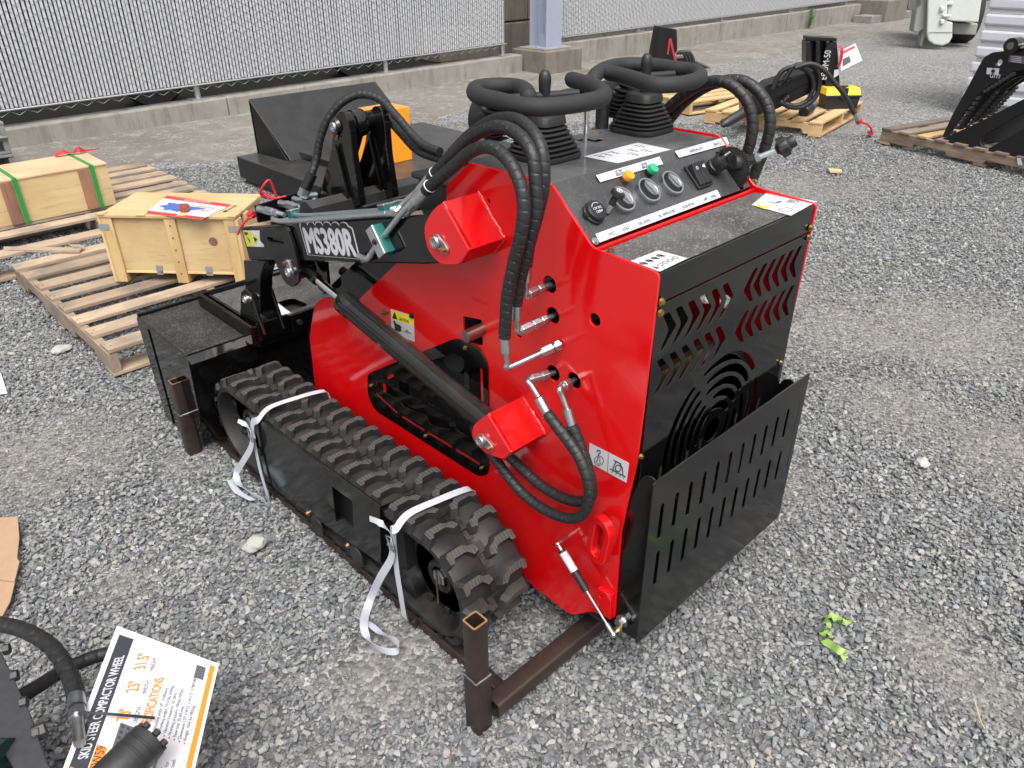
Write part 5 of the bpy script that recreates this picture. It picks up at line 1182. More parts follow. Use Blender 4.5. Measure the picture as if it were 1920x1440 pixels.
MB().prism([(cxp+.005, *a), (cxp+.005, *b), (cxp+.0115, b[0], b[1]-.004), (cxp+.0115, a[0], a[1]-.004)], (0, 0, -.004)).build('cover_top', 'black', TF)
MB().prism([(cxp+.005, b[0], b[1]), (cxp+.005, *yz(714, 1058, cxp)), (cxp+.13, *yz(714, 1058, cxp)), (cxp+.13, b[0], b[1]-.02)], (0, .004, 0)).build('cover_end', 'black', TF)
MB().box((XO+.03, .55, .06), (XI-.03, 1.3, .28)).build('track_frame', 'interior', LD)
for y in (.55, .7, .85, 1.0, 1.15): MB().cyl((XO+.02, y, .085), (XI-.02, y, .085), .045, n=20).build('track_roller', 'black_dull', LD, 40)
for u, v in ((578, 962), (653, 1022)): bolt(at(u, v, x=cxp), (-1, 0, 0), .009, 'copper_zinc' if u < 600 else 'yellow_zinc', TF)
for u, v in ((598, 985), (672, 1042)): MB().lathe([(.030, 0), (.034, .004), (.030, .008), (.02, .008)], at(u, v, x=cxp+.006), (-1, 0, 0), 24).build('roller_cap', 'black_dull', TF, 40)
MB().box((2*XM-XO, .55, .06), (2*XM-XI-.03, 1.3, .30)).build('track_frame', 'interior', LD)
# ------------------------------------------------------------------ steel transport frame under the loader
FR = thing('transport_frame', 'rusty brown square-tube shipping frame with upright posts under the loader', 'steel frame', (XM, .9, 0))
def sqtube(c0, c1, w, up=(0, 0, 1), t_=.004, hollow=True, m='brown_steel', name='post', par=None, r=.006):
    c0, c1 = V(c0), V(c1); d = (c1-c0); L = d.length; d.normalize(); up = V(up) if abs(d.z) < .9 else V((0, 1, 0)); s_ = d.cross(up).normalized(); u2 = s_.cross(d)
    T = Matrix(((s_.x, u2.x, d.x, (c0.x+c1.x)/2), (s_.y, u2.y, d.y, (c0.y+c1.y)/2), (s_.z, u2.z, d.z, (c0.z+c1.z)/2), (0, 0, 0, 1)))
    return finish(curve_mesh([rrect(w, w, r, 3), rrect(w-2*t_, w-2*t_, max(r-t_, .002), 3)], L, T), name, m, par or FR, 40)
PX = -.339+.024; PY0, PY1 = .135+.024, 1.671+.024
ZP0 = height((PX-.02, PY0-.02), 1183); ZS = height((PX-.024, PY0-.024), 1289); ZP = ZP0
for x in (PX, 2*XM-PX):
    for y in (PY0, PY1):
        ZP = ZP0 if y == PY0 else ZP0-.045
        b = sqtube((x, y, -.03), (x, y, ZS), .048, name='post_sleeve', r=.008); p = sqtube((x, y, .02), (x, y, ZP), .0405, name='post', r=.005)
        finish(curve_mesh([rrect(.0405, .0405, .005, 3), rrect(.0325, .0325, .003, 3)], .001, Matrix.Translation((x, y, ZP+.0006))), 'cut_edge', 'cut_steel', p)
        wb = MB()
        for s_ in (-1, 1):
            wb.tube([(x+s_*.021+RNG.uniform(-.001, .001), y-.022+.044*k/10, ZS+.001) for k in range(11)], .003, 6); wb.tube([(x-.022+.044*k/10, y+s_*.021+RNG.uniform(-.001, .001), ZS+.001) for k in range(11)], .003, 6)
        wb.build('weld_bead', 'weld', p, 60)
for y in (PY0-.02, PY1+.0): sqtube((PX+.024, y, .040), (2*XM-PX-.024, y, .040), .046, name='cross_rail', r=.007)
for x in (-.222, 2*XM+.222): sqtube((x, PY0+.01, -.004), (x, PY1-.03, -.004), .034, name='long_rail', r=.005)
for y in (.5, 1.25): sqtube((-.25, y, .002), (2*XM+.25, y, .002), .03, name='cross_rail', r=.005)
# ------------------------------------------------------------------ white strapping
def ribbon(pts, w, wdir, m, name, par=None, th=.0006, sub=8):
    path = spline(pts, sub); mb = MB(); vs, fs = [], []; n = len(path)
    W_ = [V(d) for d in wdir] if hasattr(wdir[0], '__len__') else [V(wdir)]*len(pts); WS = spline(W_, sub)
    for i, p in enumerate(path):
        tg = (path[min(i+1, n-1)]-path[max(i-1, 0)]).normalized(); wd = WS[i]; wd = (wd-tg*wd.dot(tg)).normalized(); nn_ = tg.cross(wd)
        for a, b in ((-1, 1), (1, 1), (1, -1), (-1, -1)): vs.append(p+wd*(a*w/2)+nn_*(b*th/2))
    for i in range(n-1):
        for j in range(4): fs.append((i*4+j, i*4+(j+1) % 4, (i+1)*4+(j+1) % 4, (i+1)*4+j))
    fs += [(3, 2, 1, 0), ((n-1)*4, (n-1)*4+1, (n-1)*4+2, (n-1)*4+3)]
    return mb.add(vs, fs).build(name, m, par, 50)
def buckle(c, par):
    c = V(c)-V((.006, 0, 0)); k = MB(); T = frame(c, (0, .25, .97), (0, 1, -.2)); k.tube([T @ V(q) for q in ((-.020, -.011, 0), (.020, -.011, 0), (.020, .011, 0), (-.020, .011, 0), (-.020, -.011, 0))], .0026, 8)
    k.tube([T @ V((-.004, -.011, .003)), T @ V((-.004, .011, .003))], .0026, 8); k.build('wire_buckle', 'zinc', par, 60)
xs_ = XO-.020; hz = .359
ST = thing('strapping', 'white polyester strap with wire buckle round the front of the track', 'strap', at(480, 800, x=xs_))
y0 = at(480, 760, x=xs_).y
ribbon([V((-.042, y0-.034, hz-.05)), V((-.046, y0-.032, hz-.012)), V((-.062, y0-.026, hz)), V((-.14, y0-.01, hz+.002)), V((XO+.02, y0, hz)), V((xs_, y0+.002, hz-.025)), at(473, 800, x=xs_-.004), at(485, 870, x=xs_-.004), at(500, 925, x=xs_-.004), at(504, 945, x=xs_)], .021, [(0, 1, .0)]*6+[(0, 1, .05)]*4, 'strap_white', 'strap', ST)
c = at(473, 815, x=xs_-.010); buckle(c, ST)
ribbon([at(446, 789, x=xs_-.03), at(458, 795, x=xs_-.02), at(470, 806, x=xs_-.010), at(478, 822, x=xs_-.010)], .014, [(0, .4, .8), (0, .6, .6), (0, .8, .3), (0, 1, 0)], 'strap_white', 'strap_tail', ST)
gq = lambda u, v, z: at(u, v, z=z)
ribbon([c, at(470, 840, x=xs_-.016), at(454, 868, x=xs_-.022), at(443, 888, x=xs_-.026), gq(448, 908, .022), gq(470, 924, .020), gq(498, 940, .022)], .023, [(0, 1, 0), (0, 1, .1), (0, 1, .2), (-.3, 1, .1), (-.4, .7, .3), (-.3, .3, .7), (-.2, .2, .8)], 'strap_white', 'strap_tail', ST)
ribbon([gq(432, 900, .012), gq(446, 922, .012), gq(474, 938, .012)], .026, [(-.5, .6, .3), (-.5, .5, .2), (-.5, .4, .2)], 'strap_white', 'strap_tail', ST)
ST = thing('strapping', 'white polyester strap with long loose tail round the rear of the track', 'strap', at(740, 1000, x=xs_))
y0 = at(742, 975, x=xs_).y
ribbon([V((-.042, y0-.034, hz-.05)), V((-.046, y0-.032, hz-.012)), V((-.062, y0-.026, hz)), V((-.14, y0-.012, hz+.002)), V((XO+.02, y0, hz)), V((xs_, y0+.002, hz-.025)), at(737, 1000, x=xs_-.004), at(744, 1070, x=xs_-.004), at(752, 1120, x=xs_-.004), at(758, 1158, x=xs_)], .023, [(0, 1, .0)]*6+[(0, 1, .05)]*4, 'strap_white', 'strap', ST)
c = at(736, 1017, x=xs_-.010); buckle(c, ST)
ribbon([at(693, 972, x=xs_-.04), at(715, 982, x=xs_-.03), at(733, 1000, x=xs_-.012), at(738, 1020, x=xs_-.010)], .016, [(0, .4, .8), (0, .6, .6), (0, .8, .3), (0, 1, 0)], 'strap_white', 'strap_tail', ST)
tl = [c, at(733, 1048, x=xs_-.012), at(712, 1085, x=xs_-.020), at(692, 1130, x=xs_-.026), gq(682, 1172, .035), gq(694, 1203, .022), gq(717, 1219, .024), gq(743, 1221, .028), gq(745, 1205, .034), gq(716, 1189, .018), gq(690, 1168, .016), gq(664, 1154, .014)]
ribbon(tl, .022, [(0, 1, 0), (0, 1, .1), (-.2, 1, .2), (-.3, 1, .1), (-.5, .8, .3), (-.3, .5, .8), (-.1, .1, 1), (.3, .0, 1), (.2, .4, .8), (-.5, .6, .3), (-.5, .7, .2), (-.4, .8, .2)], 'strap_white', 'strap_tail', ST)
# ------------------------------------------------------------------ pallets
def pallet(loc, rz, L, D, H, nb, label, wx='pallet_wood', wy='pallet_wood_y', group='wooden pallets', bw=.095, skip=(), notch=True, bottom=True, broken=None):
    t = thing('pallet', label, 'pallet', loc, rz, group); T = wm(t); r = random.Random(int(loc[0]*100)+nb); tb = .017; hs_ = H-2*tb
    for x in (0, L/2-.019, L-.038):
        prof = [(0, tb), (D*.13, tb), (D*.14, tb+.035), (D*.33, tb+.035), (D*.34, tb), (D*.66, tb), (D*.67, tb+.035), (D*.86, tb+.035), (D*.87, tb), (D, tb), (D, tb+hs_), (0, tb+hs_)] if notch else [(0, tb), (D, tb), (D, tb+hs_), (0, tb+hs_)]
        mb = MB(); mb.prism([T @ V((x, a, b)) for a, b in prof], T.to_3x3() @ V((.038, 0, 0))); mb.build('stringer', wy, t, bevel=.002)
    for k in range(nb):
        if k in skip: continue
        y = (D-bw)*k/(nb-1); w = bw*r.uniform(.9, 1.05); dz = r.uniform(-.002, .002); sk = r.uniform(-.008, .008)
        e0, e1 = r.uniform(-.008, .006), r.uniform(-.006, .008)
        b = MB().prism([T @ V((e0, y+sk, H-tb+dz)), T @ V((L+e1, y-sk, H-tb+dz)), T @ V((L+e1*.6, y-sk+w, H-tb+dz)), T @ V((e0*.5, y+sk+w, H-tb+dz))], (0, 0, tb)).build('deck_board', wx, t, bevel=.002)
        nl = MB()
        for x in (.012, .027, L/2-.008, L/2+.008, L-.027):
            q = T @ V((x, y+w*r.uniform(.25, .75), H+dz)); nl.cyl(q, q+V((0, 0, .0012)), .0035, n=6)
        nl.build('nail_heads', 'rust', b)
    if bottom:
        for y in (0, D/2-bw/2, D-bw): MB().prism([T @ V((0, y, 0)), T @ V((L, y, 0)), T @ V((L, y+bw, 0)), T @ V((0, y+bw, 0))], (0, 0, tb)).build('bottom_board', wx, t, bevel=.002)
    return t
pallet((-.325, 2.43, 0), 0, 1.22, 1.36, .125, 8, 'weathered wooden pallet beside the bucket with a crate on its far part')
PB = pallet((-.44, 3.92, 0), 0, 1.42, 1.5, .135, 9, 'broken wooden pallet under the long crate with green straps', skip=(1,), bw=.11)
for pts in (((8, 466), (8, 472), (150, 474), (155, 468)), ((130, 462), (140, 470), (160, 468), (152, 462))):
    MB().prism([at(u, v, z=.13) for u, v in pts], (0, 0, .012)).build('board_splinter', 'pallet_wood', PB)
# ------------------------------------------------------------------ crates
def crate_box(t, T, L, D, H, m_side, m_top, m_end=None):
    MB().box((0, .012, .0), (L, D-.012, H), T).build('panel', m_side, t, bevel=.002)
    MB().box((-.004, .0, H), (L+.004, D, H+.014), T).build('lid', m_top, t, bevel=.002)
A = at(220, 528, z=.128); B = at(463, 533, z=.128); dv = (B-A); dv.z = 0; LC = dv.length; ang = math.atan2(dv.y, dv.x)
H2 = height(A, 402)-.128
CR = thing('wooden_crate', 'pale plywood crate with steel corner brackets and a printed sheet on its lid', 'crate', (A.x, A.y, .127), ang)
T = wm(CR); DC = .36; ft = .05
MB().box((.01, .014, ft), (LC-.01, DC, H2-.014), T).build('front_panel', 'ply', CR, bevel=.002)
MB().box((-.004, -.004, H2-.014), (LC+.004, DC+.012, H2), T).build('lid', 'ply', CR, bevel=.002)
bwid = .055
for x in (0, LC/2-bwid/2+.01, LC-bwid):
    MB().box((x, -.0, 0), (x+bwid, .013, H2-.016), T).build('batten', 'batten', CR, bevel=.002); MB().box((x, .013, 0), (x+bwid, DC, ft), T).build('foot', 'batten', CR, bevel=.002)
MB().box((-.012, .0, .0), (.010, .05, H2-.016), T).build('corner_post', 'batten', CR, bevel=.002); MB().box((LC-.008, .0, .0), (LC+.014, .05, H2-.016), T).build('corner_post', 'batten', CR, bevel=.002)
MB().box((LC-.006, .10, .0), (LC+.012, .15, H2-.016), T).build('batten', 'batten', CR, bevel=.002)
MB().box((LC*.05, .010, ft-.004), (LC*.95, .0145, ft+.006), T).build('skirt', 'ply', CR)
for x in (-.012, LC-.035):
    b = MB().box((x-.002, -.0022, H2-.075), (x+.05, .0, H2-.045), T).build('corner_bracket', 'galv', CR); MB().box((x-.0025 if x < 0 else LC+.0142, -.002, H2-.075), (x-.0005 if x < 0 else LC+.0165, .045, H2-.045), T).build('corner_bracket', 'galv', CR)
for x in (LC*.32, LC*.70): MB().box((x, .010, ft-.012), (x+.032, .0136, ft+.035), T).build('corner_bracket', 'galv', CR)
for x, m_ in ((LC*.30, 0), (0, 0), (LC*.6, 0), (LC*.97, 0)): MB().box((x-.01, -.008, H2), (x+.03, DC*.1, H2+.004), T).build('lid_tab', 'batten_x', CR)
kn = MB(); kn.tube_axis([(T @ V((LC*.80, .0135, H2*.62)), .022), (T @ V((LC*.80, .0125, H2*.62)), .021)], (T.to_3x3() @ V((0, -1, 0))), 18); kn.build('wood_knot', 'bark_batten', CR)
for k in range(5):
    q = T @ V((LC*.5+.01, -.001, .05+.06*k)); MB().cyl(q, q+T.to_3x3() @ V((0, -.0015, 0)), .004, n=8).build('nail_head', 'rust', CR)
# handwriting on the lid
def place_text(txt, size, o, u, v, m, par, sx=1., **k): return finish(text_mesh(txt, size, frame(o, u, v), sx=sx, **k), 'lettering', m, par)
zt = .127+H2+.0006
o = at(423, 398, z=zt+.0006); place_text('007-11-CO', .030, o, at(463, 376, z=zt)-o, (-.3, 1, 0), 'ink', CR, .8)
SH = thing('printed_sheet', 'red and white printed sheet with a blue anvil picture on the crate lid', 'poster', at(350, 388, z=zt))
sc_ = [(272, 400), (378, 412), (434, 384), (313, 367)]
P = [at(u, v, z=zt+.0015) for u, v in sc_]; MB().prism(P, (0, 0, .0006)).build('sheet', 'white_paper', SH)
def bil(P, a, b): return P[0].lerp(P[1], a).lerp(P[3].lerp(P[2], a), b)
for b0, b1 in ((0, .14), (.84, 1)): MB().prism([bil(P, 0, b0)+V((0, 0, .0007)), bil(P, 1, b0)+V((0, 0, .0007)), bil(P, 1, b1)+V((0, 0, .0007)), bil(P, 0, b1)+V((0, 0, .0007))], (0, 0, .0004)).build('red_band', 'ink_red', SH)
anv = [(.06, .42), (.18, .55), (.14, .66), (.30, .66), (.42, .74), (.52, .62), (.80, .60), (.66, .45), (.50, .40), (.46, .24), (.30, .30), (.22, .22), (.20, .36)]
MB().prism([bil(P, a, b)+V((0, 0, .0007)) for a, b in anv], (0, 0, .0004)).build('anvil_picture', 'ink_blue', SH)
o = bil(P, .30, .87)+V((0, 0, .0013)); place_text('CAST IRON ANVIL', .026, o, P[1]-P[0], P[3]-P[0], 'white_paper', SH, .75)
o = bil(P, .60, .62)+V((0, 0, .0009)); place_text('Cast Iron Anvil', .024, o, P[1]-P[0], P[3]-P[0], 'ink_red', SH, .7); o = bil(P, .74, .46)+V((0, 0, .0009)); place_text('200 LBS', .022, o, P[1]-P[0], P[3]-P[0], 'ink_red', SH, .7)
mb = MB(); c = at(347, 396, z=zt+.004); mb.lathe([(.020, 0), (.023, .004), (.022, .022), (.024, .025), (.024, .030), (.020, .030), (.019, .012), (.001, .012)], c, (0, 0, 1), 24)
tag(mb.build('pipe_cap', 'terracotta', None, 40), 'small terracotta-coloured threaded cap standing on the printed sheet', 'cap')
# long crate with green straps
yc = at(215, 383, z=.14).y; H1 = .14; ztop = at(203, 304, y=yc).z; XR = at(219, 383, y=yc).x
CL = thing('wooden_crate', 'long plywood crate with green straps and brown battens at the left edge', 'crate', (XR-.8, yc, .137))
Bk = at(178, 281, z=ztop); DB = Bk.y-yc
MB().box((XR-1.35, yc, .138), (XR, yc+DB, ztop-.012)).build('panel', 'ply', CL, bevel=.002); MB().box((XR-1.355, yc-.006, ztop-.012), (XR+.004, yc+DB+.006, ztop)).build('lid', 'ply_pink', CL, bevel=.002)
for u in (172, 20):
    xb = at(u-3, 340, y=yc).x; MB().box((xb-.055, yc-.014, .14), (xb+.005, yc, ztop-.014)).build('batten', 'bark_batten', CL, bevel=.002)
    xg = xb+.025; MB().box((xg-.012, yc-.0165, .14), (xg+.012, yc-.0145, ztop)).build('green_strap', 'green_strap', CL); MB().box((xg-.012, yc-.016, ztop+.001), (xg+.012, yc+DB, ztop+.003)).build('green_strap', 'green_strap', CL)
o = at(150, 286, z=ztop+.001); place_text('BI-100d', .05, o, (1, .12, 0), (-.1, 1, 0), 'ink', CL, .8)
RB = thing('red_ribbon', 'crumpled red plastic ribbon lying on the long crate lid', 'ribbon', at(140, 286, z=ztop))
ribbon([at(103, 292, z=ztop+.01), at(118, 284, z=ztop+.03), at(135, 286, z=ztop+.012), at(147, 279, z=ztop+.035), at(160, 282, z=ztop+.012), at(178, 280, z=ztop+.006)], .035, [(0, 1, .3), (.2, .8, .6), (0, 1, -.3), (0, .6, .8), (0, 1, .2), (0, 1, 0)], 'red_ribbon', 'ribbon', RB)
# stack of grey pallets at the far left
for k in range(4):
    pallet((-.95, 5.95, .115*k), rad(.6*(k % 3-1)), 1.22, .98, .113, 7, ['grey pallet lying on the ground, lowest in the stack by the fence', 'grey pallet second from the ground in the stack by the fence', 'grey pallet second from the top of the stack by the fence', 'grey pallet on top of the stack by the fence'][k], 'grey_wood', 'grey_wood', 'stacked grey pallets', notch=False)
# ------------------------------------------------------------------ brush cutter deck behind the tower
BC = thing('brush_cutter', 'black low attachment deck with sloped shield and orange box behind the loader', 'attachment', (2.3, 4.6, 0))
g0 = at(450, 330, z=.04); xl_ = g0.x; yl_ = g0.y; zt_ = height((xl_, yl_), 293)
MB().box((xl_, yl_-1.5, .03), (xl_+1.75, yl_, zt_)).build('deck', 'black_dull', BC, bevel=.006)
MB().box((xl_+.03, yl_-1.46, .0), (xl_+1.7, yl_-.03, .03)).build('skid', 'plate_steel', BC)
fx0 = at(522, 294, z=zt_); tl_ = at(467, 188, y=fx0.y+.42); zsl = tl_.z; 
xr_ = at(705, 157, y=fx0.y+.42).x
yb = yl_-.03; zt2 = at(467, 188, y=yb).z; x0_ = at(467, 188, y=yb).x; x1_ = at(705, 157, y=yb).x; fy = at(522, 294, z=zt_).y
MB().prism([(x0_, yb, zt2), (x1_, yb, zt2), (x1_+.08, yb-.40, zt_+.002), (x0_+.05, yb-.40, zt_+.002)], (0, .012, .006)).build('sloped_shield', 'black_dull', BC, bevel=.003)
for x in (x0_+.004, x1_-.01): MB().prism([(x, yb-.01, zt2-.01), (x+.03, yb-.38, zt_), (x, yb-.01, zt_)], (.006, 0, 0)).build('shield_side', 'black_dull', BC)
MB().box((x0_, yb+.0, zt_), (x1_, yb+.01, zt2-.004)).build('shield_back', 'black_dull', BC)
yo = 3.85; a_ = at(705, 300, y=yo); b_ = at(772, 245, y=yo); zo = at(770, 199, y=yo).z
MB().prism([(at(690, 300, y=yo).x, yo, zt_), (at(773, 290, y=yo).x, yo, zt_), (at(773, 290, y=yo).x, yo, zo), (at(705, 215, y=yo).x, yo, zo), (at(700, 260, y=yo).x, yo, zo-.14)], (0, .22, 0)).build('orange_cover', 'orange', BC, bevel=.004)
MB().box((xl_+.3, yl_-1.0, zt_), (xl_+.42, yl_-.40, zt_+.05)).build('mount_rail', 'black_dull', BC, bevel=.003)
# ------------------------------------------------------------------ breakers on new pallets
pallet((5.72, 2.62, 0), rad(10), 1.05, 1.05, .125, 6, 'pale new pallet carrying the breaker, toolbox and bottle', 'new_wood_y', 'new_wood', bw=.12) if False else None
def pal2(P0, P1, P2, H, nb, label):       # corners on the ground: P0 left, P1 near right, P2 far right; boards run across the near edge
    e1 = V(P1)-V(P0); e1.z = 0; L = e1.length; rz = math.atan2(e1.y, e1.x); e2 = V(P2)-V(P1); D = abs(e2.dot(V((-math.sin(rz), math.cos(rz), 0))))
    t = thing('pallet', label, 'pallet', (P0[0], P0[1], 0), rz, 'new pale pallets'); T = wm(t); tb = .018
    for y in (0, D/2-.02, D-.04):
        prof = [(0, tb), (L*.14, tb), (L*.16, tb+.04), (L*.36, tb+.04), (L*.38, tb), (L*.62, tb), (L*.64, tb+.04), (L*.84, tb+.04), (L*.86, tb), (L, tb), (L, H-tb), (0, H-tb)]
        MB().prism([T @ V((a, y, b)) for a, b in prof], T.to_3x3() @ V((0, .04, 0))).build('stringer', 'new_wood', t, bevel=.002)
    bw = L/nb*.70
    for k in range(nb):
        x = (L-bw)*k/(nb-1); MB().prism([T @ V((x, -.01, H-tb)), T @ V((x+bw, -.005, H-tb)), T @ V((x+bw, D+.008, H-tb)), T @ V((x, D+.01, H-tb))], (0, 0, tb)).build('deck_board', 'new_wood_y', t, bevel=.002)
    for k in (0, nb//2, nb-1):
        x = (L-bw)*k/(nb-1); MB().prism([T @ V((x, 0, 0)), T @ V((x+bw, 0, 0)), T @ V((x+bw, D, 0)), T @ V((x, D, 0))], (0, 0, tb)).build('bottom_board', 'new_wood_y', t, bevel=.002)
    return t, T, L, D
pt_, Tp, Lp, Dp = pal2(at(1320, 230, z=0), at(1537, 258, z=0), at(1630, 217, z=0), .13, 7, 'pale new pallet carrying the breaker, toolbox and dark bottle')
pal2(at(1205, 195, z=0), at(1292, 216, z=0), at(1388, 178, z=0), .13, 5, 'pale new pallet half hidden behind the black hoses')
def breaker(name, label, head, S, tagtext=None, flip=1):
    t = thing(name, label, 'breaker', head); T = wm(t); return t
BR = thing('hydraulic_breaker', 'black hydraulic breaker with coiled hoses lying on the pale pallet', 'breaker', at(1470, 190, z=.13))
yp = lambda u, v, d: at(u, v, pl=(at(1425, 226, z=.13)+V((.35, .35, 0))*d, V((-.75, -.66, 0)).normalized()))
dirn = V((.66, .75, 0))
def slab(name, px, d0, th_, m='black_dull', bev=.004):
    P = [yp(u, v, d0) for u, v in px]; return MB().prism(P, V((.75, .66, 0)).normalized()*th_).build(name, m, BR, bevel=bev)
body = [(1330, 200), (1440, 145), (1520, 128), (1540, 140), (1540, 165), (1440, 203), (1392, 215), (1392, 195)]
slab('breaker_body', [(1392, 192), (1440, 158), (1525, 132), (1537, 142), (1530, 170), (1455, 205), (1400, 214)], .0, .26)
slab('breaker_nose', [(1392, 195), (1402, 186), (1432, 196), (1430, 214), (1404, 220), (1392, 212)], .02, .18)
a = yp(1402, 206, -.1); b = yp(1352, 236, -.5); MB().tube([a, a.lerp(b, .75), a.lerp(b, .92), b], [.045, .043, .030, .008], 16).build('chisel', 'cast_black', BR, 40)
slab('cover_plate', [(1455, 158), (1520, 134), (1528, 150), (1442, 190), (1440, 172)], -.03, .02)
for u, v in ((1446, 168), (1460, 162), (1476, 154)):
    a = yp(u, v, -.06); b = yp(u+7, v-9, -.06); MB().tube([a, b], .016, 10).build('cover_slot', 'ink', BR, 40)
hp = [(1508, 70), (1572, 72), (1578, 158), (1540, 160), (1538, 122), (1506, 118)]
slab('mount_plate', [(1512, 70), (1568, 72), (1572, 160), (1545, 178), (1520, 165), (1508, 118)], 1.7, .03)
slab('mount_head', [(1512, 68), (1569, 71), (1569, 78), (1511, 76)], 1.55, .12)
for u in (1514, 1532, 1551, 1564):
    slab('mount_rib', [(u-2, 78), (u+5, 78), (u+8, 112), (u+7, 122), (u-3, 118)], 1.5, .18)
slab('mount_side', [(1548, 92), (1560, 80), (1570, 90), (1575, 160), (1550, 165), (1543, 120)], 1.42, .03)
o = yp(1549, 150, 1.38); finish(text_mesh('EPOM-50', .085, frame(o, yp(1559, 92, 1.38)-o, V((-.66, .75, 0))), sx=.8, thick=.001), 'lettering', 'white_paper', BR)
sl_ = MB().prism([yp(1563, 146, 1.36), yp(1573, 140, 1.36), yp(1572, 130, 1.36), yp(1564, 131, 1.36)], (-.002, -.002, 0)).build('logo_sticker', 'white_paper', BR)
hb_ = [[(1448, 168), (1465, 135), (1495, 125), (1520, 140), (1525, 165), (1512, 190), (1490, 198), (1470, 192), (1480, 180)], [(1470, 150), (1490, 124), (1520, 122), (1536, 145), (1530, 180), (1505, 200), (1480, 200), (1462, 190)], [(1490, 128), (1520, 120), (1545, 132), (1565, 155), (1585, 180), (1597, 203), (1606, 220)]]
for h in hb_[:2]: hose_mb([yp(u, v, -.12) for u, v in h], .021, .035).build('hydraulic_hose', 'hose', BR, 35)
hose_mb([yp(u, v, -.25) for u, v in hb_[2]], .021, .035).build('hydraulic_hose', 'hose', BR, 35)
a = yp(1603, 213, -.25); b = yp(1612, 230, -.25); MB().cyl(a, a.lerp(b, .7), .024, n=14).build('coupler', 'zinc', BR, 40); MB().cyl(a.lerp(b, .7), b, .03, n=14).build('dust_cap', 'red_plastic', BR, 40)
MB().tube(spline([b, yp(1625, 232, -.25), yp(1634, 242, -.25), at(1632, 248, z=.01)], 6), .008, 6).build('cap_tether', 'red_plastic', BR, 40); MB().cyl(at(1630, 248, z=.005), at(1634, 250, z=.03), .02, n=10).build('tether_cap', 'red_plastic', BR)
RT = thing('red_ribbon', 'red ribbon tied to the breaker mount on the pale pallet', 'ribbon', yp(1577, 100, .1)); ribbon([yp(1573, 86, 1.35), yp(1578, 92, 1.3), yp(1577, 110, 1.3), yp(1572, 125, 1.3)], .03, (.7, -.6, .2), 'red_ribbon', 'ribbon', RT)
TG = thing('spec_sheet', 'white printed sheet hanging from the breaker mount', 'sheet', yp(1595, 110, .2))
P = [yp(1577, 133, 1.3), yp(1617, 113, 1.3), yp(1604, 81, 1.95), yp(1574, 96, 1.95)]; nrm = (P[1]-P[0]).cross(P[3]-P[0]).normalized(); nrm = nrm if nrm.z > 0 else -nrm; MB().prism(P, -nrm*.001).build('sheet', 'white_paper', TG)
MB().prism([bil(P, .1, .15)+nrm*.004, bil(P, .5, .2)+nrm*.004, bil(P, .5, .5)+nrm*.004, bil(P, .15, .5)+nrm*.004], nrm*.0008).build('picture', 'ink_grey', TG); MB().prism([bil(P, .1, .78)+nrm*.004, bil(P, .9, .78)+nrm*.004, bil(P, .9, .88)+nrm*.004, bil(P, .1, .88)+nrm*.004], nrm*.0008).build('heading', 'ink_red', TG)
# toolbox
A = at(1545, 205, z=.13); B = at(1608, 204, z=.13); dv = B-A; ang = math.atan2(dv.y, dv.x); Lt = dv.length; Hh = height(A, 166)-.13
TB = thing('toolbox', 'black toolbox with yellow lid on the pale pallet', 'toolbox', (A.x, A.y, .13), ang); T = wm(TB); Dt = Lt*.5
MB().prism([T @ V((.01, .0, 0)), T @ V((Lt-.01, .0, 0)), T @ V((Lt+.004, .0, Hh*.62)), T @ V((-.004, .0, Hh*.62))], T.to_3x3() @ V((0, Dt, 0))).build('tray', 'plastic', TB, bevel=.006)
MB().box((-.012, -.012, Hh*.56), (Lt+.012, Dt+.012, Hh*.66), T).build('rim', 'plastic', TB, bevel=.004)
MB().prism([T @ V((-.008, -.008, Hh*.66)), T @ V((Lt+.008, -.008, Hh*.66)), T @ V((Lt+.008, .01, Hh*.9)), T @ V((Lt+.008, Dt*.25, Hh)), T @ V((-.008, Dt*.25, Hh)), T @ V((-.008, .01, Hh*.9))][:2]+[T @ V((Lt-.005, .03, Hh)), T @ V((.005, .03, Hh))], T.to_3x3() @ V((0, Dt, 0))).build('lid', 'yellow_plastic', TB, bevel=.006)
MB().box((Lt*.40, -.02, Hh*.5), (Lt*.60, Dt*.6, Hh*1.01), T).build('latch', 'plastic', TB, bevel=.004); MB().box((Lt*.3, Dt*.4, Hh), (Lt*.7, Dt*.5, Hh*1.08), T).build('handle', 'plastic', TB, bevel=.006)
a = at(1507, 210, z=.17); b = at(1530, 196, z=.17); d = (b-a).normalized(); BT = thing('bottle', 'dark bottle with blue cap lying beside the toolbox', 'bottle', a)
MB().lathe([(.04, 0), (.05, .01), (.05, .19), (.04, .21), (.03, .215)], a, d, 22).build('body', 'plastic', BT, 40); MB().lathe([(.045, 0), (.048, .01), (.048, .035), (.035, .04), (.03, .05)], a+d*.212, d, 8).build('cap', 'blue_plastic', BT, 40)
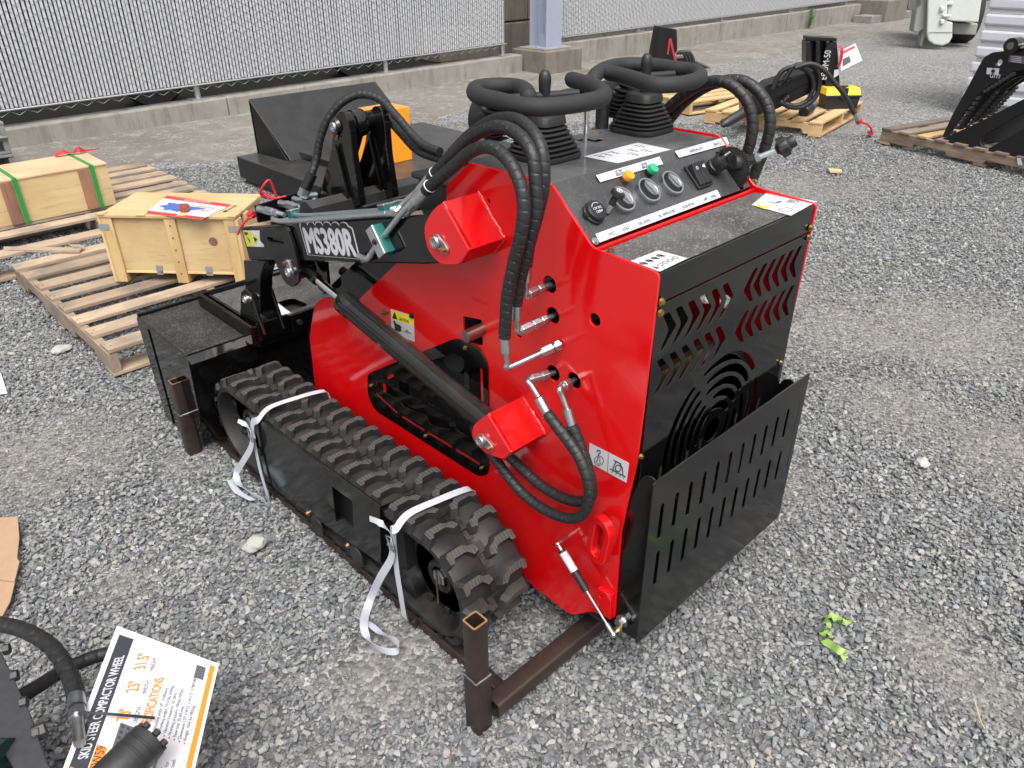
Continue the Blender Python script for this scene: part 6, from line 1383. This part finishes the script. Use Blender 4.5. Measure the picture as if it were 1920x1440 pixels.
# second breaker further back
B2 = thing('hydraulic_breaker', 'black hydraulic breaker mount with red tag behind the right control handle', 'breaker', at(1260, 135, z=0))
def s2(name, px, d0, th_, m='black_dull'): 
    P = [at(u, v, pl=(at(1255, 130, z=0)+V((.7, .7, 0))*d0, V((-.8, -.6, 0)))) for u, v in px]; return MB().prism(P, V((.8, .6, 0))*th_).build(name, m, B2, bevel=.004)
s2('mount_plate', [(1230, 48), (1269, 55), (1270, 92), (1258, 120), (1238, 130), (1216, 120)], .2, .03); s2('mount_edge', [(1226, 48), (1233, 49), (1220, 122), (1213, 118)], .1, .12)
s2('body', [(1262, 110), (1285, 108), (1345, 134), (1343, 142), (1285, 140), (1262, 134)], .3, .2); s2('head', [(1213, 116), (1262, 112), (1266, 140), (1213, 140)], .25, .25)
for k in range(3): hose_mb([at(u+6*k, v, pl=(at(1255, 130, z=0)+V((.7, .7, 0))*.1, V((-.8, -.6, 0)))) for u, v in ((1268, 100), (1280, 98), (1288, 112), (1286, 125), (1278, 128))], .024, .04).build('hydraulic_hose', 'hose', B2, 35)
RT = thing('red_ribbon', 'red tag ribbon on the breaker mount behind the right handle', 'ribbon', at(1260, 100, z=.4)); q2 = lambda u, v: at(u, v, pl=(at(1255, 130, z=0)+V((.7, .7, 0))*.05, V((-.8, -.6, 0))))
ribbon([q2(1257, 72), q2(1262, 95), q2(1268, 118)], .028, (.6, -.8, 0), 'red_ribbon', 'ribbon', RT); ribbon([q2(1256, 72), q2(1254, 88), q2(1252, 102)], .022, (.6, -.8, 0), 'red_ribbon', 'ribbon', RT)
# ------------------------------------------------------------------ grapple bucket on the dark pallet at the right edge
A = at(1648, 268, z=0); B = at(1900, 326, z=0); e1 = B-A; rzg = math.atan2(e1.y, e1.x)
DPt = thing('pallet', 'old dark pallet under the black grapple at the right edge', 'pallet', (A.x, A.y, 0), rzg, 'wooden pallets'); T = wm(DPt); Lg = e1.length+.25
for y in (0, .5, 1.0): 
    MB().prism([T @ V((a, y, b)) for a, b in ((0, .02), (.32, .02), (.33, .05), (.62, .05), (.64, .02), (.95, .02), (.97, .05), (Lg-.1, .05), (Lg-.08, .02), (Lg, .02), (Lg, .115), (0, .115))], T.to_3x3() @ V((0, .045, 0))).build('stringer', 'old_wood', DPt, bevel=.003)
for k in range(9):
    x = (Lg-.1)*k/8; MB().box((x, -.01, .115), (x+.1, 1.06, .133), T).build('deck_board', ['old_wood_y', 'pallet_wood_y', 'new_wood_y', 'old_wood_y'][k % 4] if k < 4 else 'old_wood_y', DPt, bevel=.002)
MB().box((.0, .0, 0), (.1, 1.05, .02), T).build('bottom_board', 'new_wood_y', DPt); MB().box((Lg*.6, .0, 0), (Lg*.6+.1, 1.05, .02), T).build('bottom_board', 'old_wood_y', DPt)
GR = thing('grapple_bucket', 'black root grapple with toothed jaw on the dark pallet', 'grapple', at(1850, 270, z=.13))
e1n = e1.normalized(); gn = V((-e1n.y, e1n.x, 0)); gn = gn if gn.x > 0 else -gn
gp = lambda u, v, d=.05: at(u, v, pl=(A+V((0, 0, .13))+gn*d, gn))
def gplane2(P, d=.05): o = A+V((0, 0, .13))+gn*d; return [((p-o).dot(e1n), (p-o).z) for p in P]
def gT(d=.05): o = A+V((0, 0, .13))+gn*d; return frame(o, e1n, (0, 0, 1))
low = [(1748, 267), (1760, 264), (1835, 230), (1920, 186), (1990, 150), (2060, 140), (2060, 330), (1920, 306), (1790, 277)]
slot = band2([gplane2([gp(1854, 264)])[0], gplane2([gp(1985, 188)])[0]], .055, 5)
me_ = curve_mesh([gplane2([gp(*q) for q in low]), slot], .03, gT(), .003)
GS_ = finish(me_, 'bucket_side', 'black_dull', GR, 40); m2 = me_.copy(); m2.transform(Matrix.Translation(gn*1.05)); m2.materials.clear(); m2.transform(wm(GR)); finish(m2, 'bucket_side', 'black_dull', GR, 40)
for k in range(7):
    d = .18+.13*k; me_ = curve_mesh([fillet(gplane2([gp(*q, .05) for q in ((1765, 262), (1850, 238), (1940, 196), (1960, 230), (1870, 268), (1790, 274))]), .03)], .03, gT(d), .003); finish(me_, 'floor_tine', 'plate_steel', GR, 40)
jaw = [(1768, 256), (1777, 257), (1808, 214), (1838, 174), (1868, 152), (1902, 134), (1990, 116), (1990, 85), (1880, 96), (1862, 98), (1846, 108), (1835, 128), (1818, 160), (1790, 210)]
hol = circ(.026, 16, gplane2([gp(1875, 117, .12)], .12)[0])
me_ = curve_mesh([fillet(gplane2([gp(*q, .12) for q in jaw], .12), .02), hol], .03, gT(.12), .003); JW = finish(me_, 'jaw', 'black_dull', GR, 40)
for k, jp in enumerate(([(1796, 243), (1805, 243), (1832, 208), (1864, 172), (1902, 147), (1990, 125), (1990, 100), (1880, 118), (1850, 156), (1820, 200)], [(1820, 230), (1830, 230), (1852, 205), (1882, 172), (1917, 147), (1990, 130), (1990, 105), (1890, 132), (1860, 168), (1838, 200)], [(1842, 217), (1853, 217), (1874, 192), (1902, 163), (1932, 145), (1990, 132), (1990, 110), (1900, 138), (1875, 166), (1856, 195)])):
    d = .28+.16*k; me_ = curve_mesh([fillet(gplane2([gp(*q, d) for q in jp], d), .02)], .03, gT(d), .003); tn_ = finish(me_, 'jaw_tine', 'black_dull', GR, 40)
    te = MB(); i0, i1 = Vector(jp[1]), Vector(jp[4])
    for j in range(9):
        q = Vector(jp[1]).lerp(Vector(jp[3]), (j+.8)/9); p3 = gp(q.x+1, q.y+1, d-.01); te.cyl(p3, p3+gn*.04, .014, n=5)
    te.build('tine_teeth', 'plate_steel', tn_)
tt = MB()
for k in range(16):
    q2_ = Vector((1777, 257)).lerp(Vector((1838, 174)), (k+1)/9) if k < 8 else Vector((1838, 174)).lerp(Vector((1902, 134)), (k-7)/9); q = gp(q2_.x+1, q2_.y+1, .11); tt.cyl(q, q+gn*.04, .015, n=5)
tt.build('jaw_teeth', 'plate_steel', GR)
c = gp(1895, 86, .05); MB().lathe([(.055, 0), (.055, .10), (.001, .10)][::1], c, gn, 24).build('pivot_boss', 'black_dull', GR, 40); MB().lathe([(.026, -.006), (.026, .12), (.001, .12)], c, gn, 18).build('pivot_pin', 'bare_steel', GR, 40)
MB().cyl(gp(1908, 86, .1), gp(1990, 84, .1), .022, n=14).build('cylinder_rod', 'chrome', GR, 40)
sg = MB().prism([gp(1851, 127, .10), gp(1874, 128, .10), gp(1872, 140, .10), gp(1850, 139, .10)], -gn*.003).build('logo_sticker', 'white_paper', GR); MB().prism([gp(1859, 131, .095), gp(1866, 131, .095), gp(1865, 136, .095), gp(1859, 136, .095)], -gn*.002).build('logo_mark', 'ink', sg); MB().prism([gp(1861.5, 127.5, .095), gp(1863, 127.5, .095), gp(1862.5, 139, .095), gp(1861, 139, .095)], -gn*.002).build('logo_mark', 'ink', sg)
o = gp(1855, 145, .10); finish(text_mesh('GIYI', .045, frame(o-gn*.002, e1n, (0, 0, 1)), thick=.001), 'lettering', 'white_paper', GR)
sp_ = MB().prism([gp(1893, 102, .10), gp(1925, 106, .10), gp(1922, 120, .10), gp(1890, 116, .10)], -gn*.003).build('rating_plate', 'ink_grey', GR)
for k in range(4): MB().prism([gp(1895, 105+3.2*k, .095), gp(1915, 107+3.2*k, .095), gp(1915, 108+3.2*k, .095), gp(1895, 106+3.2*k, .095)], -gn*.001).build('rating_text', 'white_paper', sp_)
wp = MB().prism([at(1907, 296, pl=(A-gn*.02, gn)), at(1914, 297, pl=(A-gn*.02, gn)), at(1917, 310, pl=(A-gn*.02, gn)), at(1909, 309, pl=(A-gn*.02, gn))], -gn*.003); wp.build('paper_scrap', 'white_paper', DPt)
# ------------------------------------------------------------------ shrink-wrapped stack of white sections
A = at(1790, 210, z=0); WS_ = thing('wrapped_stack', 'tall stack of white panels wrapped in clear film', 'stack', (A.x+.6, A.y-.6, 0))
for k in range(13):
    z = .10+.145*k; j = RNG.uniform(-.012, .012)
    MB().prism([(A.x+.02+j, A.y-1.3, z), (A.x+.02+j, A.y-.02+j, z), (A.x+1.2, A.y-.02+j, z), (A.x+1.2, A.y-1.3, z)], (0, 0, .10)).build('panel', 'wrap_white', WS_, bevel=.02)
    MB().box((A.x+.05+j, A.y-1.28, z+.10), (A.x+1.18, A.y-.05, z+.145)).build('spacer', 'white_plastic', WS_, bevel=.004)
MB().box((A.x+.03, A.y-1.28, 0), (A.x+1.18, A.y-.04, .10)).build('pallet_base', 'grey_wood', WS_)
# ------------------------------------------------------------------ white truck body far right
A = at(1765, 84, z=.06); TK = thing('refuse_truck', 'white hopper body of a parked truck at the upper right', 'truck', (A.x+1.5, A.y-.5, 0))
kp = lambda u, v, d=0.: at(u, v, pl=(A+V((.8, .6, 0))*d, V((-.8, -.6, 0))))
def tk(name, px, d, th_, m): return MB().prism([kp(u, v, d) for u, v in px], V((.8, .6, 0))*th_).build(name, m, TK, bevel=.02)
tk('hopper', [(1780, -60), (1850, -60), (1835, 42), (1787, 40), (1775, 38)], .1, 2.2, 'truck_white')
P2_ = [(1742, -60), (1779, -60), (1776, 40), (1787, 42), (1786, 70), (1780, 81), (1768, 86), (1752, 84), (1741, 76), (1738, 62)]
tk('tailgate_flap', P2_, 0, .06, 'truck_white')
tk('side_frame', [(1725, -60), (1746, -60), (1738, 62), (1728, 88), (1724, 86), (1732, 55), (1720, 62), (1712, 60), (1718, 20), (1726, 10)], .12, .25, 'truck_grey')
tk('under_beam', [(1787, 42), (1835, 44), (1830, 66), (1786, 64)], .35, .3, 'truck_grey')
for v in (12, 36): tk('hinge', [(1764, v), (1772, v), (1771, v+10), (1763, v+10)], -.05, .06, 'truck_white')
tk('latch', [(1768, 27), (1785, 27), (1784, 34), (1768, 33)], -.05, .06, 'truck_white'); tk('number_frame', [(1771, 3), (1789, 3), (1788, 11), (1771, 10)], .06, .04, 'truck_white'); tk('weld_seam', [(1742, 60), (1786, 60), (1786, 61), (1742, 61)], -.012, .012, 'truck_grey')
a = kp(1800, 60, 1.2); MB().lathe([(.2, -.15), (.42, -.16), (.46, -.1), (.46, .1), (.42, .16), (.2, .15)], (a.x, a.y, .42), (-.6, .8, 0), 28).build('wheel', 'tyre', TK, 40)
# ------------------------------------------------------------------ odds and ends
def lump(name, c, r, sc, m, label, cat, seed=1, n=18):
    bm = bmesh.new(); bmesh.ops.create_icosphere(bm, subdivisions=3, radius=1)
    for v in bm.verts:
        k = 1+.35*mnoise.noise(v.co*1.3+V((seed, 0, 0)))+.12*mnoise.noise(v.co*4+V((0, seed, 0))); v.co = V((v.co.x*sc[0]*k, v.co.y*sc[1]*k, v.co.z*sc[2]*k))*r
    me = bpy.data.meshes.new(name); bm.to_mesh(me); bm.free(); me.transform(Matrix.Translation(c)); o = finish(me, name, m, None, 28); return tag(o, label, cat)
lump('rock', at(928, 138, z=.0)+V((0, -.05, .05)), .11, (1.1, .8, .72), 'rock_pale', 'pale rock lying at the foot of the curb near the footing', 'rock', 2)
lump('rubble', at(1340, 75, z=.0)+V((0, -.05, .04)), .13, (1.3, .7, .5), 'rock_pale', 'lump of pale broken concrete at the foot of the right curb', 'rubble', 5)
lump('rubble', at(1357, 74, z=.0)+V((.1, -.1, .02)), .08, (1.4, .8, .5), 'rock_pale', 'smaller pale lump beside the broken concrete at the right curb', 'rubble', 6)
lump('rock', at(478, 1025, z=0)+V((0, 0, .012)), .028, (1.2, .9, .7), 'rock_pale', 'large pale stone on the gravel in front of the track', 'rock', 8)
lump('rock', at(115, 655, z=0)+V((0, 0, .004)), .036, (1.2, .9, .4), 'rock_pale', 'large pale stone on the gravel left of the near pallet', 'rock', 9)
lump('rock', at(20, 1, z=0) if False else at(1728, 870, z=0)+V((0, 0, .008)), .022, (1.2, 1, .7), 'rock_pale', 'pale stone alone on the gravel right of the guard', 'rock', 11)
# timber blocks at the far end of the curb
a = at(1545, 42, z=0); tag(MB().box((a.x, a.y-.35, 0), (a.x+.9, a.y, .34)).build('timber_block', 'old_wood', None, bevel=.01), 'short dark timber block by the far footing', 'timber')
a = at(1590, 42, z=0); tag(MB().box((a.x, a.y-.5, 0), (a.x+2.2, a.y-.1, .14)).build('timber_plank', 'grey_wood', None, bevel=.01), 'long flat dark plank lying beyond the far footing', 'timber')
# weed at the curb
a = at(1480, 52, z=0); WD = thing('weed', 'small green weed growing from the right curb', 'plant', (a.x, 7.22, .05)); r = random.Random(5); lf = MB(); stm = MB()
for k in range(16):
    an_ = r.uniform(0, 6.28); h_ = r.uniform(.08, .32); q = V((a.x+.12*math.cos(an_)*r.random(), 7.2+.04*math.sin(an_), .05+h_)); stm.tube([V((a.x, 7.22, .0)), q], .003, 5); d = V((math.cos(an_), -.5, r.uniform(-.3, .5))).normalized()*.055; s_ = d.cross(V((0, 0, 1))).normalized()*.028
    for z_ in (0, .03, -.04): lf.prism([q+V((0, 0, z_)), q+d*.5+s_+V((0, 0, z_)), q+d+V((0, 0, z_)), q+d*.5-s_+V((0, 0, z_))], (0, 0, .0008))
lf.build('leaves', 'leaf_plant', WD); stm.build('stems', 'leaf_plant', WD)
# crumpled pale green tape on the gravel
GT = thing('green_tape', 'crumpled strip of pale green tape on the gravel at lower right', 'tape', at(1562, 1195, z=0))
g_ = lambda u, v, z: at(u, v, z=z)
ribbon([g_(1594, 1163, .012), g_(1580, 1166, .022), g_(1570, 1160, .010), g_(1556, 1156, .024), g_(1545, 1163, .012), g_(1553, 1173, .026), g_(1542, 1184, .012), g_(1556, 1191, .022), g_(1546, 1201, .010), g_(1560, 1210, .018), g_(1574, 1220, .024), g_(1584, 1226, .018), g_(1579, 1236, .012)], .020, [(.5, -.5, .3), (.5, -.5, -.5), (.6, -.2, .5), (.7, 0, -.3), (.6, .1, .5), (.7, -.1, -.3), (.6, 0, .4), (.7, .1, -.2), (.6, -.1, .4), (.4, .6, .1), (.4, .6, .3), (.2, .5, .7), (.2, .4, .9)], 'leaf_green', 'tape', GT, sub=4)
# cardboard at the left edge
CB = thing('cardboard', 'torn brown cardboard sheet at the left edge', 'cardboard', at(10, 1060, z=0)); 
pc_ = [(-60, 975), (34, 971), (37, 1010), (33, 1048), (38, 1055), (30, 1090), (20, 1130), (5, 1158), (-60, 1165)]
MB().prism([at(u, v, z=.012) for u, v in pc_], (0, 0, .005)).build('sheet', 'cardboard', CB); MB().prism([at(u, v, z=.0185) for u, v in ((-60, 1050), (32, 1050), (37, 1056), (28, 1092), (-60, 1080))], (0, 0, .004)).build('fold', 'cardboard', CB)
tag(MB().prism([at(u, v, z=.004) for u, v in ((-50, 690), (2, 700), (14, 738), (-40, 745))], (0, 0, .002)).build('paper_sheet', 'white_paper', None), 'corner of a white sheet on the gravel at the left edge', 'sheet')
tag(MB().prism([at(u, v, z=.008) for u, v in ((1552, 318), (1577, 320), (1578, 325), (1556, 324))], (.0, .0, .012)).build('wood_chip', 'chip_wood', None), 'pale wood splinter lying on the gravel beyond the loader', 'wood chip')
r = random.Random(11)
tag(MB().tube(spline([at(1826, 1310, z=.014), at(1832, 1330, z=.016), at(1838, 1350, z=.014), at(1846, 1366, z=.012)], 4), .0016, 6).build('twig', 'chip_wood', None, 60), 'thin pale twig on the gravel at lower right', 'twig')
# ------------------------------------------------------------------ compactor wheel attachment in the near left corner
CW = thing('compactor_wheel', 'black compactor wheel attachment with bolted plate and hoses at lower left', 'attachment', (-1.15, .5, 0))
zc = .30
f_ = lambda u, v, z=zc: at(u, v, z=z)
pl_t = [f_(-40, 1190), f_(2, 1222), f_(55, 1335), f_(92, 1440), f_(110, 1500), f_(60, 1500), f_(-40, 1330)]
MB().prism(pl_t, (-.0, .0, -.02)).build('flange_plate', 'plate_steel', CW, bevel=.002)
MB().prism([f_(-60, 1260, .26), f_(28, 1390, .26), f_(50, 1500, .26), f_(-60, 1500, .26)], (0, 0, -.2)).build('drum', 'dark_green', CW, bevel=.01)
MB().cyl(f_(-30, 1440, .28), f_(10, 1440, .28), .05, n=24).build('drum_hub', 'dark_green', CW, 40)
for u, v in ((10, 1218), (25, 1268), (42, 1318), (66, 1375)):
    c = f_(u, v, zc); dn = (f_(u+14, v-4)-f_(u, v)).normalized(); o = MB().cyl(c-dn*.004, c+dn*.009, .012, n=6).build('flange_bolt', 'cast_black', CW, bevel=.001)
c = f_(62, 1378, zc-.005); dn = (f_(80, 1370)-f_(62, 1378)).normalized(); MB().cyl(c, c+dn*.022, .017, n=6).build('flange_bolt', 'cast_black', CW, bevel=.001)
hose_mb([f_(-40, 1165, .22), f_(10, 1172, .23), f_(55, 1186, .24), f_(95, 1212, .25), f_(123, 1250, .26), f_(138, 1285, .265), f_(143, 1308, .27)], .0175, .033).build('hydraulic_hose', 'hose', CW, 35)
hose_mb([f_(20, 1315, .20), f_(70, 1288, .18), f_(110, 1262, .16), f_(150, 1242, .15), f_(190, 1228, .14), f_(225, 1224, .13)], .0155, .033).build('hydraulic_hose', 'hose', CW, 35)
a = f_(143, 1305, .27); b = f_(146, 1345, .275); d = (b-a).normalized(); FE = MB().cyl(a, a+d*.035, .0165, n=20).build('ferrule', 'zinc', CW, 40); MB().cyl(a+d*.040, a+d*.062, .017, n=6).build('hex_nut', 'zinc', FE); MB().cyl(a+d*.062, a+d*.13, .0105, n=14).build('pipe_stub', 'zinc', FE, 40)
a = f_(205, 1462, .33); b = f_(255, 1412, .33); d = (b-a).normalized(); a = a-d*.055
MB().lathe([(.026, 0), (.030, .02), (.036, .03), (.036, .10), (.0345, .101), (.0345, .104), (.036, .105), (.036, .118), (.0345, .119), (.0345, .122), (.036, .123), (.036, .138), (.030, .141), (.001, .141)], a, d, 32).build('hydraulic_motor', 'cast_black', CW, 40)
sx_ = d.cross(V((0, 0, 1))).normalized(); ux_ = sx_.cross(d)
for k in range(7):
    t_ = 2*math.pi*k/7; q = a+d*.141+(sx_*math.cos(t_)+ux_*math.sin(t_))*.028; MB().cyl(q, q+d*.010, .0065, n=6).build('motor_bolt', 'cast_black', CW)
# spec card tied to the hose
SC = thing('spec_card', 'laminated white specification card with orange figures tied to the compactor hose', 'card', f_(260, 1330, .27))
zc_ = .265
P = [f_(118, 1470, zc_-.004), None, f_(403, 1250, zc_), f_(224, 1190, zc_)]; P[1] = P[0]+(P[2]-P[3])*1.0
MB().prism([p+V((0, 0, -.0012)) for p in [P[0]+(P[0]-P[2])*.05, P[1]+(P[1]-P[3])*.03, P[2]+(P[2]-P[0])*.03, P[3]+(P[3]-P[1])*.06]], (0, 0, .0006)).build('laminate', 'film', SC)
MB().prism(P, (0, 0, .0005)).build('card', 'white_paper', SC)
nrm = (P[1]-P[0]).cross(P[3]-P[0]).normalized(); nrm = nrm if nrm.z > 0 else -nrm
# card coordinates: a runs along the lettering (from the near edge up), b across from the dark band to the orange edge
ca = lambda a, b, z=0.: P[0].lerp(P[3], a).lerp(P[1].lerp(P[2], a), b)+nrm*(.0008+z)
def cq(a0, a1, b0, b1, m, name, z=0.): return MB().prism([ca(a0, b0, z), ca(a1, b0, z), ca(a1, b1, z), ca(a0, b1, z)], nrm*.0003).build(name, m, SC)
cq(0, 1, 0, .155, 'ink_dark', 'dark_band'); cq(.33, 1, .955, 1, 'ink_orange', 'orange_band'); cq(0, .32, .955, .98, 'ink_dark', 'edge_line')
def ctext(txt, a, b, size, m, sx=.8, bold=0): return finish(text_mesh(txt, size, frame(ca(a, b, .0004), ca(1, b)-ca(0, b), ca(.5, 0)-ca(.5, 1)), sx=sx, thick=.0001, bold=bold), 'lettering', m, SC)
Lc = (P[3]-P[0]).length
tw_ = ctext('SKID STEER COMPACTOR WHEEL', .175, .125, .026, 'white_paper', .60, .0005)
ctext('70"', .47, .36, .034, 'ink_orange', .62, .0007); ctext('23"', .66, .36, .034, 'ink_orange', .62, .0007); ctext('31.5"', .82, .36, .034, 'ink_orange', .62, .0007)
ctext('LENGTH', .47, .44, .012, 'ink_grey'); ctext('WIDTH', .665, .44, .012, 'ink_grey'); ctext('HEIGHT', .83, .44, .012, 'ink_grey')
ctext('SPECIFICATIONS', .46, .56, .026, 'ink_orange', .62, .0007)
for k, s_ in enumerate(('Working width: 59" (1500mm)', 'Working weight: 1014 lbs (460kg)', 'Vibration frequency: 10-20Hz', 'Working pressure: 10Mpa-20Mpa', 'Flow rate: 20-60L/min', 'Dimension: L70"x W23" x H31.5" (1780*580*800mm)', 'Weight: 1064 lbs (483kg)')):
    ctext(s_, .475, .625+.047*k, .0095, 'ink_grey', .8); cq(.452, .462, .607+.047*k, .620+.047*k, 'ink_red', 'bullet')
for k, s_ in enumerate(('vel compacts many types of', 'at efficiency. It is widely used', 'nstruction projects,', 'tic. It is also suitable for', 'ch as clay, sand and gravel.')): ctext(s_, .08, .66+.05*k, .011, 'ink_grey', .8)
cq(.26, .44, .30, .52, 'ink_grey', 'wheel_picture'); 
for k in range(5):
    for j in range(4): cq(.275+.034*k, .292+.034*k, .32+.05*j, .345+.05*j, 'ink_dark', 'wheel_tread', .0004)
cq(0, .27, .165, .26, 'ink_orange', 'orange_tab'); ctext('CW59', .13, .245, .024, 'ink_dark', .8); cq(0, .10, .01, .12, 'ink_orange', 'logo_tab', .0004); ctext('VI', .02, .10, .026, 'white_paper', .8); cq(.88, .97, .83, .92, 'ink_grey', 'blank_square')
a = f_(135, 1335, .288); ribbon([a, f_(175, 1337, .284), f_(220, 1340, .276), f_(290, 1346, .276)], .005, (0, .7, .7), 'plastic', 'zip_tie', SC, th=.0018)
